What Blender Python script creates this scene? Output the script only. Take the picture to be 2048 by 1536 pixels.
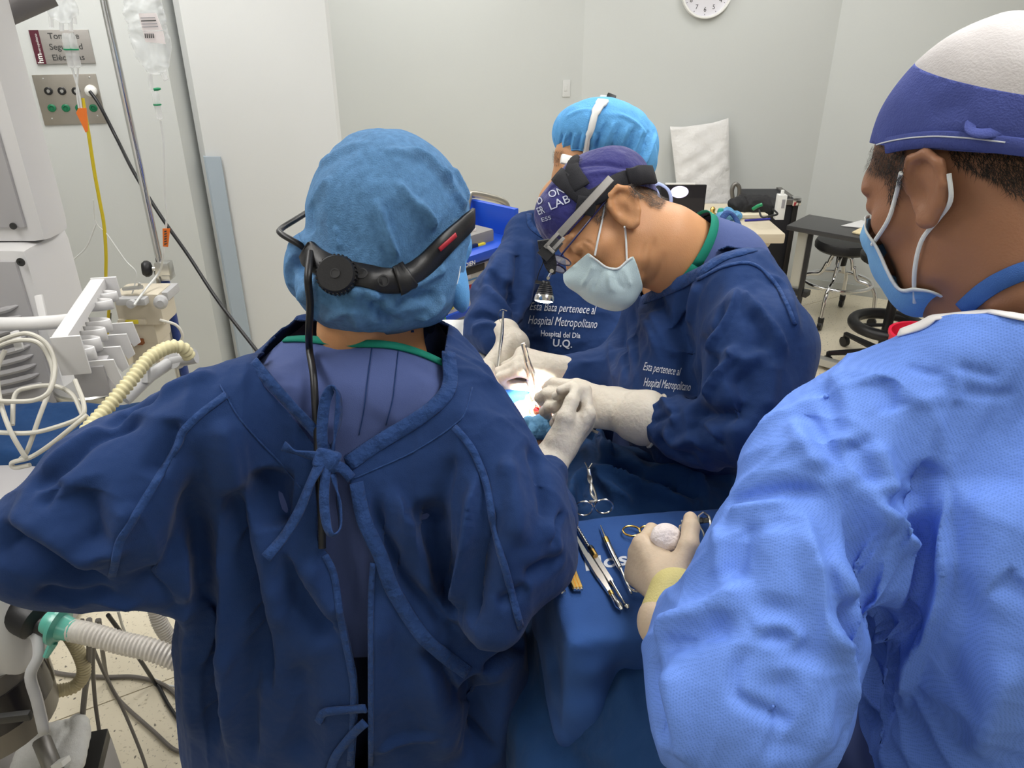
import bpy, bmesh, math, random
import numpy as np
from mathutils import Vector, Matrix
from mathutils.bvhtree import BVHTree

random.seed(7); RNG = np.random.RandomState(7)
sc = bpy.context.scene
for o in list(bpy.data.objects): bpy.data.objects.remove(o)
COL = sc.collection

# ------------------------------------------------------------------ camera
CAMH = 1.80; PITCH = math.radians(26.7); FPX = 1540.0
cp, sp = math.cos(PITCH), math.sin(PITCH)
cam_d = bpy.data.cameras.new('camera'); cam = bpy.data.objects.new('camera', cam_d); COL.objects.link(cam)
cam.location = (0, 0, CAMH); cam.rotation_euler = (math.pi/2 - PITCH, 0, 0)
cam_d.sensor_fit = 'HORIZONTAL'; cam_d.sensor_width = 36.0; cam_d.lens = 36.0*FPX/2048.0
cam_d.clip_start = 0.05; cam_d.clip_end = 60
sc.camera = cam

# ------------------------------------------------------------------ world, lights, exposure
w = bpy.data.worlds.new('world'); sc.world = w; w.use_nodes = True
w.node_tree.nodes['Background'].inputs[0].default_value = (0.80, 0.86, 0.92, 1)
w.node_tree.nodes['Background'].inputs[1].default_value = 0.15
sc.view_settings.view_transform = 'Standard'; sc.view_settings.look = 'None'
sc.view_settings.exposure = 0.2; sc.view_settings.gamma = 1.0; sc.view_settings.use_curve_mapping = False
CEIL = 2.75
# ceiling troffers: (x, y, width, length, watts); the fixtures themselves are built with the ceiling
TROFFERS = [(-1.35, 0.80, .6, 1.2, 13.5), (0.80, 0.80, .6, 1.2, 13), (-1.35, 2.35, .6, 1.2, 15), (0.80, 2.35, .6, 1.2, 14),
            (-0.3, 3.95, .6, 1.2, 9), (1.5, 3.95, .6, 1.2, 9), (-1.35, -1.5, .6, 1.2, 2.0), (0.80, -1.5, .6, 1.2, 1.5)]
for (x, y, a, b, pw) in TROFFERS:
    ld = bpy.data.lights.new('troffer_light', 'AREA'); ld.shape = 'RECTANGLE'; ld.size = a*.92; ld.size_y = b*.92
    ld.energy = pw; ld.color = (1.0, 0.985, 0.955)
    lo = bpy.data.objects.new('troffer_light', ld); COL.objects.link(lo); lo.location = (x, y, CEIL - .022)

# ------------------------------------------------------------------ pixel helpers (2048x1536 frame -> a point at a real distance)
def Q(u, v, t):
    k = (768.0 - v)/FPX
    return np.array([(u - 1024.0)/FPX*t, (cp + k*sp)*t, CAMH + (-sp + k*cp)*t])
def QZ(u, v, z):
    k = (768.0 - v)/FPX
    return Q(u, v, (z - CAMH)/(-sp + k*cp))
def QY(u, v, y):
    k = (768.0 - v)/FPX
    return Q(u, v, y/(cp + k*sp))
def px(n, t): return n*t/FPX
def proj(V):
    V = np.asarray(V, float); t = V[:, 1]*cp - (V[:, 2] - CAMH)*sp
    upc = V[:, 1]*sp + (V[:, 2] - CAMH)*cp
    return 1024 + V[:, 0]/t*FPX, 768 - upc/t*FPX, t
IMG_R = np.array([1.0, 0, 0]); IMG_U = np.array([0, sp, cp]); IMG_F = np.array([0, cp, -sp])
def nrm(a):
    a = np.asarray(a, float); return a/np.linalg.norm(a)
def img_dir(r, u, f): return nrm(r*IMG_R + u*IMG_U + f*IMG_F)
def frame(fwd, up):
    x = nrm(fwd); z = np.asarray(up, float); z = nrm(z - x*np.dot(x, z)); y = np.cross(z, x)
    return np.stack([x, y, z])          # rows: local axes in world

# ------------------------------------------------------------------ materials
MATS = {}
def mat(name, col, rough=.5, metal=0., bump=0., bscale=60., var=0., vscale=8., sheen=0., spec=.5, trans=0., alpha=1., emit=None, estr=0., coat=0., sss=0., ior=1.45, stretch=None, bump2=0., b2scale=12., subtype=None):
    if name in MATS: return MATS[name]
    m = bpy.data.materials.new(name); m.use_nodes = True; MATS[name] = m
    nt = m.node_tree; b = nt.nodes['Principled BSDF']; L = nt.links.new
    b.inputs['Base Color'].default_value = (*col, 1); b.inputs['Roughness'].default_value = rough; b.inputs['Metallic'].default_value = metal
    b.inputs['Specular IOR Level'].default_value = spec; b.inputs['IOR'].default_value = ior
    if trans: b.inputs['Transmission Weight'].default_value = trans
    if alpha < 1: b.inputs['Alpha'].default_value = alpha
    if sheen: b.inputs['Sheen Weight'].default_value = sheen; b.inputs['Sheen Roughness'].default_value = .5
    if coat: b.inputs['Coat Weight'].default_value = coat; b.inputs['Coat Roughness'].default_value = .12
    if sss:
        b.inputs['Subsurface Weight'].default_value = sss; b.inputs['Subsurface Radius'].default_value = (.012, .005, .003); b.inputs['Subsurface Scale'].default_value = 1.0
    if emit: b.inputs['Emission Color'].default_value = (*emit, 1); b.inputs['Emission Strength'].default_value = estr
    if var or bump or bump2:
        tc = nt.nodes.new('ShaderNodeTexCoord'); mp = nt.nodes.new('ShaderNodeMapping'); L(tc.outputs['Object'], mp.inputs[0])
        if stretch: mp.inputs['Scale'].default_value = stretch
    if var:
        n = nt.nodes.new('ShaderNodeTexNoise'); n.inputs['Scale'].default_value = vscale; n.inputs['Detail'].default_value = 4; L(mp.outputs[0], n.inputs[0])
        mx = nt.nodes.new('ShaderNodeMix'); mx.data_type = 'RGBA'
        mx.inputs[6].default_value = (*[c*(1 - var) for c in col], 1); mx.inputs[7].default_value = (*[min(1, c*(1 + var)) for c in col], 1)
        L(n.outputs[0], mx.inputs[0]); L(mx.outputs[2], b.inputs['Base Color'])
    last = None
    for (s, scl, dist) in ((bump2, b2scale, .02), (bump, bscale, .004)):
        if not s: continue
        n = nt.nodes.new('ShaderNodeTexNoise'); n.inputs['Scale'].default_value = scl; n.inputs['Detail'].default_value = 3
        L(mp.outputs[0], n.inputs[0])
        bp = nt.nodes.new('ShaderNodeBump'); bp.inputs['Strength'].default_value = s; bp.inputs['Distance'].default_value = dist
        L(n.outputs[0], bp.inputs['Height'])
        if last: L(last.outputs[0], bp.inputs['Normal'])
        last = bp
    if last: L(last.outputs[0], b.inputs['Normal'])
    return m

# ------------------------------------------------------------------ objects
def link(o, parent=None):
    COL.objects.link(o)
    if parent is not None:
        o.parent = parent; o.matrix_parent_inverse = parent.matrix_world.inverted()
    return o
def tag(o, label=None, cat=None, group=None, kind=None):
    if label: o['label'] = label
    if cat: o['category'] = cat
    if group: o['group'] = group
    if kind: o['kind'] = kind
    return o
def thing(name, label, cat, loc=(0, 0, 0), group=None):
    o = bpy.data.objects.new(name, None); o.location = Vector([float(c) for c in loc]); o.empty_display_size = .05
    COL.objects.link(o); o.matrix_world = Matrix.Translation(o.location); tag(o, label, cat, group); return o
def mesh(name, V, Fc, m, parent=None, smooth=True):
    me = bpy.data.meshes.new(name); V = np.asarray(V, float)
    org = V.mean(0) if len(V) else np.zeros(3)
    if isinstance(Fc, tuple) and len(Fc) == 2 and isinstance(Fc[0], np.ndarray):
        A, B = Fc; na, nb = len(A), len(B); me.vertices.add(len(V)); me.vertices.foreach_set('co', (V - org).astype(np.float32).ravel()); nl = na*4 + nb*3; me.loops.add(nl); me.loops.foreach_set('vertex_index', np.concatenate([A.ravel(), B.ravel()]).astype(np.int32))
        me.polygons.add(na + nb); me.polygons.foreach_set('loop_start', np.concatenate([np.arange(na)*4, na*4 + np.arange(nb)*3]).astype(np.int32)); me.polygons.foreach_set('loop_total', np.concatenate([np.full(na, 4), np.full(nb, 3)]).astype(np.int32)); me.update(calc_edges=True)
    elif isinstance(Fc, np.ndarray) and Fc.ndim == 2:
        nf, k = Fc.shape; me.vertices.add(len(V)); me.vertices.foreach_set('co', (V - org).astype(np.float32).ravel()); me.loops.add(nf*k); me.loops.foreach_set('vertex_index', Fc.astype(np.int32).ravel())
        me.polygons.add(nf); me.polygons.foreach_set('loop_start', np.arange(0, nf*k, k, dtype=np.int32)); me.polygons.foreach_set('loop_total', np.full(nf, k, np.int32)); me.update(calc_edges=True)
    else: me.from_pydata((V - org).tolist(), [], [tuple(int(i) for i in f) for f in Fc])
    if smooth: me.polygons.foreach_set('use_smooth', np.ones(len(me.polygons), bool))
    if m: me.materials.append(m)
    me.update(); o = bpy.data.objects.new(name, me); o.location = Vector([float(c) for c in org])
    COL.objects.link(o); o.matrix_world = Matrix.Translation(o.location)
    if parent is not None: o.parent = parent; o.matrix_parent_inverse = parent.matrix_world.inverted()
    return o
class MB:
    """collects boxes, tubes, lathes into one mesh"""
    def __init__(s): s.v = []; s.f = []
    def add(s, V, Fc):
        n = len(s.v); s.v += [tuple(map(float, p)) for p in V]; s.f += [tuple(int(i) + n for i in f) for f in Fc]; return s
    def box(s, c, d, R=None, bev=0.0):
        c = np.asarray(c, float); hx, hy, hz = [q/2 for q in d]
        if R is None: R = np.eye(3)
        if bev <= 0:
            P = [(sx*hx, sy*hy, sz*hz) for sx in (-1, 1) for sy in (-1, 1) for sz in (-1, 1)]
            F_ = [(0, 1, 3, 2), (4, 6, 7, 5), (0, 4, 5, 1), (2, 3, 7, 6), (0, 2, 6, 4), (1, 5, 7, 3)]
            return s.add([c + np.array(p) @ R for p in P], F_)
        b = min(bev, hx*.95, hy*.95, hz*.95); bm = bmesh.new()
        bmesh.ops.create_cube(bm, size=1.0)
        for vv in bm.verts: vv.co = Vector((vv.co.x*2*hx, vv.co.y*2*hy, vv.co.z*2*hz))
        bmesh.ops.bevel(bm, geom=bm.edges[:], offset=b, segments=2, profile=.7, affect='EDGES')
        bm.verts.index_update()
        s.add([c + np.array(vv.co) @ R for vv in bm.verts], [[vv.index for vv in f.verts] for f in bm.faces]); bm.free(); return s
    def tube(s, pts, r, n=10, cap=True, closed=False):
        P = [np.asarray(p, float) for p in pts]; m_ = len(P); rs = r if hasattr(r, '__len__') else [r]*m_
        T = []
        for i in range(m_):
            a = P[(i - 1) % m_] if (closed or i > 0) else P[i]; b = P[(i + 1) % m_] if (closed or i < m_ - 1) else P[i]
            T.append(nrm(b - a) if np.linalg.norm(b - a) > 1e-9 else np.array([0, 0, 1.]))
        ref = np.array([0, 0, 1.]) if abs(T[0][2]) < .9 else np.array([1., 0, 0]); N = nrm(np.cross(T[0], ref)); V = []; Fc = []
        for i in range(m_):
            N = N - T[i]*np.dot(N, T[i]); N = nrm(N); B = np.cross(T[i], N)
            for j in range(n):
                a = 2*math.pi*j/n; V.append(P[i] + rs[i]*(math.cos(a)*N + math.sin(a)*B))
        for i in range(m_ if closed else m_ - 1):
            for j in range(n):
                i2 = (i + 1) % m_; Fc.append((i*n + j, i*n + (j + 1) % n, i2*n + (j + 1) % n, i2*n + j))
        if cap and not closed:
            Fc.append(tuple(range(n - 1, -1, -1))); Fc.append(tuple((m_ - 1)*n + j for j in range(n)))
        return s.add(V, Fc)
    def lathe(s, prof, c=(0, 0, 0), axis=(0, 0, 1), n=24):
        """prof: (radius, height) pairs along axis"""
        ax = nrm(axis); ref = np.array([0, 0, 1.]) if abs(ax[2]) < .9 else np.array([1., 0, 0]); X = nrm(np.cross(ref, ax)); Y = np.cross(ax, X)
        c = np.asarray(c, float); V = []; Fc = []
        for (r, h) in prof:
            for j in range(n):
                a = 2*math.pi*j/n; V.append(c + ax*h + max(r, 1e-5)*(math.cos(a)*X + math.sin(a)*Y))
        for i in range(len(prof) - 1):
            for j in range(n): Fc.append((i*n + j, i*n + (j + 1) % n, (i + 1)*n + (j + 1) % n, (i + 1)*n + j))
        Fc.append(tuple(range(n - 1, -1, -1))); Fc.append(tuple((len(prof) - 1)*n + j for j in range(n)))
        return s.add(V, Fc)
    def prism(s, poly, h, c, R):
        """2-D outline in the local x-y plane extruded along local z by h, rows of R are local axes"""
        n = len(poly); c = np.asarray(c, float); V = [c + x*R[0] + y*R[1] for (x, y) in poly] + [c + x*R[0] + y*R[1] + h*R[2] for (x, y) in poly]
        Fc = [tuple(range(n - 1, -1, -1)), tuple(range(n, 2*n))] + [(i, (i + 1) % n, n + (i + 1) % n, n + i) for i in range(n)]
        return s.add(V, Fc)
    def build(s, name, m, parent=None, smooth=True, angle=40):
        o = mesh(name, s.v, s.f, m, parent, smooth)
        if smooth and angle:
            try: o.data.set_sharp_from_angle(angle=math.radians(angle))
            except Exception: pass
        return o
def spline(pts, n=8, closed=False):
    P = [np.asarray(p, float) for p in pts]; m_ = len(P); out = []
    rng = range(m_) if closed else range(m_ - 1)
    for i in rng:
        p0 = P[(i - 1) % m_] if (closed or i > 0) else 2*P[0] - P[1]; p1 = P[i]; p2 = P[(i + 1) % m_]
        p3 = P[(i + 2) % m_] if (closed or i + 2 < m_) else 2*P[-1] - P[-2]
        for j in range(n):
            t = j/n; out.append(.5*((2*p1) + (-p0 + p2)*t + (2*p0 - 5*p1 + 4*p2 - p3)*t*t + (-p0 + 3*p1 - 3*p2 + p3)*t**3))
    if not closed: out.append(P[-1])
    return out

# ------------------------------------------------------------------ signed-distance modelling
def smin(a, b, k):
    if k <= 0: return np.minimum(a, b)
    h = np.clip(.5 + .5*(b - a)/k, 0, 1); return b*(1 - h) + a*h - k*h*(1 - h)
def smax(a, b, k): return -smin(-a, -b, k)
def cone(a, b, ra, rb=None):
    a = np.asarray(a, np.float32); b = np.asarray(b, np.float32); rb = ra if rb is None else rb; ab = b - a; L2 = float(ab @ ab) + 1e-12
    def f(p):
        t = np.clip(((p - a) @ ab)/L2, 0, 1); return np.linalg.norm(p - a - t[:, None]*ab, axis=1) - (ra + (rb - ra)*t)
    return f
def chain(pts, k=.02):
    """pts: (point, radius) list"""
    fs = [cone(pts[i][0], pts[i + 1][0], pts[i][1], pts[i + 1][1]) for i in range(len(pts) - 1)]
    def f(p):
        d = fs[0](p)
        for g in fs[1:]: d = smin(d, g(p), k)
        return d
    return f
def ell(c, r, R=None):
    c = np.asarray(c, np.float32); r = np.asarray(r, np.float32); R = None if R is None else np.asarray(R, np.float32)
    def f(p):
        q = p - c
        if R is not None: q = q @ R.T
        k0 = np.linalg.norm(q/r, axis=1); k1 = np.linalg.norm(q/(r*r), axis=1) + 1e-9
        return k0*(k0 - 1)/k1
    return f
def rbox(c, hd, rad, R=None):
    c = np.asarray(c, np.float32); hd = np.asarray(hd, np.float32) - rad
    def f(p):
        q = p - c
        if R is not None: q = q @ np.asarray(R, np.float32).T
        q = np.abs(q) - hd; return np.linalg.norm(np.maximum(q, 0), axis=1) + np.minimum(q.max(1), 0) - rad
    return f
def plane(c, n):
    c = np.asarray(c, np.float32); n = nrm(n).astype(np.float32)
    return lambda p: (p - c) @ n
def loft(st, e=2.3):
    """st: (z, cx, cy, rx, ry, yaw_deg) rows"""
    st = sorted(st); Z = np.array([s[0] for s in st]); A = np.array([s[1:] for s in st], float)
    def f(p):
        z = p[:, 2]; c = [np.interp(z, Z, A[:, i]) for i in range(5)]; yw = np.radians(c[4]); dx = p[:, 0] - c[0]; dy = p[:, 1] - c[1]
        X = dx*np.cos(yw) + dy*np.sin(yw); Y = -dx*np.sin(yw) + dy*np.cos(yw)
        d = ((np.abs(X/c[2])**e + np.abs(Y/c[3])**e)**(1/e) - 1)*np.minimum(c[2], c[3])
        return np.maximum(d, np.maximum(z - Z[-1], Z[0] - z)).astype(np.float32)
    return f
class Sdf:
    def __init__(s): s.ops = []
    def add(s, f, k=0.): s.ops.append((0, f, k)); return s
    def sub(s, f, k=0.): s.ops.append((1, f, k)); return s
    def cut(s, f, k=0.): s.ops.append((2, f, k)); return s     # intersect
    def __call__(s, p):
        d = np.full(len(p), 9., np.float32)
        for (op, f, k) in s.ops:
            q = f(p)
            d = smin(d, q, k) if op == 0 else (smax(d, -q, k) if op == 1 else smax(d, q, k))
        return d
def sdf_mesh(f, lo, hi, h):
    lo = np.asarray(lo, np.float32); hi = np.asarray(hi, np.float32); st = 4
    n = (np.ceil((hi - lo)/h/st).astype(int) + 1)*st
    cx = [lo[i] + h*st*np.arange(n[i]//st) + h*(st - 1)/2 for i in range(3)]
    G = np.stack(np.meshgrid(*cx, indexing='ij'), -1).reshape(-1, 3).astype(np.float32)
    C_ = f(G).reshape([len(c) for c in cx])
    Fv = np.repeat(np.repeat(np.repeat(C_, st, 0), st, 1), st, 2).astype(np.float32)
    near = np.abs(C_) < h*st*2.2; ii = np.argwhere(near)
    off = np.stack(np.meshgrid(*[np.arange(st)]*3, indexing='ij'), -1).reshape(-1, 3)
    for s in range(0, len(ii), 6000):
        idx = (ii[s:s + 6000, None, :]*st + off[None]).reshape(-1, 3)
        Fv[idx[:, 0], idx[:, 1], idx[:, 2]] = f((lo + idx*h).astype(np.float32))
    return nets(Fv, lo, h)
def nets(F, lo, h):
    s = F < 0; cnt = np.zeros([d - 1 for d in F.shape], np.int8); cs = [(a, b, c) for a in (0, 1) for b in (0, 1) for c in (0, 1)]
    X, Y, Z = F.shape
    for (a, b, c) in cs: cnt += s[a:X - 1 + a, b:Y - 1 + b, c:Z - 1 + c]
    act = (cnt > 0) & (cnt < 8); ids = np.argwhere(act); idx = -np.ones(act.shape, np.int64); idx[act] = np.arange(len(ids))
    pos = np.zeros((len(ids), 3)); num = np.zeros(len(ids))
    for a in cs:
        for ax in range(3):
            if a[ax]: continue
            b = list(a); b[ax] = 1
            f0 = F[ids[:, 0] + a[0], ids[:, 1] + a[1], ids[:, 2] + a[2]]; f1 = F[ids[:, 0] + b[0], ids[:, 1] + b[1], ids[:, 2] + b[2]]
            m = (f0 < 0) != (f1 < 0); t = f0[m]/(f0[m] - f1[m]); q = np.tile(np.array(a, float), (m.sum(), 1)); q[:, ax] += t; pos[m] += q; num[m] += 1
    V = lo + (ids + pos/num[:, None])*h; quads = []
    for ax in range(3):
        j, k = [(1, 2), (2, 0), (0, 1)][ax]; sl0 = [slice(None)]*3; sl1 = [slice(None)]*3; sl0[ax] = slice(0, -1); sl1[ax] = slice(1, None)
        e = np.argwhere(s[tuple(sl0)] != s[tuple(sl1)]); e = e[(e[:, j] >= 1) & (e[:, k] >= 1) & (e[:, j] < F.shape[j] - 1) & (e[:, k] < F.shape[k] - 1)]
        if not len(e): continue
        ej = np.zeros(3, int); ej[j] = 1; ek = np.zeros(3, int); ek[k] = 1
        g = lambda q: idx[q[:, 0], q[:, 1], q[:, 2]]
        qd = np.stack([g(e), g(e - ej), g(e - ej - ek), g(e - ek)], 1); ins = s[e[:, 0], e[:, 1], e[:, 2]]
        qd[~ins] = qd[~ins][:, ::-1]; quads.append(qd)
    return V, np.concatenate(quads)
def smooth_mesh(V, Fc, it=2, lam=.5):
    E = np.concatenate([Fc[:, [i, (i + 1) % Fc.shape[1]]] for i in range(Fc.shape[1])])
    for _ in range(it):
        S = np.zeros_like(V); C_ = np.zeros(len(V))
        for c in range(3):
            S[:, c] = np.bincount(E[:, 0], V[E[:, 1], c], len(V)) + np.bincount(E[:, 1], V[E[:, 0], c], len(V))
        C_ = np.bincount(E[:, 0], minlength=len(V)) + np.bincount(E[:, 1], minlength=len(V)); ok = C_ > 0
        V = V.copy(); V[ok] += lam*(S[ok]/C_[ok][:, None] - V[ok])
    return V
def subdiv(V, Fc, lev=1):
    """Catmull-Clark on a closed quad mesh"""
    for _ in range(lev):
        n = len(V); nf = len(Fc); E = np.concatenate([Fc[:, [i, (i + 1) % 4]] for i in range(4)]); key = E.min(1)*n + E.max(1); uk, inv = np.unique(key, return_inverse=True); ne = len(uk)
        a = uk//n; b = uk % n; fp = V[Fc].mean(1); fid = np.tile(np.arange(nf), 4); cnt = np.bincount(inv, minlength=ne)
        fs = np.stack([np.bincount(inv, fp[fid, c], ne) for c in range(3)], 1); mid = (V[a] + V[b])/2; ep = np.where((cnt == 2)[:, None], (V[a] + V[b] + fs)/4, mid)
        val = np.bincount(Fc.ravel(), minlength=n).astype(float); val[val == 0] = 1
        Qf = np.stack([np.bincount(Fc.ravel(), np.repeat(fp[:, c], 4), n) for c in range(3)], 1)/val[:, None]
        ec = np.bincount(a, minlength=n) + np.bincount(b, minlength=n); ec[ec == 0] = 1
        Re = np.stack([np.bincount(a, mid[:, c], n) + np.bincount(b, mid[:, c], n) for c in range(3)], 1)/ec[:, None]
        vp = (Qf + 2*Re + (val - 3)[:, None]*V)/val[:, None]; e = inv.reshape(4, nf).T + n; f = np.arange(nf) + n + ne
        Fn = np.concatenate([np.stack([Fc[:, i], e[:, i], f, e[:, (i - 1) % 4]], 1) for i in range(4)]); V = np.concatenate([vp, ep, fp]); Fc = Fn
    return V, Fc
def normals(V, Fc):
    n = np.cross(V[Fc[:, 2]] - V[Fc[:, 0]], V[Fc[:, 3 if Fc.shape[1] > 3 else 1]] - V[Fc[:, 1]]); N = np.zeros_like(V)
    if Fc.shape[1] == 3: n = np.cross(V[Fc[:, 1]] - V[Fc[:, 0]], V[Fc[:, 2]] - V[Fc[:, 0]])
    for i in range(Fc.shape[1]):
        for c in range(3): N[:, c] += np.bincount(Fc[:, i], n[:, c], len(V))
    return N/(np.linalg.norm(N, axis=1)[:, None] + 1e-12)
class Surf:
    """a surface being sculpted: strokes are picked on it and raise or sink folds"""
    def __init__(s, V, Fc, T=None): s.V = np.asarray(V, float); s.F = Fc; s.T = np.zeros((0, 3), np.int64) if T is None else T; s.bvh()
    def bvh(s): s.tree = BVHTree.FromPolygons(s.V.tolist(), s.F.tolist() + s.T.tolist()); return s
    def hit(s, u, v):
        d = Q(u, v, 1.0) - np.array([0, 0, CAMH]); l, n, i, t = s.tree.ray_cast(Vector((0, 0, CAMH)), Vector(d))
        return (None, None) if l is None else (np.array(l), np.array(n))
    def pick(s, pts, n=5):
        pp = spline([np.array([a, b, 0.]) for (a, b) in pts], n) if len(pts) > 2 else [np.array([*pts[0], 0])*(1 - i/6) + np.array([*pts[1], 0])*i/6 for i in range(7)]
        P_, N_ = [], []
        for q in pp:
            l, nn = s.hit(q[0], q[1])
            if l is not None and (not P_ or np.linalg.norm(l - P_[-1]) < .12): P_.append(l); N_.append(nn)
        return P_, N_
    def folds(s, strokes):
        """strokes: (pixel polyline, width m, height m[, kind])  kind: g gaussian, s sharp, a asymmetric step"""
        N = normals(s.V, s.F); D = np.zeros(len(s.V))
        for st in strokes:
            pts, wd, amp = st[:3]; kind = st[3] if len(st) > 3 else 'g'
            P_, N_ = s.pick(pts)
            if len(P_) < 2: continue
            P_ = np.array(P_); N_ = np.array(N_); lo = P_.min(0) - 3.2*wd; hi = P_.max(0) + 3.2*wd
            idx = np.nonzero(((s.V >= lo) & (s.V <= hi)).all(1))[0]
            if not len(idx): continue
            p = s.V[idx]; best = np.full(len(idx), 1e9); par = np.zeros(len(idx)); sg = np.ones(len(idx)); nn = np.zeros((len(idx), 3))
            L = np.concatenate([[0], np.cumsum(np.linalg.norm(np.diff(P_, axis=0), axis=1))])
            for i in range(len(P_) - 1):
                a, b = P_[i], P_[i + 1]; ab = b - a; l2 = ab @ ab + 1e-12; t = np.clip(((p - a) @ ab)/l2, 0, 1); r = p - a - t[:, None]*ab; d = np.linalg.norm(r, axis=1)
                m = d < best; best[m] = d[m]; par[m] = (L[i] + t[m]*math.sqrt(l2))/L[-1]; sd = np.cross(ab, N_[i]); sg[m] = np.sign(r[m] @ sd); nn[m] = N_[i]
            tap = np.clip(np.minimum(par, 1 - par)/.22, 0, 1); tap = tap*tap*(3 - 2*tap)
            x = best/wd
            if kind == 's': pr = np.exp(-1.6*x)
            elif kind == 'a': pr = sg*x*np.exp(-x*x*.9)*1.6
            elif kind == 'e': pr = np.where(sg > 0, np.exp(-(x*.8)**2), np.exp(-(x*3.2)**2))   # steep on one side
            else: pr = np.exp(-x*x)
            D[idx] += amp*pr*tap*((N[idx]*nn).sum(1) > 0.0)
        s.V = s.V + N*D[:, None]; return s.bvh()
    def ripple(s, amp, scale, seed=0, stretch=(1, 1, 1), oct=4):
        r = np.random.RandomState(seed); N = normals(s.V, s.F); X = s.V*np.array(stretch)*scale; D = np.zeros(len(X))
        wv = np.zeros_like(X)
        for i in range(3): wv += .7*np.sin(X @ r.normal(size=(3, 3))*.6 + r.uniform(0, 6, 3))
        X = X + wv
        for i in range(oct*3):
            f = 1.6**(i//3); D += np.sin(X @ (nrm(r.normal(size=3))*f*2) + r.uniform(0, 6.3))/f
        s.V = s.V + N*(amp*D/3)[:, None]; return s.bvh()
    def crumple(s, amp, scale, seed=0, stretch=(1, 1, 1), n=7):
        """creases of stiff cloth: ridged waves with sharp crests"""
        r = np.random.RandomState(seed); N = normals(s.V, s.F); X = s.V*np.array(stretch)*scale; wv = np.zeros_like(X)
        for i in range(3): wv += .8*np.sin(X @ r.normal(size=(3, 3))*.5 + r.uniform(0, 6, 3))
        X = X + wv; D = np.zeros(len(X))
        for i in range(n):
            f = 1.0 + .35*i; a = np.sin(X @ (nrm(r.normal(size=3))*f) + r.uniform(0, 6.3)); m_ = .5 + .5*np.sin(s.V @ (r.normal(size=3)*scale*.45) + r.uniform(0, 6.3)); D += (1 - np.abs(a))**2.2*m_/f
        s.V = s.V + N*(amp*(D - D.mean()))[:, None]; return s.bvh()
    def cut(s, poly, front=True):
        """trim away the part of the surface inside a picked outline, edges snapped to it"""
        u, v, t = proj(s.V); pl = np.array(poly, float); N = normals(s.V, s.F); vd = s.V - np.array([0, 0, CAMH]); face = (N*vd).sum(1) < 0
        sd = poly_sd(np.stack([u, v], 1), pl); sd = np.where(face, sd, np.abs(sd) + 5); return s.cut_sd(sd)
    def keep_px(s, poly):
        u, v, t = proj(s.V); N = normals(s.V, s.F); face = (N*(s.V - np.array([0, 0, CAMH]))).sum(1) < 0; sd = -poly_sd(np.stack([u, v], 1), np.array(poly, float)); return s.cut_sd(np.where(face, sd, -np.abs(sd) - 3))
    def keep_local(s, c, R, poly, sc_=1.0, ax=(0, 2)):
        q = (s.V - np.asarray(c)) @ np.asarray(R).T/sc_; return s.cut_sd(-poly_sd(q[:, list(ax)], np.array(poly, float)))
    def copy(s): return Surf(s.V.copy(), s.F.copy(), s.T.copy())
    def cut_sd(s, sd):
        """clip away what has a negative value, with a clean edge along the zero line"""
        ins = sd >= 0; c = ins[s.F].sum(1); mixed = s.F[(c > 0) & (c < 4)]; tris = np.concatenate([s.T, mixed[:, [0, 1, 2]], mixed[:, [0, 2, 3]]]); ct = ins[tris].sum(1); out = [tris[ct == 3]]; V = [s.V]; nv = len(s.V)
        for k in (1, 2):
            t = tris[ct == k]
            if not len(t): continue
            m = ins[t] if k == 1 else ~ins[t]; r = m.argmax(1); i = np.arange(len(t)); a, b_, d = t[i, r], t[i, (r + 1) % 3], t[i, (r + 2) % 3]; pts = []
            for (p, q) in ((a, b_), (a, d)):
                key = np.minimum(p, q)*len(s.V) + np.maximum(p, q); uk, inv = np.unique(key, return_inverse=True); lo_, hi_ = uk//len(s.V), uk % len(s.V); f = sd[lo_]/(sd[lo_] - sd[hi_]); V.append(s.V[lo_] + f[:, None]*(s.V[hi_] - s.V[lo_])); pts.append(inv + nv); nv += len(uk)
            ab, ad = pts; out += [np.stack([a, ab, ad], 1)] if k == 1 else [np.stack([ab, b_, d], 1), np.stack([ab, d, ad], 1)]
        s.F = s.F[c == 4]; s.T = np.concatenate(out); s.V = np.concatenate(V); return s
    def compact(s):
        used = np.unique(np.concatenate([s.F.ravel(), s.T.ravel()])); mp = -np.ones(len(s.V), np.int64); mp[used] = np.arange(len(used)); s.V = s.V[used]; s.F = mp[s.F]; s.T = mp[s.T]; return s
    def build(s, name, m, parent=None): s.compact(); return mesh(name, s.V, (s.F, s.T), m, parent)
    def strands(s, n, length, d, m, name, parent, width=.0006, jit=.5, lift=.25):
        """short hairs standing on the surface, combed along d"""
        tri = np.concatenate([s.F[:, [0, 1, 2]], s.F[:, [0, 2, 3]], s.T]); A, B, C_ = s.V[tri[:, 0]], s.V[tri[:, 1]], s.V[tri[:, 2]]; nn = np.cross(B - A, C_ - A); ar = np.linalg.norm(nn, axis=1); r = np.random.RandomState(len(tri)); k = r.choice(len(tri), n, p=ar/ar.sum()); x = r.rand(n, 2); fl = x.sum(1) > 1; x[fl] = 1 - x[fl]
        p = A[k] + (B[k] - A[k])*x[:, :1] + (C_[k] - A[k])*x[:, 1:]; N = nn[k]/ar[k][:, None]; dd = nrm(d) + jit*r.normal(size=(n, 3)); dd -= N*(dd*N).sum(1)[:, None]; dd /= np.linalg.norm(dd, axis=1)[:, None]; dd = dd + N*lift; ln = length*r.uniform(.5, 1.2, n)[:, None]; sd_ = np.cross(dd, N); sd_ /= np.linalg.norm(sd_, axis=1)[:, None]
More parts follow.
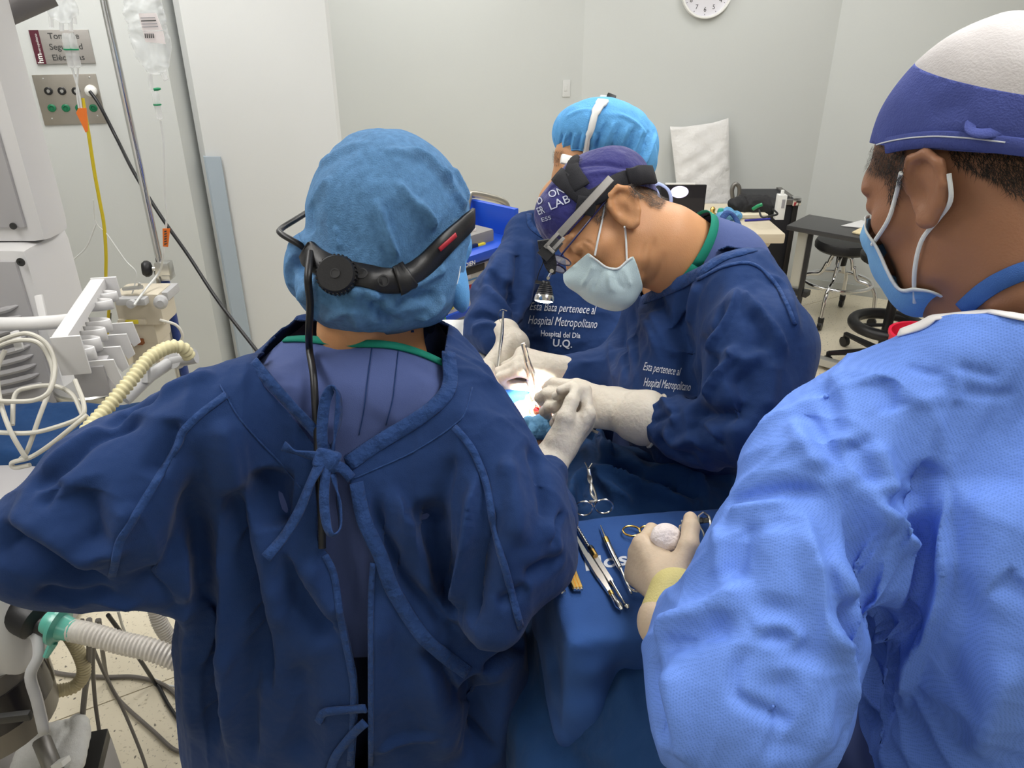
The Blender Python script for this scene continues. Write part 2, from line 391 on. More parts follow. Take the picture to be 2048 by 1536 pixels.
        V = np.stack([p - sd_*width/2, p + sd_*width/2, p + dd*ln], 1).reshape(-1, 3); o = mesh(name, V, np.arange(3*n).reshape(-1, 3), m, parent); o['kind'] = 'stuff'; return o
def poly_sd(P, pl):
    d = np.full(len(P), 1e9); ins = np.zeros(len(P), bool); n = len(pl)
    for i in range(n):
        a, b = pl[i], pl[(i + 1) % n]; ab = b - a; t = np.clip(((P - a) @ ab)/(ab @ ab + 1e-12), 0, 1); d = np.minimum(d, np.linalg.norm(P - a - t[:, None]*ab, axis=1))
        c = ((a[1] > P[:, 1]) != (b[1] > P[:, 1])); xi = (b[0] - a[0])*(P[:, 1] - a[1])/(b[1] - a[1] + 1e-12) + a[0]; ins ^= c & (P[:, 0] < xi)
    return np.where(ins, -d, d)
def organic(name, f, lo, hi, h, m, parent=None, sub=0, sm=1):
    V, Fc = sdf_mesh(f, lo, hi, h); V = smooth_mesh(V, Fc, sm)
    if sub: V, Fc = subdiv(V, Fc, sub)
    return mesh(name, V, Fc, m, parent)
def ribbon(P_, N_, width, thick, lift=0.0, ncross=2, taper=None):
    """a flat strip of real thickness following points with normals"""
    P_ = [np.asarray(p) for p in P_]; n = len(P_); mb = MB(); V = []; ws = width if hasattr(width, '__len__') else [width]*n
    for i in range(n):
        T = nrm(P_[min(i + 1, n - 1)] - P_[max(i - 1, 0)]); Nn = np.mean(N_[max(0, i - 1):i + 2], 0); Nn = nrm(Nn - T*np.dot(Nn, T)); S = np.cross(T, Nn)
        for (a, b) in ((-.5, 0), (-.46, 1), (0, 1.15), (.46, 1), (.5, 0)): V.append(P_[i] + S*a*ws[i] + Nn*(lift + b*thick))
    Fc = []
    for i in range(n - 1):
        for j in range(4): Fc.append((i*5 + j, (i + 1)*5 + j, (i + 1)*5 + j + 1, i*5 + j + 1))
        Fc.append((i*5 + 4, (i + 1)*5 + 4, (i + 1)*5, i*5))
    Fc.append((0, 1, 2, 3, 4)); Fc.append(tuple((n - 1)*5 + j for j in (4, 3, 2, 1, 0)))
    return V, Fc
def edge_local(S, c, R, poly, sc_, side, width, thick, name, m, parent, n=8):
    """a thin binding along an outline drawn in a head's side view, laid on the side towards us"""
    P_, N_ = [], []; R = np.asarray(R)
    for q in spline([np.array([a, 0., b]) for (a, b) in poly], n):
        o_ = np.asarray(c) + np.array([q[0]*sc_, side*.25, q[2]*sc_]) @ R; d = np.array([0, -side, 0.]) @ R; l, nn, i, t = S.tree.ray_cast(Vector(o_.tolist()), Vector(d.tolist()))
        if l is not None and (not P_ or np.linalg.norm(np.array(l) - P_[-1]) < .03): P_.append(np.array(l)); N_.append(np.array(nn))
    if len(P_) > 2: V, Fc = ribbon(P_, N_, width, thick); return mesh(name, V, Fc, m, parent)
def strip_on(S, pts, wpx_or_m, thick, lift, name, m, parent=None, n=6):
    P_, N_ = S.pick(pts, n)
    if len(P_) < 2: return None
    V, Fc = ribbon(P_, N_, wpx_or_m, thick, lift); return mesh(name, V, Fc, m, parent)
def text_mesh(body, shear=0., res=3, sub=0, bold=0.):
    cu = bpy.data.curves.new('txt', 'FONT'); cu.body = body; cu.size = 1; cu.shear = shear; cu.resolution_u = res; cu.fill_mode = 'FRONT'; cu.offset = bold
    o = bpy.data.objects.new('txt', cu); COL.objects.link(o); ev = o; me = o.to_mesh()
    bm = bmesh.new(); bm.from_mesh(me); bmesh.ops.triangulate(bm, faces=bm.faces[:])
    if sub: bmesh.ops.subdivide_edges(bm, edges=bm.edges[:], cuts=sub, use_grid_fill=True); bmesh.ops.triangulate(bm, faces=bm.faces[:])
    bm.verts.index_update(); V = np.array([v.co[:] for v in bm.verts]); Fc = [[v.index for v in f.verts] for f in bm.faces]; bm.free(); ev.to_mesh_clear(); bpy.data.objects.remove(o)
    V[:, 0] -= V[:, 0].min(); return V, Fc
def text_on(S, body, p0, p1, hpx, name, m, parent, shear=0., lift=.0012, bold=0., squash=None):
    """print lettering onto a surface between two picked points"""
    V, Fc = text_mesh(body, shear, 3, 1, bold); wd = V[:, 0].max(); a = np.array(p0, float); b = np.array(p1, float); ex = (b - a)/wd; ey = np.array([ex[1], -ex[0]]); ey = ey/np.linalg.norm(ey)*hpx/.72
    out = []; last = None
    for q in V:
        uv = a + ex*(q[0] if squash is None else wd*squash(q[0]/wd)) + ey*q[1]; l, n = S.hit(uv[0], uv[1])
        if l is None: l, n = last if last else (Q(uv[0], uv[1], 1.5), -IMG_F)
        last = (l, n); out.append(l + n*lift)
    return mesh(name, out, Fc, m, parent, smooth=False)
def text_plane(body, c, R, height, name, m, parent, shear=0., align='l', lift=.0006, bold=0., width=None):
    V, Fc = text_mesh(body, shear, 4, 0, bold); V = V*height/.72
    if width: V[:, 0] *= width/V[:, 0].max()
    if align == 'c': V[:, 0] -= V[:, 0].max()/2
    c = np.asarray(c, float); return mesh(name, [c + q[0]*R[0] + q[1]*R[1] + lift*R[2] for q in V], Fc, m, parent, smooth=False)
# ================================================================== the room
M_WALL = mat('wall_paint', (.585, .605, .595), .55, bump=.05, bscale=220, var=.03, vscale=1.5)
M_PIER = mat('wall_paint_lit', (.66, .672, .668), .5, bump=.04, bscale=220, var=.02, vscale=2)  # lighter than the walls: closer lighting on the pier put into its colour
M_GUARD = mat('guard_vinyl', (.40, .47, .54), .38, bump=.05, bscale=300)
M_CEIL = mat('ceiling_paint', (.80, .80, .78), .8)
def floor_mat():
    m = bpy.data.materials.new('flecked_vinyl'); m.use_nodes = True; nt = m.node_tree; L = nt.links.new; b = nt.nodes['Principled BSDF']
    tc = nt.nodes.new('ShaderNodeTexCoord'); mp = nt.nodes.new('ShaderNodeMapping'); mp.inputs['Scale'].default_value = (70, 110, 1); L(tc.outputs['Object'], mp.inputs[0])
    n1 = nt.nodes.new('ShaderNodeTexNoise'); n1.inputs['Scale'].default_value = 1.1; n1.inputs['Detail'].default_value = 1.5; n1.inputs['Distortion'].default_value = .8; L(mp.outputs[0], n1.inputs[0])
    r1 = nt.nodes.new('ShaderNodeValToRGB'); r1.color_ramp.elements[0].position = .645; r1.color_ramp.elements[1].position = .69; L(n1.outputs[0], r1.inputs[0])
    mp2 = nt.nodes.new('ShaderNodeMapping'); mp2.inputs['Scale'].default_value = (95, 60, 1); mp2.inputs['Location'].default_value = (7, 3, 0); L(tc.outputs['Object'], mp2.inputs[0])
    n2 = nt.nodes.new('ShaderNodeTexNoise'); n2.inputs['Scale'].default_value = 1.0; n2.inputs['Detail'].default_value = 1; L(mp2.outputs[0], n2.inputs[0])
    r2 = nt.nodes.new('ShaderNodeValToRGB'); r2.color_ramp.elements[0].position = .68; r2.color_ramp.elements[1].position = .75; L(n2.outputs[0], r2.inputs[0])
    m1 = nt.nodes.new('ShaderNodeMix'); m1.data_type = 'RGBA'; m1.inputs[6].default_value = (.82, .745, .58, 1); m1.inputs[7].default_value = (.58, .51, .37, 1); L(r1.outputs[0], m1.inputs[0])
    m2 = nt.nodes.new('ShaderNodeMix'); m2.data_type = 'RGBA'; m2.inputs[7].default_value = (.20, .18, .14, 1); L(m1.outputs[2], m2.inputs[6]); L(r2.outputs[0], m2.inputs[0])
    L(m2.outputs[2], b.inputs['Base Color']); b.inputs['Roughness'].default_value = .28
    return m
M_FLOOR = floor_mat(); M_SEAM = mat('floor_seam', (.30, .26, .20), .6)
mb = MB(); mb.box((0, 1.0, -.06), (9, 9, .1)); floor = mb.build('floor', M_SEAM, smooth=False); tag(floor, kind='structure')
s0, s1 = QZ(101, 1446, 0), QZ(355, 1352, 0); sd_ = nrm(s1 - s0); sn_ = np.array([-sd_[1], sd_[0], 0]); SW = 1.22
Rf = np.stack([sd_, sn_, [0, 0, 1.]])
for i in range(-4, 5):
    mb = MB(); c = s0 + sn_*(SW*(i + .5)); c = c + sd_*np.dot(np.array([0, 1., 0]) - c, sd_); mb.box((c[0], c[1], -.006), (9.5, SW - .004, .012), Rf)
    o = mb.build('vinyl_sheet', M_FLOOR, floor, smooth=False)
def wall(name, pts, h=CEIL, th=.12, m=M_WALL, z0=0., kind='structure'):
    """plan polyline walked left to right as seen from inside; thickness goes outward"""
    P_ = [np.array(p, float) for p in pts]; V = []; n = len(P_); N2 = []
    for i in range(n):
        a = P_[max(i - 1, 0)]; b = P_[min(i + 1, n - 1)]; d = nrm(b - a); N2.append(np.array([-d[1], d[0]]))
    for (zz) in (z0, h):
        for i in range(n): V.append((*P_[i], zz))
        for i in range(n): V.append((*(P_[i] + N2[i]*th), zz))
    Fc = []; k = 2*n
    for i in range(n - 1):
        Fc += [(i, i + 1, k + i + 1, k + i), (n + i + 1, n + i, k + n + i, k + n + i + 1), (k + i, k + i + 1, k + n + i + 1, k + n + i), (i + 1, i, n + i, n + i + 1)]
    Fc += [(0, k, k + n, n), (n - 1, 2*n - 1, k + 2*n - 1, k + n - 1)]
    o = mesh(name, V, Fc, m, None, smooth=False); tag(o, kind=kind); return o
def UX(u, y, v=0): return float(QY(u, v, y)[0])
LWY = 3.25; LWX = UX(310, LWY)
PX0, PX1, PX2 = UX(345, 3.34), UX(357, 3.30), UX(655, 3.36)
wall('wall_left', [(-3.9, 2.55), (LWX, LWY)])
wall('wall_left_return', [(LWX, LWY), (PX0 + .004, 3.50)], th=.10)
mb = MB(); z1 = CEIL
pts = [(PX0, 3.34), (PX1, 3.30), (PX2 - .012, 3.36), (PX2, 3.372), (PX2*4.8/3.372 - .02, 4.8), (PX2*4.8/3.372 - .5, 4.8), (PX0, 3.52)]
mb.prism(pts, CEIL, (0, 0, 0), np.eye(3)); tag(mb.build('wall_pier', M_PIER, smooth=False), kind='structure')
AX = .433; BX = 1.96; BY = 5.10
wall('wall_back_left', [(PX2*4.66/3.372 - .2, 4.60), (AX, BY)])
wall('wall_back', [(AX, BY), (BX, BY)])
wall('wall_right', [(BX, BY), (4.3, 3.94)])
wall('wall_far_right', [(4.3, 3.94), (4.3, -3.2)]); wall('wall_rear', [(4.3, -3.2), (-3.9, -3.2)]); wall('wall_far_left', [(-3.9, -3.2), (-3.9, 2.55)])
mb = MB(); mb.box((.2, .95, CEIL + .05), (8.9, 9, .1)); ceil = mb.build('ceiling', M_CEIL, smooth=False); tag(ceil, kind='structure')
M_TROF = mat('troffer_diffuser', (.9, .9, .88), .5, emit=(1, .985, .955), estr=4.0); M_TRIM = mat('troffer_frame', (.75, .75, .75), .4)
for (x, y, a, b, pw) in TROFFERS:
    lbl = 'recessed ceiling light panel %s, %s of its pair' % ({-1.5: 'behind the photographer', .8: 'above the near people', 2.35: 'above the patient', 3.95: 'nearest the clock wall'}[y], 'left' if x < 0 else 'right')
    mb = MB()
    for s in (-1, 1):
        mb.box((x + s*(a/2 - .015), y, CEIL - .01), (.03, b, .024)); mb.box((x, y + s*(b/2 - .015), CEIL - .01), (a - .06, .03, .024))
    t = thing('ceiling_light', lbl, 'light', (x, y, CEIL), 'ceiling light panels')
    mb.build('frame', M_TRIM, t, smooth=False); mb = MB(); mb.box((x, y, CEIL - .006), (a - .06, b - .06, .01)); mb.build('diffuser', M_TROF, t, smooth=False)
# coved vinyl skirting along the walls in view
M_SKIRT = mat('skirting_vinyl', (.50, .52, .50), .5)
for i, (a, b) in enumerate((((AX, BY), (BX, BY)), ((BX, BY), (4.3, 3.94)), ((PX2*4.6/3.372, 4.63), (AX, BY)))):
    a = np.array([*a, 0.]); b = np.array([*b, 0.]); d = nrm(b - a); n = np.array([d[1], -d[0], 0]); mb = MB(); mb.box((a + b)/2 + n*.004 + np.array([0, 0, .035]), (np.linalg.norm(b - a), .008, .07), np.stack([d, n, [0, 0, 1.]]))
    tag(mb.build('trim_%d' % (i + 1), M_SKIRT, smooth=False), kind='structure')
# corner guards on both pier edges
def guard(u0, u1, corner, name, label):
    (cx, cy), wl, wr, z1 = corner; mb = MB()
    mb.prism([(cx - wl, cy + wl*1.6), (cx - .006, cy - .012), (cx + .004, cy - .016), (cx + wr, cy - .016 + wr*.03), (cx + wr, cy - .008 + wr*.03), (cx, cy), (cx - wl + .01, cy + wl*1.6)], z1 - .1, (0, 0, .1), np.eye(3))
    o = mb.build(name, M_GUARD, smooth=False); tag(o, label, 'corner guard')
guard(0, 0, ((PX1, 3.30), .022, .065, 1.205), 'corner_guard', 'grey-blue vinyl corner guard strip on the left edge of the pale pier')
mb = MB(); mb.prism([(PX2 - .045, 3.345), (PX2 + .012, 3.358), (PX2 + .016, 3.42), (PX2 + .004, 3.42), (PX2, 3.372), (PX2 - .045, 3.358)], 1.105, (0, 0, .1), np.eye(3)); o = mb.build('corner_guard', M_GUARD, smooth=False)
tag(o, 'corner guard on the right pier edge, its top showing beside the blue bouffant cap', 'corner guard')
# ================================================================== people
M_NAVY = mat('navy_gown_cotton', (.0140, .0395, .135), .85, bump=.25, bscale=900, var=.18, vscale=9, sheen=.06, spec=.2, bump2=.55, b2scale=14)
M_SCRUB = mat('scrub_cotton', (.074, .105, .265), .85, bump=.2, bscale=900, var=.1, vscale=10, sheen=.05, spec=.2, bump2=.2, b2scale=14)
M_GREEN = mat('green_binding', (.012, .20, .14), .8, bump=.2, bscale=600, spec=.2)
M_BLACK = mat('black_plastic', (.012, .012, .014), .42, bump=.05, bscale=400)
M_SKIN = mat('skin_tan', (.54, .265, .12), .5, bump=.12, bscale=420, var=.14, vscale=22, sss=.15)
M_SKIN2 = mat('skin_brown', (.33, .155, .085), .5, bump=.12, bscale=420, var=.16, vscale=22, sss=.15)
M_GLOVE = mat('latex_glove', (.66, .60, .51), .48, bump=.25, bscale=160, var=.08, vscale=40, sss=.1, bump2=.15, b2scale=60)

def head_sdf(c, R, s=1.0, ears=True, nose=True):
    """skin surface of a head; local axes x forward, y left, z up (rows of R)"""
    R = np.asarray(R, np.float32); c = np.asarray(c, np.float32); f = Sdf()
    f.add(ell((-.012, 0, .035), (.096, .076, .086)))
    f.add(ell((.040, 0, -.030), (.052, .058, .085)), .03)
    f.add(chain([((-.004, .052, -.050), .020), ((.012, .048, -.080), .019), ((.066, .012, -.108), .019), ((.066, -.012, -.108), .019), ((.012, -.048, -.080), .019), ((-.004, -.052, -.050), .020)], .01), .03)
    f.add(cone((.074, -.032, .026), (.074, .032, .026), .014), .02)
    for s_ in (-1, 1):
        f.add(ell((.052, s_*.046, -.020), (.026, .020, .020)), .018)
        f.sub(ell((.101, s_*.033, .003), (.020, .021, .015)), .012)
        f.add(ell((.076, s_*.032, .002), (.0145, .017, .013)), .004)
        f.add(cone((.090, s_*.014, .020), (.078, s_*.048, .022), .006, .005), .008)
    if nose:
        f.add(chain([((.086, 0, .016), .0075), ((.100, 0, -.010), .0085), ((.113, 0, -.030), .0115)], .006), .012)
        for s_ in (-1, 1): f.add(ell((.100, s_*.013, -.034), (.013, .0085, .009)), .006)
    f.add(cone((.090, -.018, -.062), (.090, .018, -.062), .007), .008); f.add(cone((.088, -.016, -.074), (.088, .016, -.074), .0075), .006)
    f.sub(cone((.101, -.022, -.068), (.101, .022, -.068), .0028), .004)
    f.add(chain([((-.030, 0, -.030), .058), ((-.045, 0, -.120), .056)], .02), .03)
    if ears:
        for s_ in (-1, 1):
            e = Sdf(); y0 = s_*.077
            e.add(ell((-.012, y0 + s_*.006, .000), (.024, .0075, .034), frame((math.cos(.25), s_*-.35, math.sin(.25)), (-.25, 0, 1))))
            pts = [(.006, .000, .004), (.006, .003, .018), (-.006, .007, .033), (-.024, .010, .034), (-.036, .012, .020), (-.036, .011, .000), (-.026, .008, -.018), (-.012, .005, -.032), (.000, .002, -.030)]
            e.add(chain([(np.array([a, y0 + s_*(b + .006), d]), .0052) for (a, b, d) in pts], .004), .006)
            e.add(ell((-.006, y0 + s_*.008, -.028), (.009, .005, .011)), .006)
            e.sub(ell((-.004, y0 + s_*.016, -.002), (.011, .010, .015)), .006)
            f.add(e, .004)
    return lambda p: f(((p - c) @ R.T/s).astype(np.float32))*s
def loc(c, R, q, s=1.0): return np.asarray(c) + (np.asarray(q)*s) @ np.asarray(R)


def hand_sdf(wrist, X, Z, flex, side=1, s=1.0, splay=(6, 1, -4, -10), thumb=((.75, .62, -.25), (.9, .35, -.3), (.95, .1, -.3)), cuff=None):
    """a gloved hand: x towards the fingers, z out of the back of the hand, thumb on side*y"""
    R = frame(X, Z); wrist = np.asarray(wrist, float); f = Sdf()
    def L(q): return wrist + (np.array([q[0], q[1]*side, q[2]])*s) @ R
    f.add(chain([(L((-.02, 0, 0)), .027*s), (L((.02, .002, 0)), .026*s)], .01))
    for (y0, y1) in ((.012, .026), (.004, .009), (-.004, -.010), (-.010, -.027)): f.add(cone(L((.02, y0, 0)), L((.088, y1, .002)), .017*s, .0125*s), .016*s)
    f.add(cone(L((.02, .018, -.010)), L((.055, .024, -.012)), .017*s, .012*s), .014*s); f.add(cone(L((.015, -.016, -.008)), L((.06, -.024, -.008)), .016*s, .012*s), .014*s)
    base = ((.088, .027, .001), (.092, .009, .003), (.088, -.010, .002), (.080, -.027, -.001)); ln = ((.042, .025, .021), (.046, .029, .022), (.042, .027, .021), (.033, .020, .019)); rd = (.0098, .0100, .0095, .0085)
    for i in range(4):
        p = np.array(base[i]); a = 0; pts = [(L(p - np.array([.012, 0, 0])), rd[i]*1.12*s), (L(p), rd[i]*1.1*s)]; sy = math.radians(splay[i])
        for j in range(3):
            a += math.radians(flex[i][j]); p = p + ln[i][j]*np.array([math.cos(a)*math.cos(sy), math.cos(a)*math.sin(sy), -math.sin(a)]); pts.append((L(p), rd[i]*(1.0 - .08*j)*s))
        f.add(chain(pts, .004*s), .006*s)
    p = np.array([.018, .022, -.008]); pts = [(L(p), .0165*s)]
    for j, l in enumerate((.040, .032, .026)): p = p + l*nrm(thumb[j]); pts.append((L(p), (.0135, .0115, .0098)[j]*s))
    f.add(chain(pts, .006*s), .012*s)
    if cuff is not None: f.add(chain([(L((-.01, 0, 0)), .029*s)] + cuff, .02), .015)
    pts_ = np.array([wrist] + [L((.2, 0, 0))] + ([c_[0] for c_ in cuff] if cuff else [])); lo = pts_.min(0) - .08; hi = pts_.max(0) + .08
    return f, lo, hi, L
def glove(name, par, m, wrist, X, Z, flex, rim=None, h=.0028, **kw):
    f, lo, hi, L = hand_sdf(wrist, X, Z, flex, **kw); V, Fc = sdf_mesh(f, lo, hi, h); V = smooth_mesh(V, Fc, 1); o = mesh(name, V, Fc, m, par)
    if rim is not None:
        c, ax, r = rim; mb = MB(); ax = nrm(ax); X_ = nrm(np.cross(ax, [.3, .2, 1.])); Y_ = np.cross(ax, X_); mb.tube([c + r*(math.cos(a)*X_ + math.sin(a)*Y_) for a in np.linspace(0, 2*math.pi, 24, endpoint=False)], .0028, 8, closed=True); mb.build('rolled_cuff', m, o)
    return o, L
# ---------------------------------------------------------------- person with the back to us, left
LP = thing('person', 'person with back turned, dark blue cotton gown tied at nape, blue bouffant cap', 'person', (-.23, .95, 0))
g = Sdf()
g.add(loft([(1.385, -.208, 1.02, .085, .06, 6), (1.36, -.215, 1.010, .135, .09, 8), (1.32, -.220, .995, .180, .115, 10), (1.26, -.220, .965, .205, .13, 10), (1.18, -.228, .925, .210, .14, 8), (1.05, -.238, .89, .240, .14, 4), (.95, -.242, .885, .262, .15, 2), (.72, -.250, .895, .290, .165, 0), (.42, -.252, .90, .305, .18, 0)]))
g.add(chain([(Q(735, 770, 1.05), px(58, 1.05)), (Q(500, 805, 1.0), px(72, 1.0)), (Q(405, 875, .99), px(112, .99)), (Q(230, 1000, .97), px(138, .97)), (Q(75, 1098, .955), px(98, .955))], .05), .06)
g.add(chain([(Q(75, 1098, .955), px(95, .955)), (Q(200, 1100, 1.10), px(95, 1.1)), (Q(480, 960, 1.30), px(70, 1.30)), (Q(800, 800, 1.42), px(45, 1.42))], .04), .04)
g.add(cone(Q(190, 1150, .98), Q(330, 1150, 1.02), px(70, .99), px(78, 1.0)), .05)
g.add(chain([(Q(770, 785, 1.06), px(56, 1.06)), (Q(900, 838, 1.06), px(68, 1.06)), (Q(948, 905, 1.06), px(90, 1.06)), (Q(1022, 1015, 1.05), px(95, 1.05)), (Q(1062, 1110, 1.06), px(82, 1.06))], .05), .06)
g.add(chain([(Q(1062, 1105, 1.07), px(82, 1.07)), (Q(1078, 1020, 1.18), px(64, 1.22)), (Q(1088, 960, 1.26), px(46, 1.26))], .03), .03)
g.add(cone(Q(1010, 1080, 1.02), Q(990, 1240, 1.02), px(85, 1.02), px(64, 1.02)), .04)
gV, gF = sdf_mesh(g, (-.72, .60, .40), (.10, 1.36, 1.48), .007); gV = smooth_mesh(gV, gF, 2); gV, gF = subdiv(gV, gF, 1)
LG = Surf(gV, gF)
LG.ripple(.0030, 9, seed=3, stretch=(1.6, 1.2, .35)).crumple(.0075, 17, seed=5, stretch=(1.2, 1.0, .55))
LG.folds([
  # torso, left of the opening
  ([(398, 930), (404, 1040), (412, 1240), (420, 1410), (424, 1530)], 0.0180, -0.0325), ([(372, 1010), (380, 1240), (388, 1500)], 0.0162, 0.0150), ([(432, 940), (440, 1140), (452, 1340), (462, 1530)], 0.0144, 0.0200),
  ([(470, 960), (484, 1040), (513, 1173), (533, 1290), (540, 1400)], 0.0162, -0.0275, 'e'), ([(508, 1000), (545, 1160), (560, 1280)], 0.0180, 0.0150), ([(512, 1240), (500, 1380), (505, 1530)], 0.0126, -0.0150),
  ([(548, 930), (545, 990), (556, 1060)], 0.0198, -0.0325), ([(560, 1100), (610, 1190), (680, 1290)], 0.0180, -0.0200, 'e'), ([(600, 1110), (650, 1190), (688, 1240)], 0.0180, 0.0150), ([(590, 1300), (605, 1420), (600, 1530)], 0.0198, -0.0125),
  # left sleeve
  ([(-10, 1045), (102, 1105), (180, 1150), (225, 1175)], 0.0198, -0.0300, 'e'), ([(20, 1020), (120, 1075), (210, 1140)], 0.0180, 0.0175), ([(150, 960), (178, 1040), (200, 1110)], 0.0216, -0.0225), ([(115, 955), (96, 990), (80, 1020)], 0.0090, -0.0112),
  ([(45, 992), (127, 927), (190, 873), (300, 832)], 0.0108, -0.0163), ([(70, 960), (150, 888), (240, 838)], 0.0108, 0.0100), ([(190, 866), (254, 822), (340, 778)], 0.0090, -0.0125), ([(254, 790), (320, 752), (390, 724)], 0.0081, -0.0100), ([(350, 830), (330, 900), (300, 960)], 0.0126, -0.0150), ([(300, 800), (370, 765), (440, 745)], 0.0108, 0.0088),
  ([(60, 1180), (150, 1200), (240, 1180)], 0.0126, -0.0150), ([(120, 1215), (200, 1200), (290, 1215)], 0.0090, 0.0112), ([(250, 1000), (235, 1060), (215, 1120)], 0.0144, 0.0125),
  ([(380, 860), (395, 960), (370, 1060), (330, 1150)], 0.0180, -0.0175), ([(440, 830), (462, 920), (470, 990)], 0.0144, 0.0125), ([(290, 1130), (330, 1190), (370, 1230)], 0.0180, -0.0150),
  # right of the opening
  ([(745, 958), (757, 1030), (792, 1116), (818, 1166), (880, 1230), (930, 1282)], 0.0090, -0.0175), ([(780, 962), (812, 1022), (852, 1110), (872, 1190), (915, 1262)], 0.0144, 0.0250, 'e'),
  ([(850, 990), (862, 1070), (885, 1180), (905, 1245)], 0.0198, -0.0325), ([(954, 930), (948, 1052), (932, 1154), (916, 1245)], 0.0108, 0.0225, 'e'), ([(990, 1010), (966, 1090), (950, 1190), (940, 1260)], 0.0117, -0.0200), ([(910, 900), (880, 1000), (850, 1080)], 0.0108, -0.0100),
  ([(1010, 900), (1030, 1000), (1040, 1100)], 0.0126, 0.0125), ([(1060, 880), (1085, 980), (1095, 1080)], 0.0108, -0.0125), ([(1040, 1160), (1080, 1140), (1130, 1110)], 0.0108, -0.0150), ([(990, 1210), (1030, 1190), (1060, 1170)], 0.0090, -0.0100), ([(1085, 1020), (1110, 1090), (1120, 1150)], 0.0108, 0.0100),
  ([(1130, 1020), (1110, 1060), (1100, 1100)], 0.0054, -0.0100), ([(960, 1345), (1000, 1325), (1050, 1285)], 0.0090, -0.0375), ([(940, 1350), (960, 1440), (950, 1536)], 0.0180, -0.0500), ([(1000, 1360), (985, 1440), (975, 1536)], 0.0162, -0.0375),
  ([(760, 1180), (752, 1330), (745, 1536)], 0.0162, 0.0125), ([(820, 1200), (850, 1300), (880, 1420), (900, 1536)], 0.0234, 0.0150), ([(845, 1270), (890, 1340), (930, 1420)], 0.0126, -0.0225, 'e'), ([(750, 1500), (800, 1480), (880, 1462)], 0.0072, 0.0100), ([(920, 1400), (940, 1450), (915, 1500)], 0.0072, -0.0100),
  ([(1050, 1330), (1062, 1420), (1075, 1536)], 0.0180, 0.0125)])
LG.folds([([(520, 730), (640, 720), (760, 730), (880, 750)], .03, .004)])
# the V opening at the back shows the scrub shirt
LG0 = Surf(LG.V.copy(), LG.F.copy())
OPEN = [(552, 640), (548, 668), (508, 722), (528, 772), (578, 826), (628, 890), (640, 935), (634, 1010), (634, 1080), (655, 1108), (678, 1160), (688, 1230), (712, 1346), (716, 1400), (708, 1560),
        (736, 1560), (738, 1334), (746, 1182), (748, 1121), (735, 1080), (708, 1020), (700, 963), (688, 912), (754, 868), (830, 824), (878, 789), (891, 752), (890, 700), (900, 640)]
LG.cut(OPEN); LG.compact()
LGo = LG.build('gown', M_NAVY, LP)
sol = LGo.modifiers.new('cloth', 'SOLIDIFY'); sol.thickness = .003; sol.offset = -1
# scrub shirt beneath, green neck binding
sg = lambda p: g(p) + np.interp(p[:, 2], [1.16, 1.22, 1.30], [.036, .030, .013])
sc_n = cone(Q(745, 668, 1.125), Q(745, 780, 1.12), .092, .125)
sV, sF = sdf_mesh(lambda p: np.maximum(smin(sg(p), sc_n(p), .03), np.maximum(np.maximum(.98 - p[:, 2], -.375 - p[:, 0]), np.maximum(p[:, 1] - 1.12, p[:, 0] + .055))), (-.45, .68, .95), (.06, 1.16, 1.45), .008); sV = smooth_mesh(sV, sF, 2); sV, sF = subdiv(sV, sF, 1)
LS = Surf(sV, sF)
LS.folds([([(590, 720), (650, 770), (655, 860)], .018, -.006), ([(560, 760), (570, 820), (600, 860)], .02, .006), ([(830, 730), (800, 790), (760, 850)], .03, .006), ([(700, 1000), (705, 1100), (700, 1250)], .012, -.008)])
LS0 = Surf(LS.V.copy(), LS.F.copy())
LS.cut([(480, 500), (480, 668), (558, 674), (614, 671), (690, 679), (760, 681), (805, 687), (850, 702), (893, 724), (960, 724), (960, 500)]); LS.build('scrub_shirt', M_SCRUB, LP)
strip_on(LS0, [(552, 683), (614, 680), (690, 688), (760, 690), (805, 697), (850, 712), (896, 734)], .011, .003, .001, 'neck_binding', M_GREEN, LP)
for pts in ([(745, 690), (735, 760), (728, 820), (718, 870)], [(797, 696), (790, 760), (785, 800), (772, 850)]): strip_on(LS0, pts, .0016, .001, .0003, 'stitched_seam', M_NAVY, LP)
# neck bands, placket, piped seams
M_NAVY2 = mat('navy_gown_band', (.022, .058, .185), .85, bump=.25, bscale=900, var=.2, vscale=30, sheen=.06, spec=.2, bump2=.5, b2scale=60)
wp = px(1, 1.0)
def gown_trim(pts, wpx, name, thick=.0025, lift=.0, m=M_NAVY2, n=6): return strip_on(LG0, pts, wpx*wp, thick, lift, name, m, LP, n)
gown_trim([(540, 672), (496, 732), (508, 782), (552, 842), (600, 902), (622, 950)], 30, 'neck_band')
gown_trim([(897, 705), (900, 765), (882, 800), (835, 838), (760, 884), (696, 928)], 32, 'neck_band')
gown_trim([(712, 965), (728, 1040), (760, 1110), (786, 1180), (842, 1268), (890, 1312), (935, 1345)], 30, 'placket')
gown_trim([(650, 1110), (668, 1150), (680, 1232), (703, 1346), (707, 1400), (700, 1530)], 14, 'placket', .002)
gown_trim([(746, 1125), (742, 1200), (742, 1334), (742, 1530)], 12, 'placket', .002)
SEAM1 = [(454, 790), (400, 830), (368, 862), (352, 900), (301, 982), (262, 1045), (239, 1085), (224, 1150)]
SEAM2 = [(909, 854), (945, 900), (975, 975), (988, 1052), (1018, 1166), (1045, 1272)]
gown_trim(SEAM1, 15, 'piped_seam', .003); gown_trim(SEAM2, 15, 'piped_seam', .003)
gown_trim([(440, 770), (480, 838), (520, 884), (560, 925), (602, 976)], 3.2, 'yoke_seam', .0012); gown_trim([(944, 775), (930, 825), (906, 852), (830, 902), (754, 937), (708, 957)], 3.2, 'yoke_seam', .0012)
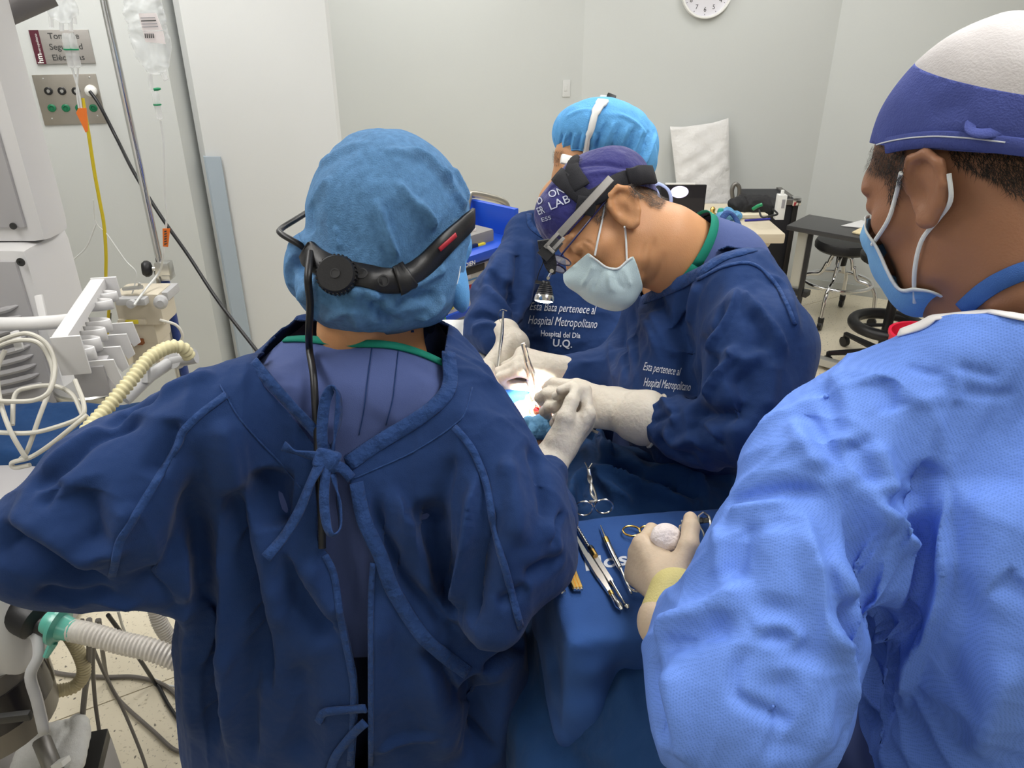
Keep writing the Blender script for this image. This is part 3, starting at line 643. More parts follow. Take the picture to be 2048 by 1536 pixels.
gown_trim([(640, 1440), (655, 1420), (720, 1414), (735, 1414)], 18, 'waist_loop', .004, .002)
gown_trim([(735, 1440), (700, 1470), (670, 1510), (655, 1560)], 20, 'waist_tie', .003, .004)
# the bow at the nape
def free_ribbon(pts, wpx, name, parent=LP, m=M_NAVY2, thick=.0022, facing=None):
    """pts: (u, v, lift above the back in metres, turn of the ribbon in degrees)"""
    P_, N_ = [], []
    base = []
    for (u, v, l, a) in pts:
        h, n = LG0.hit(u, v); base.append((h - IMG_F*l, a))
    B = spline([b[0] for b in base], 6); A = np.interp(np.linspace(0, 1, len(B)), np.linspace(0, 1, len(base)), [b[1] for b in base])
    for i in range(len(B)):
        T = nrm(B[min(i + 1, len(B) - 1)] - B[max(i - 1, 0)]); n0 = -IMG_F - T*np.dot(-IMG_F, T); n0 = nrm(n0); s0 = np.cross(T, n0); a = math.radians(A[i]); N_.append(n0*math.cos(a) + s0*math.sin(a)); P_.append(B[i])
    V, Fc = ribbon(P_, N_, wpx*wp, thick); return mesh(name, V, Fc, m, parent)
free_ribbon([(508, 724, .004, 0), (545, 765, .008, 10), (590, 815, .008, 25), (640, 870, .008, 10), (660, 912, .012, 0)], 24, 'tie')
free_ribbon([(652, 905, .014, 0), (652, 860, .020, 0), (658, 805, .022, 15), (672, 775, .024, 60), (684, 790, .018, 100), (682, 840, .014, 120), (672, 890, .012, 60), (660, 910, .012, 0)], 22, 'tie')
free_ribbon([(652, 918, .018, 0), (632, 958, .020, 40), (606, 1020, .020, 20), (575, 1070, .018, 30), (540, 1110, .016, 0)], 22, 'tie')
free_ribbon([(660, 930, .018, 0), (656, 985, .020, 0), (660, 1035, .020, 10), (672, 1062, .022, 50), (684, 1050, .016, 110), (680, 1000, .012, 130), (670, 945, .012, 60)], 20, 'tie')
free_ribbon([(572, 890, .012, 0), (595, 900, .014, 70), (622, 906, .016, 40), (648, 912, .018, 0)], 20, 'tie')
free_ribbon([(704, 955, .006, 30), (690, 935, .014, 30), (672, 925, .020, 0)], 22, 'tie')
kn = Sdf(); kc = LG0.hit(660, 918)[0] - IMG_F*.014; kn.add(rbox(kc, (.017, .010, .014), .007, np.stack([img_dir(1, -.3, 0), IMG_F, img_dir(.3, 1, 0)]))); kn.sub(cone(kc + img_dir(-.5, .8, -.3)*.03, kc + img_dir(.2, -.9, -.5)*.03, .004), .004)
organic('tie_knot', kn, kc - .035, kc + .035, .0025, M_NAVY2, LP)
# head, hair, cap
LHc = Q(765, 505, 1.08); LHR = frame((.50, .80, -.34), (.12, .30, 1))
body = Sdf(); body.add(head_sdf(LHc, LHR, .92)); body.add(chain([(loc(LHc, LHR, (-.03, 0, -.03)), .058), (Q(762, 680, 1.11), .050), (Q(755, 760, 1.13), .055)], .03), .02)
body.add(chain([(np.array([-.13, .92, .75]), .085), (np.array([-.13, .90, .42]), .06), (np.array([-.13, .93, .09]), .045), (np.array([-.13, .93, .045]), .045)], .02)); body.add(chain([(np.array([-.31, .92, .75]), .085), (np.array([-.31, .90, .42]), .06), (np.array([-.31, .93, .09]), .045), (np.array([-.31, .93, .045]), .045)], .02))
for x_ in (-.13, -.31): body.add(cone((x_, .93, .04), (x_ + .03, 1.08, .035), .04, .035), .03)
body.add(cone((-.22, .93, .80), (-.21, 1.0, 1.25), .12, .11), .05)
organic('body', body, (-.45, .70, 0.), (.02, 1.32, 1.70), .011, M_SKIN, LP, sub=0, sm=1)
organic('trousers', lambda p: np.maximum(body(p) - .012, np.maximum(p[:, 2] - 1.02, .10 - p[:, 2])), (-.46, .72, .05), (.05, 1.2, 1.06), .016, mat('scrub_trousers_dark', (.02, .03, .09), .85), LP)
for sd_ in (-1, 1): organic('shoe', lambda p: np.maximum(np.maximum(body(p) - .006, p[:, 2] - .13), sd_*(-0.22 - p[:, 0])), (-.40, .82, 0.), (.0, 1.16, .16), .012, M_BLACK, LP)
cap = Sdf(); cR = np.stack([IMG_R, IMG_F, IMG_U])
cap.add(ell(Q(778, 452, 1.06), (px(163, 1.06), .125, px(186, 1.06)), cR)); cap.add(ell(Q(735, 578, 1.04), (px(140, 1.04), .10, px(96, 1.04)), cR), .03)
cap.add(ell(Q(612, 535, 1.08), (px(42, 1.06), .05, px(70, 1.06)), cR), .015); cap.add(ell(Q(855, 570, 1.06), (px(60, 1.05), .06, px(75, 1.05)), cR), .03)
cV, cF = sdf_mesh(cap, (-.45, .85, 1.28), (.05, 1.28, 1.72), .006); cV = smooth_mesh(cV, cF, 2); cV, cF = subdiv(cV, cF, 1)
LC = Surf(cV, cF)
BANDC = [(622, 505), (650, 533), (705, 552), (760, 560), (806, 556), (850, 528), (892, 484), (938, 440)]
LC.ripple(.0022, 30, seed=5)
LC.folds([(BANDC, .030, -.010), ([(756, 392), (768, 430), (779, 468), (803, 525)], .006, 0.0153, 'e'), ([(787, 357), (827, 407), (865, 443), (876, 470)], .006, 0.0102), ([(833, 395), (855, 430), (868, 462)], .005, 0.0068), ([(870, 330), (905, 380), (934, 418)], .006, 0.0085), ([(900, 330), (925, 375), (936, 400)], .005, 0.0068),
  ([(622, 420), (642, 382), (665, 350)], .006, 0.0068), ([(626, 470), (618, 440), (622, 400)], .008, -0.0085), ([(672, 450), (676, 485), (680, 500)], .004, 0.0051), ([(760, 300), (830, 310), (880, 345)], .008, 0.0051), ([(810, 295), (860, 325), (900, 370)], .006, 0.0068), ([(640, 330), (690, 300), (750, 285)], .01, 0.0051),
  ([(690, 590), (735, 580), (760, 610)], .010, 0.0136), ([(740, 590), (760, 630), (800, 655)], .008, -0.0136), ([(600, 600), (640, 560), (650, 600)], .010, 0.0102), ([(640, 640), (700, 620), (720, 660)], .008, 0.0085), ([(800, 585), (850, 560), (900, 530)], .008, 0.0102), ([(790, 620), (840, 600), (880, 590)], .008, -0.0102), ([(830, 640), (870, 620), (890, 590)], .006, 0.0085),
  ([(610, 480), (600, 520), (606, 560)], .008, -0.0102), ([(590, 500), (580, 540), (588, 580)], .006, 0.0085), ([(600, 440), (615, 480), (625, 500)], .006, 0.0085), ([(560, 640), (600, 655), (700, 668), (830, 668)], .006, -0.0068)])
M_CAP = mat('bouffant_blue', (.11, .255, .48), .8, bump=.5, bscale=500, var=.36, vscale=120, spec=.2, alpha=.86)
M_HAIR = mat('dark_hair', (.015, .011, .009), .6, bump=.4, bscale=300)
LC0 = Surf(LC.V.copy(), LC.F.copy())
hv, hf = sdf_mesh(lambda p: cap(p) + .024, (-.45, .85, 1.28), (.05, 1.28, 1.72), .012); mesh('hair', hv, hf, M_HAIR, LP)
LC.build('surgical_cap', M_CAP, LP)
# blue mask edge flaring past the cheek, with tie
mk = Surf(*subdiv(*sdf_mesh(Sdf().add(ell(Q(905, 545, 1.08), (px(27, 1.08), .05, px(84, 1.08)), np.stack([img_dir(1, .28, 0), IMG_F, img_dir(-.28, 1, 0)]))).add(ell(Q(925, 490, 1.09), (px(20, 1.08), .03, px(28, 1.08)), cR), .02), Q(905, 545, 1.08) - .1, Q(905, 545, 1.08) + .1, .006), 1))
mk.folds([([(870, 545), (900, 530), (930, 500)], .004, .005), ([(880, 580), (905, 560), (925, 520)], .004, -.005), ([(885, 610), (905, 590), (918, 560)], .004, .004), ([(905, 480), (925, 490), (940, 480)], .003, -.004)])
M_MASKB = mat('mask_blue', (.13, .36, .70), .8, bump=.3, bscale=500, var=.15, vscale=60, spec=.2)
M_WHITE = mat('white_plastic', (.78, .78, .76), .45); M_MASKW = mat('mask_white', (.74, .77, .77), .85, bump=.2, bscale=500)
mk.build('face_mask', M_MASKB, LP)
mb = MB(); mb.tube([Q(u, v, 1.035) for (u, v) in spline([np.array([919., 532]), np.array([914., 560]), np.array([902., 592]), np.array([886., 618])], 5)], .0022, 6); mb.build('mask_edge', M_MASKW, LP)
# ---- head lamp strap: ratchet knob, band, cable
LH = thing('head_lamp_band', 'black head lamp band with ratchet knob around the blue bouffant cap seen from behind', 'head lamp', Q(760, 558, .95))
def lstrip(pts, wpx, thick, lift, name, m, par=LH): return strip_on(LC0, pts, wpx*wp, thick, lift, name, m, par, 6)
lstrip([(618, 498), (632, 520), (662, 537), (705, 550), (752, 560), (800, 562)], 50, .006, .003, 'rear_band', M_BLACK)
lstrip([(782, 562), (815, 552), (850, 527), (892, 482), (925, 450), (945, 430)], 44, .004, .004, 'side_strap', M_BLACK)
lstrip([(790, 563), (806, 558), (814, 554)], 58, .005, .008, 'buckle', M_BLACK)
M_RED = mat('red_label', (.42, .02, .035), .5); lstrip([(872, 496), (885, 484), (900, 470)], 10, .001, .010, 'red_label', M_RED)
kc, kn_ = LC0.hit(680, 556); kn_ = nrm(np.array(kn_)*.6 - IMG_F*.4 + IMG_U*-.1); kc = kc + kn_*.006
mb = MB(); mb.lathe([(.001, .020), (.0215, .020), (.0235, .017), (.0238, .004), (.020, .0)][::-1], kc, kn_, 32)
for i in range(30):
    a = 2*math.pi*i/30; X = nrm(np.cross(kn_, [0, 0, 1.])); Y = np.cross(kn_, X); d = X*math.cos(a) + Y*math.sin(a); mb.box(kc + d*.0238 + kn_*.0105, (.0022, .0022, .012), np.stack([d, np.cross(kn_, d), kn_]))
mb.build('ratchet_knob', M_BLACK, LH)
mb = MB(); mb.lathe([(.006, 0), (.006, .0012), (.0045, .0012), (.0045, .0004), (.001, .0004)], kc + kn_*.0202, kn_, 20); mb.build('knob_cap', mat('dark_grey_plastic', (.035, .035, .038), .4), LH)
for (u, v) in ((726, 556), (763, 561)):
    h, n = LC0.hit(u, v); mb = MB(); mb.lathe([(.0075, 0), (.0075, .0012), (.0058, .0014), (.0058, .0004), (.001, .0004)], h + n*.0095, n, 20); mb.build('rivet', mat('dark_grey_plastic', (.035, .035, .038), .4), LH)
h0, n0 = LC0.hit(626, 508); mb = MB()
mb.tube(spline([Q(626, 512, 1.04), Q(600, 490, 1.02), Q(563, 468, 1.03), Q(562, 458, 1.06), Q(590, 440, 1.09), Q(622, 420, 1.13)], 6), .0042, 10); mb.build('wire_guide', M_BLACK, LH)
cb = [h0 - IMG_F*.012, LC0.hit(622, 560)[0] - IMG_F*.014, LC0.hit(626, 610)[0] - IMG_F*.014, Q(618, 660, .985)]
for (u, v, l) in ((622, 700, .008), (630, 750, .008), (634, 810, .009), (638, 880, .008), (640, 950, .008), (645, 1030, .006), (646, 1095, .004)):
    q = LG0.hit(u, v)[0]; q2 = LS0.hit(u, v)[0]; q = q2 if (q2 is not None and np.dot(q2 - q, IMG_F) < 0) else q; cb.append(q - IMG_F*l)
mb = MB(); mb.tube(spline(cb, 8), .0048, 10); mb.build('cable', M_BLACK, LH)

# gloved hands
glove('glove', LP, M_GLOVE, Q(1108, 912, 1.30), img_dir(.62, .66, .32), img_dir(.62, -.68, -.35), [(42, 68, 40), (50, 70, 40), (56, 70, 40), (60, 70, 40)], side=1, s=1.0, thumb=((.80, .50, -.30), (.96, .05, -.28), (.95, -.15, -.30)), cuff=[(Q(1088, 972, 1.26), .036)])
glove('glove', LP, M_GLOVE, Q(888, 715, 1.46), img_dir(.90, -.36, .1), img_dir(.35, .80, -.5), [(30, 45, 25), (35, 50, 25), (42, 50, 25), (48, 50, 25)], side=-1, s=.98, cuff=[(Q(850, 735, 1.46), .036)])
# ---------------------------------------------------------------- operating surgeon, centre right
CP = thing('person', 'surgeon bent over patient in dark blue gown, purple cap, glasses and pale mask', 'person', (.33, 1.40, 0))
CS = 1.0; CHc = Q(1218, 452, 1.40); CHR = frame(img_dir(-.76, -.64, -.10), img_dir(-.64, .76, 0.0))
hs = head_sdf(CHc, CHR, CS)
body = Sdf(); body.add(hs); body.add(chain([(loc(CHc, CHR, (-.03, 0, -.04)), .062), (Q(1330, 490, 1.40), .068), (Q(1420, 545, 1.42), .078)], .03), .025)
for dx in (-.10, .10): body.add(chain([(np.array([.38, 1.46 + dx, .80]), .08), (np.array([.38, 1.46 + dx, .10]), .05), (np.array([.38, 1.46 + dx, .045]), .045)], .02)); body.add(cone((.38, 1.46 + dx, .04), (.25, 1.46 + dx, .035), .04, .035), .03)
body.add(cone((.36, 1.46, .85), (.37, 1.46, 1.25), .13, .11), .05)
f_head = lambda p: body(p)
bV, bF = sdf_mesh(body, CHc - np.array([.20, .18, .16]), CHc + np.array([.34, .20, .17]), .0035); bV = smooth_mesh(bV, bF, 1); CB = Surf(bV, bF)
CB.folds([([(1310, 470), (1300, 520), (1285, 560)], .004, -.003), ([(1290, 480), (1284, 530), (1278, 560)], .003, -.0025), ([(1330, 500), (1318, 545), (1300, 570)], .004, -.002), ([(1165, 478), (1185, 490), (1200, 505)], .002, -.0015), ([(1160, 488), (1175, 500), (1185, 510)], .002, -.0015), ([(1190, 460), (1200, 490), (1205, 520)], .004, -.001)])
CBo = CB.build('body', M_SKIN, CP)
M_TROU = mat('scrub_trousers', (.05, .075, .2), .85)
organic('trousers', lambda p: np.maximum(body(p) - .012, np.maximum(p[:, 2] - 1.0, .10 - p[:, 2])), (.10, 1.2, .05), (.60, 1.75, 1.05), .016, M_TROU, CP)
for sd_ in (-1, 1): organic('shoe', lambda p: np.maximum(np.maximum(body(p) - .006, p[:, 2] - .13), sd_*(1.46 - p[:, 1])), (.15, 1.25, -.0), (.50, 1.70, .16), .010, M_BLACK, CP)
# gown
g = Sdf()
g.add(chain([(Q(1395, 575, 1.45), px(70, 1.4)), (Q(1430, 650, 1.45), px(140, 1.4)), (Q(1405, 770, 1.48), px(172, 1.4)), (Q(1440, 930, 1.62), px(170, 1.5)), (Q(1440, 1200, 1.80), px(175, 1.6))], .06))
g.add(chain([(Q(1400, 560, 1.38), px(62, 1.36)), (Q(1480, 590, 1.31), px(88, 1.28)), (Q(1518, 700, 1.24), px(108, 1.22)), (Q(1500, 830, 1.21), px(100, 1.2)), (Q(1400, 862, 1.27), px(70, 1.26)), (Q(1295, 838, 1.33), px(37, 1.32))], .035), .04)
g.add(chain([(Q(1330, 610, 1.58), px(80, 1.5)), (Q(1270, 720, 1.62), px(60, 1.6)), (Q(1195, 755, 1.58), px(50, 1.56)), (Q(1150, 752, 1.565), px(44, 1.56))], .03), .05)
gV, gF = sdf_mesh(g, (.05, .85, .60), (.66, 1.80, 1.60), .009); gV = smooth_mesh(gV, gF, 2); gV, gF = subdiv(gV, gF, 1)
CG = Surf(gV, gF); CG.ripple(.0025, 10, seed=8, stretch=(1.5, 1.2, .5)).crumple(.007, 18, seed=9, stretch=(1, 1, .7))
CG.folds([([(1386, 535), (1366, 590), (1356, 650), (1370, 700), (1366, 735), (1384, 775), (1402, 800)], .016, -.024), ([(1400, 560), (1382, 620), (1376, 660)], .014, .012),
  ([(1286, 590), (1290, 640), (1306, 672), (1318, 730)], .010, .012), ([(1300, 620), (1330, 679), (1346, 725)], .010, .010), ([(1244, 610), (1246, 700), (1258, 770)], .011, -.012), ([(1266, 600), (1268, 690), (1276, 760)], .010, -.010), ([(1225, 640), (1222, 700), (1235, 770)], .010, .009), ([(1310, 580), (1330, 640), (1340, 700), (1338, 760)], .012, -.010),
  ([(1475, 570), (1472, 606), (1449, 653), (1412, 710)], .011, .014, 'e'), ([(1475, 573), (1525, 623), (1558, 666), (1578, 725)], .010, .012, 'e'), ([(1512, 540), (1565, 575), (1585, 636), (1595, 690)], .010, .010), ([(1455, 600), (1430, 650), (1400, 690)], .012, -.013), ([(1500, 620), (1520, 670), (1515, 710)], .014, -.012),
  ([(1452, 690), (1490, 722), (1540, 704)], .012, .012), ([(1545, 715), (1541, 790), (1530, 830)], .012, .010), ([(1456, 690), (1464, 722), (1434, 762), (1410, 812)], .010, .016, 'e'), ([(1470, 740), (1490, 790), (1480, 830)], .016, -.014), ([(1430, 700), (1420, 740), (1405, 780)], .012, -.012),
  ([(1372, 818), (1432, 832), (1515, 825)], .014, -.024), ([(1290, 826), (1316, 812), (1345, 802)], .006, .007), ([(1292, 850), (1330, 832), (1365, 822)], .006, -.007), ([(1326, 852), (1352, 889), (1388, 878), (1420, 905)], .009, .012), ([(1310, 870), (1345, 905), (1400, 920)], .010, -.010), ([(1370, 850), (1400, 860), (1450, 900)], .010, -.010), ([(1330, 800), (1345, 830), (1350, 860)], .008, .007), ([(1400, 840), (1425, 862), (1440, 890)], .008, .009), ([(1300, 900), (1340, 930), (1400, 950)], .014, .010)])
CG.folds([([(1395, 545), (1450, 500), (1500, 495)], .02, .002)])
CG0 = CG.copy()
CG.cut([(1270, 560), (1282, 600), (1330, 578), (1392, 548), (1440, 515), (1500, 500), (1490, 440), (1380, 430)]); CG.build('gown', M_NAVY, CP).modifiers.new('cloth', 'SOLIDIFY').thickness = .003
wc = px(1, 1.36)
strip_on(CG0, [(1283, 602), (1330, 580), (1392, 550), (1445, 517), (1505, 500)], 26*wc, .003, 0, 'neck_band', M_NAVY2, CP)
strip_on(CG0, [(1395, 560), (1450, 534), (1500, 528), (1540, 555), (1570, 600), (1590, 650)], 7*wc, .003, 0, 'piped_seam', M_NAVY2, CP)
# scrub collar
nk = Sdf(); a0, a1 = Q(1365, 500, 1.40), Q(1440, 545, 1.42); nk.add(chain([(a0, .079), (a1, .088), (Q(1480, 610, 1.44), .09)], .02))
nV, nF = subdiv(*sdf_mesh(nk, a0 - .2, a0 + .28, .008)); NS = Surf(nV, nF); d_ = nrm(a1 - a0)
NS.cut_sd((NS.V - (a0 + d_*.012)) @ d_ + .006*np.sin(NS.V[:, 2]*40)); NS.build('scrub_shirt', M_SCRUB, CP)
X_ = nrm(np.cross(d_, [0, 0, 1.])); Y_ = np.cross(d_, X_); mb = MB(); cc = a0 + d_*.008
rp = [cc + .0805*(math.cos(a)*X_ + math.sin(a)*Y_) for a in np.linspace(0, 2*math.pi, 40)]; rn = [nrm(p - cc) for p in rp]; V, Fc = ribbon(rp, rn, .017, .0012); mesh('neck_binding', V, Fc, M_GREEN, CP)
# tie loop on the back of the collar
bq = CG0.hit(1462, 470)[0] if CG0.hit(1462, 470)[0] is not None else Q(1462, 470, 1.38)
lp = spline([Q(1448, 462, 1.40), Q(1444, 440, 1.40), Q(1456, 426, 1.41), Q(1470, 436, 1.41), Q(1482, 462, 1.40)], 6); V, Fc = ribbon(lp, [img_dir(.2, .5, -.6)]*len(lp), .012, .002); mesh('tie_loop', V, Fc, M_NAVY2, CP)
M_PRINT = mat('white_print', (.62, .65, .72), .8)
text_on(CG0, 'Esta pertenece al', (1287, 740), (1360, 752), 17, 'lettering', M_PRINT, CP, shear=.3); text_on(CG0, 'Hospital Metropolitano', (1288, 772), (1380, 783), 18, 'lettering', M_PRINT, CP, shear=.3)
# scrub cap
M_CCAP = mat('purple_cap_cotton', (.035, .035, .165), .8, bump=.2, bscale=900, var=.12, vscale=20, spec=.2, sheen=.2, bump2=.35, b2scale=40)
cc = Sdf(); R32 = CHR.astype(np.float32)
cl = Sdf().add(ell((-.012, 0, .038), (.106, .087, .097))).add(ell((.052, 0, .070), (.050, .060, .046)), .03).add(ell((-.06, 0, .060), (.055, .065, .05)), .03)
ccf = lambda p: cl(((p - CHc) @ R32.T/CS).astype(np.float32))*CS
cV, cF = sdf_mesh(ccf, CHc - .17, CHc + .17, .004); cV = smooth_mesh(cV, cF, 1); CC = Surf(cV, cF); CC.ripple(.0016, 30, seed=2)
CC.folds([([(1140, 335), (1200, 328), (1270, 338)], .004, -.004), ([(1160, 350), (1220, 345), (1280, 355)], .005, .004), ([(1130, 440), (1170, 425), (1210, 395)], .004, -.003), ([(1120, 470), (1165, 445), (1200, 415)], .004, .003), ([(1220, 390), (1260, 380), (1300, 372)], .004, .003), ([(1090, 390), (1110, 370), (1130, 365)], .005, -.004), ([(1095, 480), (1130, 460), (1160, 440)], .004, .003)])
CC.keep_local(CHc, CHR, [(.20, .030), (.085, .030), (.04, .036), (.0, .044), (-.03, .040), (-.07, .010), (-.10, -.012), (-.2, -.02), (-.2, .3), (.2, .3)], CS)
CC0 = CC.copy(); CC.build('surgical_cap', M_CCAP, CP).modifiers.new('cloth', 'SOLIDIFY').thickness = .0015
M_CTEXT = mat('cap_lettering', (.55, .58, .68), .8)
for (tx, p0, p1, h_) in (('ON', (1101, 397), (1130, 387), 14), ('D', (1079, 410), (1089, 405), 14), ('ER', (1080, 430), (1092, 425), 15), ('LAB', (1103, 420), (1142, 404), 16), ('ESS', (1086, 443), (1104, 438), 8)):
    text_on(CC0, tx, p0, p1, h_, 'lettering', M_CTEXT, CP, lift=.0022)
# short grey hair at the nape and temple
M_GHAIR = mat('short_grey_hair', (.13, .10, .08), .8, bump=.8, bscale=300, var=.5, vscale=200)
hb = lambda p: body(p) - .0022
hV, hF = sdf_mesh(hb, CHc - np.array([.12, .16, .14]), CHc + np.array([.14, .1, .14]), .0035); HS = Surf(hV, hF); HS2 = HS.copy()
HS.keep_px([(1255, 370), (1262, 392), (1285, 398), (1300, 412), (1318, 418), (1330, 400), (1320, 360), (1280, 355)]); HS.strands(1500, .010, img_dir(.6, -.5, 0), M_GHAIR, 'hair', CP)
HS2.keep_px([(1185, 425), (1212, 398), (1217, 412), (1206, 440), (1196, 448)]); HS2.strands(300, .008, img_dir(-.2, -1, 0), M_GHAIR, 'hair', CP)
# pale mask with pleats and ear loops
M_MASKP = mat('mask_pale_blue', (.58, .72, .74), .85, bump=.25, bscale=500, spec=.2, var=.06, vscale=30)
ml = Sdf().add(lambda p: head_sdf(np.zeros(3), np.eye(3), 1.0, ears=False)(p)).add(ell((.070, 0, -.062), (.046, .046, .050)), .03)
mf = lambda p: ml(((p - CHc) @ R32.T/CS).astype(np.float32))*CS - .005
mV, mF = sdf_mesh(mf, CHc - .17, CHc + .17, .004); mV = smooth_mesh(mV, mF, 1); MS = Surf(mV, mF)
MS.folds([([(1190, 525), (1175, 555), (1160, 575)], .003, .004), ([(1205, 535), (1195, 560), (1185, 585)], .003, -.003), ([(1220, 538), (1218, 560), (1225, 588)], .003, .005), ([(1232, 538), (1235, 560), (1248, 580)], .003, -.003), ([(1245, 530), (1255, 555), (1262, 575)], .003, .003)])
def ploc(S, pts):
    out = []
    for (u, v) in pts:
        h, n = S.hit(u, v)
        if h is not None: q = CHR @ (h - CHc)/CS; out.append((q[0], q[2]))
    return out
edge = ploc(MS, [(1176, 506), (1192, 518), (1214, 534), (1236, 536), (1256, 520), (1266, 512), (1274, 530), (1282, 558)])
MS.keep_local(CHc, CHR, [(.20, edge[0][1] + .004), (.11, edge[0][1] + .003)] + edge + [(edge[-1][0] + .005, -.20), (.2, -.2)], CS)
MS0 = MS.copy(); MS.build('face_mask', M_MASKP, CP).modifiers.new('cloth', 'SOLIDIFY').thickness = .001
strip_on(MS0, [(1180, 511), (1194, 521), (1214, 535), (1236, 537), (1254, 522), (1264, 515)], .004, .0012, .0004, 'mask_edge', M_MASKW, CP)
def loop_on(pts, name, par, m, r=.0018, lift=.002, S=None):
    P_ = []
    for (u, v) in pts:
        h, n = S.hit(u, v)
        if h is not None: P_.append(h + n*lift)
    mb = MB(); mb.tube(spline(P_, 6), r, 8); return mb.build(name, m, par)
loop_on([(1190, 510), (1196, 480), (1203, 445), (1210, 408)], 'ear_loop', CP, M_MASKW, S=CB); loop_on([(1254, 520), (1253, 490), (1251, 462), (1250, 452)], 'ear_loop', CP, M_MASKW, S=CB)
# glasses
GL = thing('glasses', 'navy framed glasses worn low by the bent surgeon', 'glasses', Q(1145, 515, 1.35))
M_FRAME = mat('navy_frame', (.02, .02, .09), .3); M_LENS = mat('lens', (.80, .82, .86), .05, alpha=.35)
def lens(c, xa, ya, rx, ry, nm):
    c = np.asarray(c); pts = [c + rx*math.cos(a)*xa + ry*math.sin(a)*ya for a in np.linspace(0, 2*math.pi, 28, endpoint=False)]; mb = MB(); mb.tube(pts, .0014, 8, closed=True); o = mb.build('rim', M_FRAME, GL)
    n = nrm(np.cross(xa, ya)); V = [c + n*.0006] + [p + n*.0003 for p in pts] + [c - n*.0006] + [p - n*.0003 for p in pts]; k = len(pts); Fc = [(0, 1 + i, 1 + (i + 1) % k) for i in range(k)] + [(k + 1, k + 2 + (i + 1) % k, k + 2 + i) for i in range(k)]; mesh('lens', V, Fc, M_LENS, o)
gx = CHR[0]; gy = CHR[1]; gz = CHR[2]
lc1 = loc(CHc, CHR, (.116, .031, .004), CS); lc2 = loc(CHc, CHR, (.116, -.033, .004), CS); la = nrm(gz*.75 + gx*.35); lb = nrm(gy)
lens(lc1, lb, la, .024, .017, 'l'); lens(lc2, lb, la, .024, .017, 'r')
mb = MB(); mb.tube([lc1 - lb*.024, (lc1 + lc2)/2 + la*.006 + gx*.006, lc2 + lb*.024], .0014, 8); mb.build('bridge', M_FRAME, GL)
mb = MB(); e0 = loc(CHc, CHR, (.005, .085, .030), CS); mb.tube([lc1 + lb*.0245 + la*.006, lc1 + lb*.036 + gx*-.012 + la*.008, e0], .0017, 8); mb.build('temple_arm', M_FRAME, GL)
mb = MB(); e1 = loc(CHc, CHR, (.005, -.085, .030), CS); mb.tube([lc2 - lb*.0245 + la*.006, lc2 - lb*.036 + gx*-.012 + la*.008, e1], .0017, 8); mb.build('temple_arm', M_FRAME, GL)
# head lamp with metal arm
HL = thing('head_lamp', 'lit surgical head lamp on a flat metal arm over the purple cap', 'head lamp', Q(1100, 540, 1.30))
M_STEELB = mat('brushed_steel', (.26, .25, .24), .5, 1.0, bump=.05, bscale=300); M_CHROME = mat('chrome', (.75, .75, .76), .12, 1.0)
M_VEL = mat('black_webbing', (.014, .014, .018), .9, bump=.3, bscale=700)
strip_on(CC0, [(1118, 352), (1140, 372), (1170, 396), (1195, 392), (1230, 368), (1262, 356), (1296, 352)], .030, .004, .003, 'strap', M_VEL, HL)
strip_on(CC0, [(1252, 357), (1275, 352), (1300, 352)], .034, .004, .006, 'strap_end', M_VEL, HL)
strip_on(CC0, [(1166, 378), (1150, 350), (1147, 335), (1154, 318)], [.030]*4 + [.028]*4 + [.026]*4 + [.022]*4 + [.018]*2 + [.010], .004, .004, 'crown_pad', M_VEL, HL, 6)
strip_on(CC0, [(1176, 395), (1168, 430), (1150, 455)], .034, .004, .004, 'pad', M_VEL, HL)
tA = 1.27; a = Q(1222, 356, tA); b = Q(1118, 470, tA); c_ = Q(1104, 492, tA); mb = MB(); w_ = nrm(np.cross(b - a, IMG_F)); Rb = np.stack([nrm(b - a), w_, np.cross(nrm(b - a), w_)])
mb.box((a + b)/2, (np.linalg.norm(b - a), .013, .004), Rb, .0015); mb.box((b + c_)/2 + w_*.007, (.026, .006, .004), Rb, .001); mb.box((b + c_)/2 - w_*.005 + Rb[0]*.003, (.036, .006, .004), Rb, .001); mb.box(c_ + Rb[0]*.006, (.006, .020, .004), Rb, .001); mb.build('arm', M_STEELB, HL)
mb = MB(); mb.box((a + b)/2 - Rb[2]*.004 + Rb[0]*.01, (np.linalg.norm(b - a)*.85, .014, .004), Rb, .001); mb.box(c_ + Rb[0]*.004 - Rb[2]*.004, (.040, .022, .004), Rb, .001); mb.build('arm_backing', M_BLACK, HL)
p0, p1 = Q(1092, 492, 1.28), Q(1104, 546, 1.30); ax = nrm(p1 - p0); wd = nrm(np.cross(ax, IMG_F)); Rp = np.stack([ax, wd, np.cross(ax, wd)])
mb = MB(); mb.prism([(-.012, -.012), (.006, -.013), (.036, -.009), (.050, -.004), (.050, .005), (.034, .011), (.0, .012), (-.010, .008)], .006, p0 - Rp[2]*.003, Rp); mb.build('drop_plate', mat('leather_black', (.02, .02, .022), .6, bump=.5, bscale=500), HL)
jc = Q(1103, 543, 1.295); mb = MB(); mb.lathe([(.0035, -.006), (.0035, .006)], jc, IMG_F, 14); mb.lathe([(.0028, -.005), (.0028, .005)], Q(1096, 557, 1.295), IMG_F, 14); mb.tube([jc, Q(1096, 557, 1.295)], .0022, 8); mb.build('joint', M_CHROME, HL)
lc = Q(1092, 562, 1.30); ld = img_dir(-.10, -1, .06)
mb = MB(); mb.lathe([(.006, 0), (.0075, .002), (.0075, .006)] + [x for i in range(5) for x in ((.0095 + .0010*i, .007 + .0032*i), (.0108 + .0010*i, .0085 + .0032*i))] + [(.0150, .0235)], lc, ld, 28); mb.box(lc + img_dir(-1, .15, 0)*.011 + ld*.004, (.014, .006, .005), frame(img_dir(-1, .15, 0), IMG_U)); mb.build('lamp_housing', M_BLACK, HL)
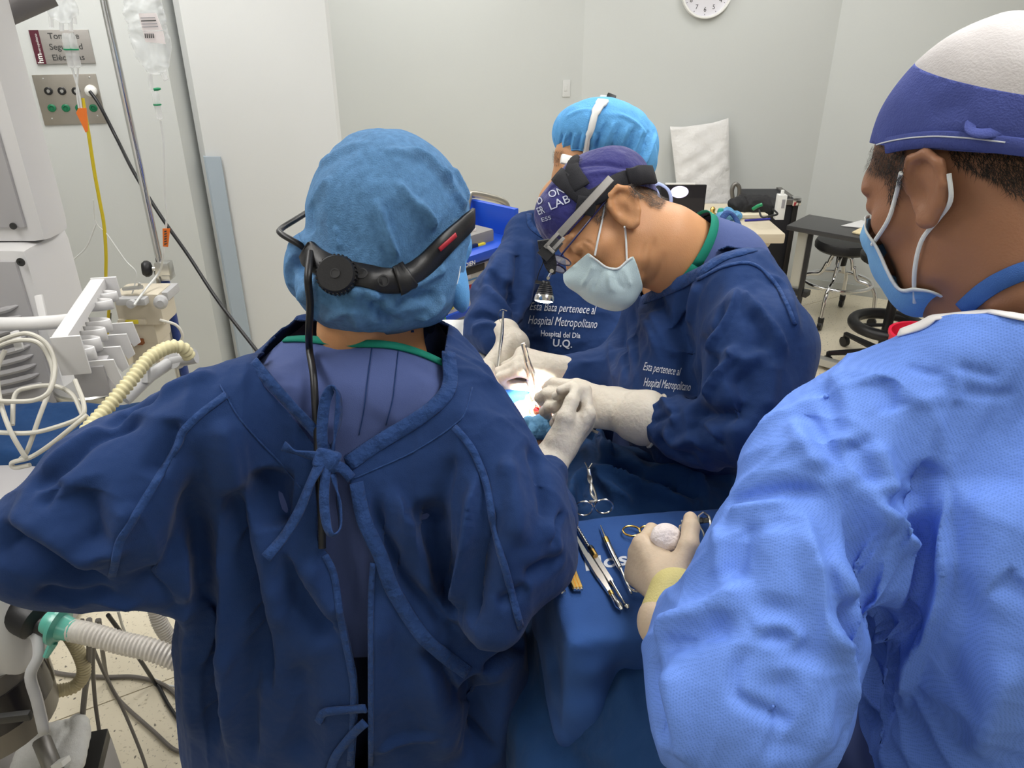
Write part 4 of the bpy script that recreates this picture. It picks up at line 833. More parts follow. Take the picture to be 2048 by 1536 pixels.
mb = MB(); mb.lathe([(.0150, .0235), (.0165, .026), (.0170, .033), (.0160, .034)], lc, ld, 28); mb.build('bezel', M_CHROME, HL)
M_LAMP = mat('lamp_lens', (1, 1, 1), .2, emit=(1, .98, .90), estr=25.0); mb = MB(); mb.lathe([(.0155, .0325), (.0150, .0345), (.008, .0365), (.001, .037)], lc, ld, 28); mb.build('lamp_lens', M_LAMP, HL)
mb = MB(); mb.tube(spline([lc + img_dir(-1, .15, 0)*.016 + ld*.003, Q(1078, 545, 1.29), Q(1086, 525, 1.285), Q(1088, 505, 1.28)], 6), .0008, 6); mb.build('wire', M_BLACK, HL)
tgt = Q(1072, 775, 1.49); sp_ = bpy.data.lights.new('head_lamp_beam', 'SPOT'); sp_.energy = 70; sp_.spot_size = math.radians(25); sp_.spot_blend = .55; sp_.shadow_soft_size = .013; sp_.color = (1, .95, .84)
so = bpy.data.objects.new('head_lamp_beam', sp_); COL.objects.link(so); p = lc + ld*.040; so.location = Vector(p.tolist()); so.rotation_euler = Vector((tgt - p).tolist()).to_track_quat('-Z', 'Y').to_euler()
# light blue ribbon ties trailing behind the head
for pts in ([(1304, 372), (1318, 368), (1336, 380), (1342, 400), (1338, 420), (1346, 430)], [(1300, 374), (1312, 380), (1318, 396), (1320, 408)]):
    P_ = spline([Q(u, v, 1.52) for (u, v) in pts], 6); V, Fc = ribbon(P_, [img_dir(.3, .3, -.8)]*len(P_), .008, .001); mesh('cap_tie', V, Fc, mat('pale_ribbon', (.35, .42, .70), .8), CP)
# gloves
o, L1 = glove('glove', CP, M_GLOVE, Q(1254, 822, 1.355), img_dir(-.99, .18, .12), img_dir(.02, .34, -.94), [(20, 42, 32), (20, 46, 34), (22, 50, 34), (26, 50, 34)], side=-1, s=1.08, splay=(4, 0, -4, -8), thumb=((.72, .35, -.75), (.95, .1, -.3), (.98, 0, -.2)), cuff=[(Q(1276, 831, 1.34), .043), (Q(1292, 836, 1.333), .0475)], rim=(Q(1312, 842, 1.328), img_dir(1, -.3, 0), .0465))
o, L2 = glove('glove', CP, M_GLOVE, Q(1128, 742, 1.56), img_dir(-.97, .20, -.05), img_dir(.10, .72, -.68), [(38, 78, 50), (44, 82, 50), (50, 84, 50), (56, 84, 50)], side=1, s=1.03, thumb=((.8, .2, -.6), (.95, -.1, -.3), (.98, -.2, -.1)), cuff=[(Q(1150, 750, 1.57), .029)])
# ---------------------------------------------------------------- second surgeon, behind
BP = thing('person', 'surgeon standing behind the patient in lettered dark blue gown and light blue bouffant cap', 'person', (.15, 1.95, 0))
BHc = Q(1186, 345, 1.88); BHR = frame(img_dir(-.80, -.42, -.30), img_dir(-.25, .95, -.1))
body = Sdf(); body.add(head_sdf(BHc, BHR, 1.0)); body.add(cone(loc(BHc, BHR, (-.03, 0, -.05)), Q(1190, 480, 1.95), .06, .075), .02)
for dx in (-.10, .10): body.add(chain([(np.array([.15 + dx, 1.98, .80]), .08), (np.array([.15 + dx, 1.98, .10]), .05), (np.array([.15 + dx, 1.98, .045]), .045)], .02)); body.add(cone((.15 + dx, 1.98, .04), (.15 + dx, 1.86, .035), .04, .035), .03)
body.add(cone((.15, 1.98, .80), (.17, 1.98, 1.30), .13, .11), .05)
organic('body', body, BHc - np.array([.20, .2, .25]), BHc + .2, .005, M_SKIN, BP)
organic('trousers', lambda p: np.maximum(body(p) - .012, np.maximum(p[:, 2] - 1.0, .10 - p[:, 2])), (-.10, 1.8, .05), (.40, 2.2, 1.05), .018, M_TROU, BP)
for sd_ in (-1, 1): organic('shoe', lambda p: np.maximum(np.maximum(body(p) - .006, p[:, 2] - .13), sd_*(0.15 - p[:, 0])), (-.05, 1.75, 0.), (.35, 2.1, .16), .012, M_BLACK, BP)
g = Sdf()
g.add(chain([(Q(1165, 470, 1.98), px(55, 1.9)), (Q(1150, 560, 1.97), px(112, 1.9)), (Q(1150, 700, 1.97), px(130, 1.9)), (Q(1150, 900, 2.02), px(135, 2.0)), (Q(1150, 1050, 2.1), px(140, 2.0))], .06))
g.add(chain([(Q(1120, 455, 1.95), px(42, 1.9)), (Q(1058, 478, 1.90), px(46, 1.88)), (Q(1000, 590, 1.80), px(55, 1.78)), (Q(978, 655, 1.72), px(46, 1.7)), (Q(990, 690, 1.66), px(30, 1.62))], .035), .035)
g.add(chain([(Q(1190, 455, 1.95), px(42, 1.9)), (Q(1270, 490, 1.97), px(48, 1.95)), (Q(1300, 640, 1.92), px(52, 1.9)), (Q(1240, 740, 1.75), px(42, 1.8))], .04), .04)
gV, gF = sdf_mesh(g, (-.18, 1.35, .55), (.52, 2.25, 1.60), .011); gV = smooth_mesh(gV, gF, 2); gV, gF = subdiv(gV, gF, 1)
BG = Surf(gV, gF); BG.ripple(.0025, 11, seed=4, stretch=(1.5, 1.2, .6)).crumple(.006, 18, seed=2)
BG.folds([([(1040, 480), (1042, 560), (1030, 620), (1040, 690)], .018, -.022), ([(1060, 470), (1062, 540), (1056, 600)], .014, .010), ([(980, 540), (1005, 580), (1030, 600)], .010, -.014), ([(965, 570), (1000, 605), (1030, 640)], .010, .012), ([(935, 640), (965, 630), (1000, 640), (1030, 660)], .008, -.012), ([(940, 660), (975, 650), (1010, 665)], .008, .010), ([(1000, 480), (990, 530), (960, 580)], .012, .008), ([(1015, 560), (1030, 590), (1035, 620)], .012, -.016),
  ([(1085, 520), (1080, 600), (1075, 680)], .02, .006), ([(1190, 560), (1185, 650), (1195, 720)], .02, -.008)])
BG.build('gown', M_NAVY, BP); wb = px(1, 1.88)
strip_on(BG, [(1058, 428), (1062, 452), (1082, 470), (1110, 478)], 12*wb, .003, 0, 'neck_band', M_NAVY2, BP)
text_on(BG, 'Esta Bata pertenece al', (1061, 620), (1192, 629), 17, 'lettering', M_PRINT, BP, shear=.3, lift=.003); text_on(BG, 'Hospital Metropolitano', (1058, 648), (1194, 657), 18, 'lettering', M_PRINT, BP, shear=.3, lift=.003)
text_on(BG, 'Hospital del D\u00eda', (1083, 672), (1160, 677), 11, 'lettering', M_PRINT, BP, lift=.003, bold=.01); text_on(BG, 'U.Q.', (1106, 692), (1144, 695), 15, 'lettering', M_PRINT, BP, lift=.003, bold=.02)
bc = Sdf(); bR = np.stack([img_dir(1, -.14, 0), IMG_F, img_dir(.14, 1, 0)])
bc.add(ell(Q(1206, 272, 1.86), (px(102, 1.86), .13, px(66, 1.86)), bR)); bc.add(ell(Q(1268, 318, 1.87), (px(46, 1.86), .10, px(62, 1.86)), cR), .03)
bV, bF = sdf_mesh(bc, Q(1208, 280, 1.86) - .2, Q(1208, 280, 1.86) + .2, .006); bV = smooth_mesh(bV, bF, 1); bV, bF = subdiv(bV, bF, 1); BC = Surf(bV, bF); BC.ripple(.002, 30, seed=6)
st = []
for i in range(9):
    u0 = 1118 + i*9; st.append(([(u0 + 8, 262), (u0 + 3, 285), (u0, 304)], .0035, .005 if i % 2 else -.005))
for i in range(8):
    u0 = 1205 + i*14; st.append(([(u0 + 10, 235 + i*4), (u0 - 4, 270 + i*5), (u0 - 20, 305 + i*5)], .0045, .007 if i % 2 else -.006))
BC.folds(st + [([(1130, 235), (1160, 222), (1190, 220)], .005, .004), ([(1230, 225), (1270, 245), (1295, 275)], .005, .005)])
BC0 = BC.copy(); BC.cut([(1080, 326), (1106, 312), (1130, 304), (1155, 301), (1185, 306), (1225, 330), (1240, 400), (1080, 420)])
M_CAP2 = mat('bouffant_light_blue', (.13, .40, .78), .8, bump=.4, bscale=300, var=.15, vscale=60, spec=.2)
BC.build('surgical_cap', M_CAP2, BP).modifiers.new('cloth', 'SOLIDIFY').thickness = .001
bh = Surf(*sdf_mesh(lambda p: head_sdf(BHc, BHR, 1.0)(p) - .003, BHc - .16, BHc + .16, .005)); bh.keep_px([(1105, 300), (1128, 300), (1122, 318), (1118, 332), (1106, 330)]); bh.strands(300, .008, img_dir(.2, -1, 0), M_HAIR, 'hair', BP)
# white head lamp band over the cap
WB = thing('head_lamp_band', 'white curved head lamp band running up over the light blue bouffant cap', 'head lamp', Q(1190, 250, 1.75))
M_WGLOSS = mat('white_gloss', (.82, .82, .80), .3)
strip_on(BC0, [(1172, 312), (1178, 285), (1184, 255), (1193, 226), (1207, 205)], [.015]*12 + [.016]*6 + [.022]*4 + [.028]*3, .006, .003, 'band', M_WGLOSS, WB)
h = Q(1208, 204, 1.80); mb = MB(); mb.box(h + img_dir(.4, .1, 0)*.014, (.022, .022, .026), frame(img_dir(1, -.4, 0), img_dir(.4, 1, 0)), .004); mb.build('mount', M_BLACK, WB); mb = MB(); mb.box(h + img_dir(.3, 1, 0)*.010, (.026, .02, .006), frame(img_dir(1, -.1, 0), img_dir(.1, 1, 0)), .003); mb.build('mount_cap', M_WGLOSS, WB)
mb = MB(); q = Q(1134, 320, 1.74); mb.box(q, (.030, .012, .022), frame(img_dir(1, -.15, .3), IMG_U), .006); mb.box(Q(1155, 320, 1.75), (.05, .006, .010), frame(img_dir(1, .05, .3), IMG_U), .002); mb.build('side_clip', M_WGLOSS, WB)
# gloved hand with needle holder
o, L3 = glove('glove', BP, M_GLOVE, Q(1022, 702, 1.63), img_dir(-.55, -.80, -.2), img_dir(.55, .15, -.80), [(22, 40, 25), (32, 45, 25), (40, 48, 25), (46, 48, 25)], side=1, s=1.0, thumb=((.6, .7, -.4), (.85, .3, -.4), (.9, .1, -.4)), cuff=[(Q(1010, 668, 1.66), .034)])
strip_on(BC0, [(1104, 312), (1128, 303), (1155, 299), (1187, 305), (1222, 326)], .004, .002, 0, 'cap_elastic', M_CAP2, BP)
# ---------------------------------------------------------------- person on the right
RP = thing('person', 'man at the right in light blue disposable gown, blue tie cap with white crown', 'person', (.50, .75, 0))
RHR = frame((-.48, .76, -.46), (0, 0, 1)); RS = 1.03; RHc = Q(1855, 378, .80) - np.array([-.012, .083, 0])*RS @ RHR
body = Sdf(); body.add(head_sdf(RHc, RHR, RS)); body.add(chain([(loc(RHc, RHR, (-.035, 0, -.04)), .062), (Q(2000, 600, .87), .064), (Q(2040, 720, .92), .07)], .03), .025)
for dx in (-.10, .10): body.add(chain([(np.array([.52 + dx, .74, .80]), .085), (np.array([.52 + dx, .74, .10]), .05), (np.array([.52 + dx, .74, .045]), .045)], .02)); body.add(cone((.52 + dx, .74, .04), (.50 + dx, .88, .035), .04, .035), .03)
body.add(cone((.52, .74, .80), (.53, .74, 1.30), .13, .11), .05)
bV, bF = sdf_mesh(body, RHc - np.array([.16, .18, .30]), RHc + np.array([.22, .18, .18]), .0035); bV = smooth_mesh(bV, bF, 1); RB = Surf(bV, bF); RB.build('body', M_SKIN2, RP)
organic('trousers', lambda p: np.maximum(body(p) - .012, np.maximum(p[:, 2] - .95, .10 - p[:, 2])), (.30, .5, .05), (.75, 1.0, 1.0), .018, M_TROU, RP)
for sd_ in (-1, 1): organic('shoe', lambda p: np.maximum(np.maximum(body(p) - .006, p[:, 2] - .13), sd_*(0.52 - p[:, 0])), (.30, .6, 0.), (.75, 1.0, .16), .012, M_BLACK, RP)
g = Sdf()
g.add(chain([(Q(2020, 775, .84), px(100, .8)), (Q(2030, 900, .86), px(220, .8)), (Q(2040, 1150, .88), px(270, .86)), (Q(2040, 1500, .96), px(275, .95)), (Q(2040, 1900, 1.1), px(290, 1.1))], .07))
g.add(chain([(Q(1925, 705, .80), px(62, .8)), (Q(2030, 700, .79), px(64, .8)), (Q(2130, 710, .80), px(64, .8))], .04), .06)
g.add(chain([(Q(1930, 765, .84), px(98, .8)), (Q(1775, 840, .86), px(125, .84)), (Q(1660, 945, .87), px(150, .86)), (Q(1580, 1150, .85), px(160, .85)), (Q(1490, 1370, .83), px(195, .83))], .05), .05)
g.add(chain([(Q(1480, 1390, .84), px(185, .84)), (Q(1410, 1300, .90), px(105, .9)), (Q(1345, 1225, .97), px(58, .97))], .04), .05)
gV, gF = sdf_mesh(g, (.08, .30, .50), (.90, 1.14, 1.62), .008); gV = smooth_mesh(gV, gF, 2); gV, gF = subdiv(gV, gF, 1)
RG = Surf(gV, gF); RG.ripple(.0025, 9, seed=11, stretch=(1.5, 1.2, .5)).crumple(.010, 15, seed=21, stretch=(1, 1, .75))
RG.folds([
  ([(1595, 1010), (1629, 1080), (1652, 1200), (1690, 1370), (1706, 1500)], .016, .024, 'e'), ([(1620, 905), (1654, 962), (1700, 1041), (1740, 1135), (1772, 1240), (1750, 1380), (1725, 1530)], .024, -.026), ([(1716, 925), (1749, 995), (1795, 1049), (1815, 1115), (1800, 1220), (1770, 1330), (1745, 1500)], .014, .020, 'e'),
  ([(1861, 925), (1836, 985), (1815, 1032)], .012, -.014), ([(1886, 937), (1894, 1024), (1890, 1180), (1840, 1310), (1800, 1430)], .013, .020, 'e'), ([(1850, 1000), (1845, 1100), (1835, 1200), (1800, 1300)], .018, -.020),
  ([(1451, 1003), (1530, 989), (1600, 983), (1654, 999)], .008, -.010), ([(1455, 1020), (1530, 1008), (1590, 1005)], .010, .008), ([(1640, 1100), (1690, 1150), (1725, 1220)], .014, .012), ([(1700, 1180), (1700, 1280), (1715, 1370)], .016, -.016),
  ([(1505, 1285), (1476, 1335), (1472, 1388), (1530, 1425), (1600, 1452)], .008, -.008), ([(1513, 1277), (1550, 1270), (1590, 1280)], .007, -.008), ([(1500, 1265), (1560, 1255), (1610, 1290)], .010, .008), ([(1310, 1260), (1400, 1230), (1460, 1195), (1500, 1150)], .014, .016), ([(1320, 1285), (1420, 1260), (1470, 1225)], .014, -.014), ([(1300, 1310), (1310, 1400), (1330, 1500)], .016, -.014), ([(1340, 1320), (1350, 1420), (1370, 1530)], .018, .012),
  ([(1755, 749), (1771, 796), (1788, 830)], .016, -.012), ([(1740, 745), (1752, 800), (1765, 840)], .014, .006), ([(1646, 760), (1669, 823), (1687, 880)], .014, -.012), ([(1660, 745), (1690, 820), (1700, 880)], .012, .008), ([(1599, 804), (1635, 865), (1674, 920), (1690, 965)], .012, -.014), ([(1580, 830), (1620, 890), (1650, 950)], .012, .008), ([(1700, 870), (1740, 930), (1760, 980)], .014, -.012), ([(1740, 880), (1770, 940), (1790, 990)], .012, .010),
  ([(1863, 918), (1845, 950), (1829, 980)], .008, -.009), ([(1907, 732), (1913, 770), (1913, 815)], .005, .004), ([(1805, 728), (1850, 745), (1890, 750)], .005, -.004), ([(1780, 790), (1850, 800), (1900, 785)], .008, .004), ([(1910, 730), (1960, 745), (2000, 755)], .005, -.004), ([(1920, 780), (1980, 790), (2040, 785)], .006, -.004),
  ([(1960, 950), (1980, 1100), (1970, 1250)], .03, .010), ([(1930, 1120), (1920, 1250), (1880, 1400)], .02, -.012), ([(2030, 1300), (1990, 1420), (1950, 1530)], .016, .012), ([(2000, 1150), (2030, 1170), (2048, 1160)], .02, -.008), ([(1430, 1050), (1440, 1110), (1430, 1160)], .010, .006), ([(1500, 1030), (1480, 1100), (1460, 1170)], .014, -.010), ([(1550, 1040), (1560, 1130), (1550, 1220)], .02, .010), ([(1620, 1300), (1640, 1400), (1650, 1520)], .02, .010), ([(1560, 1330), (1570, 1430), (1560, 1530)], .02, -.008)])
RG0 = RG.copy()
RG.cut([(1790, 540), (1800, 662), (1850, 648), (1890, 628), (1930, 618), (2000, 628), (2080, 640), (2200, 660), (2200, 500)])
def light_mat():
    m = mat('nonwoven_light_blue', (.12, .24, .70), .72, spec=.3, bump=.15, bscale=500, bump2=.25, b2scale=18); nt = m.node_tree; L = nt.links.new; b = nt.nodes['Principled BSDF']
    tc = nt.nodes.new('ShaderNodeTexCoord'); mp = nt.nodes.new('ShaderNodeMapping'); mp.inputs['Rotation'].default_value = (.3, .5, .9); mp.inputs['Scale'].default_value = (1, 1, 1); L(tc.outputs['Object'], mp.inputs[0])
    v = nt.nodes.new('ShaderNodeTexVoronoi'); v.inputs['Scale'].default_value = 420; v.inputs['Randomness'].default_value = .15; L(mp.outputs[0], v.inputs[0])
    r = nt.nodes.new('ShaderNodeMapRange'); r.inputs[1].default_value = .15; r.inputs[2].default_value = .55; L(v.outputs['Distance'], r.inputs[0])
    mx = nt.nodes.new('ShaderNodeMix'); mx.data_type = 'RGBA'; mx.inputs[6].default_value = (.112, .228, .66, 1); mx.inputs[7].default_value = (.155, .295, .81, 1); L(r.outputs[0], mx.inputs[0]); L(mx.outputs[2], b.inputs['Base Color']); return m
RG.bvh(); M_LIGHT = light_mat(); RG.build('gown', M_LIGHT, RP).modifiers.new('cloth', 'SOLIDIFY').thickness = .002
M_WBIND = mat('white_binding', (.78, .76, .76), .8); wr = px(1, .82)
strip_on(RG0, [(1800, 668), (1845, 652), (1880, 632), (1925, 620), (1990, 628), (2080, 645)], .014, .002, .001, 'neck_binding', M_WBIND, RP)
# vivid blue undershirt and lanyard
un = Sdf().add(chain([(Q(2040, 640, .86), .078), (Q(2050, 760, .86), .095)], .02)); uV, uF = subdiv(*sdf_mesh(un, Q(2010, 700, .83) - .2, Q(2010, 700, .83) + .2, .008)); US = Surf(uV, uF); US.cut_sd(-(US.V[:, 2] - Q(1990, 612, .80)[2])); US.build('undershirt', mat('royal_blue_cotton', (.02, .06, .50), .8, bump=.2, bscale=700), RP)
lan = []
for (u, v) in ((1928, 618), (1945, 602), (1965, 585), (1990, 568), (2015, 555), (2045, 543), (2080, 535), (2115, 530)):
    hs_ = [x for x in (RB.hit(u, v), RG.hit(u, v)) if x[0] is not None]
    if hs_: h_, n_ = min(hs_, key=lambda x: np.dot(x[0], IMG_F)); lan.append((h_ + n_*.003, n_))
P_ = spline([a for a, b in lan], 5); N_ = [nrm(np.mean([b for a, b in lan[max(0, k - 1):k + 2]], 0)) for k in range(len(lan))]; N_ = [N_[min(len(lan) - 1, k//5)] for k in range(len(P_))]
V, Fc = ribbon(P_, N_, .019, .0015); LN = mesh('lanyard', V, Fc, mat('lanyard_blue', (.035, .12, .40), .7, bump=.4, bscale=900)); tag(LN, 'blue woven lanyard around the neck of the man at the right', 'lanyard')
# hair
M_BHAIR = mat('black_hair', (.018, .013, .010), .55, bump=.9, bscale=350, var=.6, vscale=150)
hb = lambda p: body(p) - .0025
hV, hF = sdf_mesh(hb, RHc - np.array([.15, .18, .16]), RHc + np.array([.16, .12, .14]), .0035); H1 = Surf(hV, hF); H2 = H1.copy()
H1.keep_px([(1728, 290), (1728, 330), (1742, 345), (1765, 352), (1775, 375), (1778, 405), (1788, 418), (1800, 380), (1808, 345), (1812, 290)]); H1.strands(1200, .010, img_dir(-.1, -1, 0), M_BHAIR, 'hair', RP)
H2.keep_px([(1890, 280), (1905, 325), (1950, 345), (1990, 362), (2020, 385), (2100, 430), (2120, 280)]); H2.strands(2600, .010, img_dir(.3, -1, 0), M_BHAIR, 'hair', RP)
# tie cap, blue sides and white crown
M_RCAP = mat('tie_cap_blue', (.070, .092, .31), .8, bump=.35, bscale=500, var=.12, vscale=60, spec=.2, bump2=.2, b2scale=30); M_RCROWN = mat('tie_cap_white', (.50, .475, .475), .85, bump=.2, bscale=400, bump2=.15, b2scale=20)
cl = Sdf().add(ell((-.012, 0, .035), (.1015, .082, .0915))).add(ell((-.046, 0, .054), (.098, .090, .097)), .03); R32b = RHR.astype(np.float32); clf = lambda p: cl(((p - RHc) @ R32b.T/RS).astype(np.float32))*RS
cV, cF = sdf_mesh(clf, RHc - .2, RHc + .22, .0045); cV = smooth_mesh(cV, cF, 1); RC = Surf(cV, cF); RC.ripple(.0012, 25, seed=9)
RC.folds([([(1790, 110), (1815, 92), (1850, 70)], .005, .005), ([(1770, 130), (1800, 118), (1840, 90)], .006, -.004), ([(1850, 230), (1900, 215), (1950, 210)], .012, -.003), ([(1860, 60), (1900, 48), (1960, 44)], .005, .003)])
q = (RC.V - RHc) @ RHR.T/RS; RC.cut_sd(q[:, 2] - np.interp(q[:, 0], [-.12, -.02, .05, .1], [-.005, .040, .066, .082])); RC.compact(); RC.bvh(); RC0 = RC.copy()
q = (RC.V - RHc) @ RHR.T/RS; div = q[:, 2] - (.132 + .70*q[:, 0])
top = RC.copy(); top.cut_sd(div); top.build('cap_crown', M_RCROWN, RP); RC.cut_sd(-div); RC.build('surgical_cap', M_RCAP, RP).modifiers.new('cloth', 'SOLIDIFY').thickness = .001
strip_on(RC0, [(1722, 314), (1760, 296), (1810, 284), (1870, 279), (1940, 282), (2010, 290), (2060, 296)], .017, .003, .0005, 'cap_band', M_RCAP, RP)
strip_on(RC0, [(1722, 308), (1760, 289), (1810, 277), (1870, 272), (1940, 275), (2010, 283)], .0015, .001, .0036, 'stitching', M_PRINT, RP)
def rrib(pts, w_, name, turn=0):
    P2 = spline([Q(u, v, t) for (u, v, t) in pts], 6); V, Fc = ribbon(P2, [img_dir(-.2, .3, -.9)]*len(P2), w_, .0015); mesh(name, V, Fc, M_RCAP, RP)
rrib([(2070, 262, .74), (2020, 262, .735), (1965, 268, .735), (1942, 262, .74), (1944, 246, .745), (1975, 238, .745), (2015, 252, .745), (2060, 270, .745)], .011, 'cap_tie')
# mask
M_MASK2 = mat('mask_mid_blue', (.20, .42, .70), .85, bump=.25, bscale=500, spec=.2)
ml2 = Sdf().add(lambda p: head_sdf(np.zeros(3), np.eye(3), 1.0, ears=False)(p)).add(ell((.066, 0, -.060), (.040, .044, .050)), .03)
mf = lambda p: ml2(((p - RHc) @ R32b.T/RS).astype(np.float32))*RS - .005
mV, mF = sdf_mesh(mf, RHc - .18, RHc + .16, .0032); mV = smooth_mesh(mV, mF, 1); M2 = Surf(mV, mF)
MP = [(.2, -.006), (.092, -.010), (.074, -.036), (.068, -.070), (.060, -.096), (.038, -.099), (.020, -.106), (.016, -.125), (.016, -.2), (.2, -.2)]
M2.keep_local(RHc, RHR, MP, RS); M20 = M2.copy(); M20.bvh(); M2.build('face_mask', M_MASK2, RP).modifiers.new('cloth', 'SOLIDIFY').thickness = .0012
edge_local(Surf(mV, mF), RHc, RHR, [(.100, -.009)] + MP[1:8], RS, 1, .005, .0015, 'mask_edge', M_MASKW, RP)
def eloop(pts, r=.0024, end=None):
    P3 = []
    for (u, v) in pts:
        h, n = RB.hit(u, v)
        if h is not None: P3.append(h + n*.004)
    if end is not None and M20.hit(*end)[0] is not None: P3.append(M20.hit(*end)[0] - IMG_F*.002)
    if len(P3) > 1: mb = MB(); mb.tube(spline(P3, 6), r, 8); mb.build('ear_loop', M_MASKW, RP)
eloop([(1808, 345), (1797, 390), (1780, 440)], end=(1743, 490)); eloop([(1892, 350), (1894, 400), (1880, 440), (1850, 480), (1836, 540), (1834, 600)])
# glove with rolled cuff holding gauze
M_GLOVE2 = mat('cream_glove', (.60, .47, .34), .5, bump=.2, bscale=160, var=.08, vscale=40, sss=.1)
o, L5 = glove('glove', RP, M_GLOVE2, Q(1350, 1192, .985), img_dir(-.40, .35, .85), img_dir(-.88, .03, -.43), [(50, 80, 50), (62, 85, 50), (68, 85, 50), (70, 80, 50)], side=-1, s=.98, thumb=((.30, .78, -.50), (.72, .42, -.50), (.80, .05, -.55)), cuff=[(Q(1335, 1245, .965), .038)])
cu = Sdf().add(chain([(Q(1350, 1185, .985), .0335), (Q(1340, 1240, .97), .040)], .01)); organic('cuff', cu, Q(1345, 1210, .97) - .09, Q(1345, 1210, .97) + .09, .004, mat('knit_cuff_yellow', (.62, .54, .22), .7, bump=.3, bscale=400), RP)
gzc = L5((.070, .044, -.022)); GZ = Surf(*subdiv(*sdf_mesh(Sdf().add(ell(gzc, (.022, .021, .018))), gzc - .04, gzc + .04, .004))); GZ.ripple(.0016, 90, seed=3)
tag(GZ.build('gauze_ball', mat('gauze', (.80, .72, .70), .95, bump=.6, bscale=300, var=.1, vscale=60)), 'crumpled white gauze ball gripped in the cream gloved hand', 'gauze')
# ================================================================== patient, operating table, drapes, instrument tray
M_SKIN3 = mat('skin_patient', (.58, .34, .22), .42, bump=.1, bscale=420, var=.1, vscale=30, sss=.2)
PHc = Q(1074, 788, 1.50) - np.array([0, 0, .118]) + np.array([0, .035, 0]); PHR = frame((.0, -.16, .98), (-.12, 1, .15))
PT = thing('person', 'patient lying on the operating table, lit face showing through the blue drapes', 'person', (PHc[0], PHc[1], .80))
bd = np.array([.23, -.80, 0])/np.linalg.norm([.23, .80]); bn = np.array([bd[1], -bd[0], 0])*-1      # body runs from the head towards us
Bp = lambda s, z, w=0: np.array([PHc[0], PHc[1], 0]) + bd*s + bn*w + np.array([0, 0, z])
pb = Sdf().add(head_sdf(PHc, PHR, 1.0)).add(chain([(loc(PHc, PHR, (-.03, 0, -.05)), .056), (Bp(.22, .90), .06), (Bp(.30, .87), .10)], .03), .02)
pb.add(chain([(Bp(.34, .86), .09), (Bp(.80, .85), .08)], .05), .06)
organic('body', pb, np.array([-.12, .62, .72]), np.array([.40, 1.55, 1.16]), .006, M_SKIN3, PT)
M_RED2 = mat('wet_red', (.45, .01, .012), .2)
ns = loc(PHc, PHR, (.104, 0, -.040)); organic('nostril', Sdf().add(ell(ns + np.array([0, -.002, 0]), (.013, .006, .006))), ns - .03, ns + .03, .0025, M_RED2, PT)
# table
OT = thing('operating_table', 'narrow operating table hidden under blue drapes', 'table', (.14, 1.05, 0))
M_PAD = mat('black_pad', (.02, .02, .022), .5); M_STEEL = mat('stainless', (.62, .62, .60), .28, 1.0)
Rt = np.stack([bd, bn, [0, 0, 1.]])
mb = MB(); mb.box(Bp(.50, .745), (1.1, .36, .06), Rt, .02); mb.box(Bp(-.04, .855), (.24, .24, .06), Rt, .02); mb.build('pad', M_PAD, OT)
mb = MB(); mb.box(Bp(.50, .70), (1.1, .38, .04), Rt, .005); mb.box(Bp(-.02, .80), (.22, .06, .05), Rt); mb.box(Bp(.05, .76), (.05, .05, .10), Rt); mb.build('frame', M_STEEL, OT)
mb = MB(); mb.box(Bp(.55, .36), (.22, .20, .66), Rt, .02); mb.box(Bp(.55, .05), (.60, .34, .10), Rt, .03); mb.build('pedestal', M_STEEL, OT)
# navy drape over patient and table
dr = Sdf()
dr.add(ell(PHc + np.array([.0, .0, -.035]), (.135, .150, .115))); dr.add(ell(Bp(.12, .90), (.16, .15, .085)), .06)
dr.add(chain([(Bp(.25, .88, 0), .13), (Bp(.50, .87), .135), (Bp(1.0, .86), .12)], .05), .06)
dr.add(rbox(Bp(.45, .62), (.66, .215, .23), .04, Rt), .05); dr.add(chain([(Q(1190, 890, 1.46), .014), (Q(1210, 930, 1.42), .02), (Q(1250, 960, 1.42), .03)], .02), .05); dr.add(ell(Q(1320, 985, 1.42), (.15, .13, .055)), .06)
dr.add(ell(Q(985, 775, 1.63), (.09, .10, .04)), .05)
dV, dF = sdf_mesh(dr, (-.32, .25, .42), (.62, 1.62, 1.12), .012); dV = smooth_mesh(dV, dF, 2); dV, dF = subdiv(dV, dF, 1); DR = Surf(dV, dF); DR.ripple(.003, 12, seed=14).crumple(.009, 16, seed=33)
DR.folds([([(1178, 925), (1230, 950), (1320, 985), (1400, 1015)], .010, 0.0256, 'e'), ([(1180, 935), (1225, 985), (1270, 1020)], .012, 0.0224), ([(1185, 930), (1260, 935), (1340, 965), (1420, 1000)], .010, -0.0224), ([(1172, 930), (1150, 970), (1140, 1020)], .010, 0.0192), ([(1165, 935), (1160, 980), (1165, 1020)], .010, -0.0160), ([(1290, 945), (1350, 950), (1420, 975)], .012, 0.0224), ([(1270, 910), (1340, 920), (1430, 945)], .012, -0.0192), ([(1195, 870), (1206, 900), (1212, 925)], .008, 0.0192), ([(1180, 860), (1192, 900), (1196, 930)], .006, -0.0128), ([(1220, 900), (1236, 925), (1250, 940)], .006, -0.0160), ([(1215, 890), (1228, 915), (1245, 930)], .006, 0.0160),
  ([(1000, 770), (1020, 780), (1040, 790)], .006, 0.0096), ([(990, 765), (1020, 760), (1050, 765)], .006, -0.0080)])
q = (DR.V - PHc); rr = np.sqrt((q[:, 0]/.072)**2 + ((q[:, 1] + .012)/.098)**2); DR.cut_sd(np.where(q[:, 2] > .0, (rr - 1)*.08, .05)); DR0 = DR.copy()
M_DRAPE = mat('navy_drape_cotton', (.013, .050, .150), .85, bump=.25, bscale=900, var=.2, vscale=9, spec=.2, sheen=.05, bump2=.55, b2scale=14)
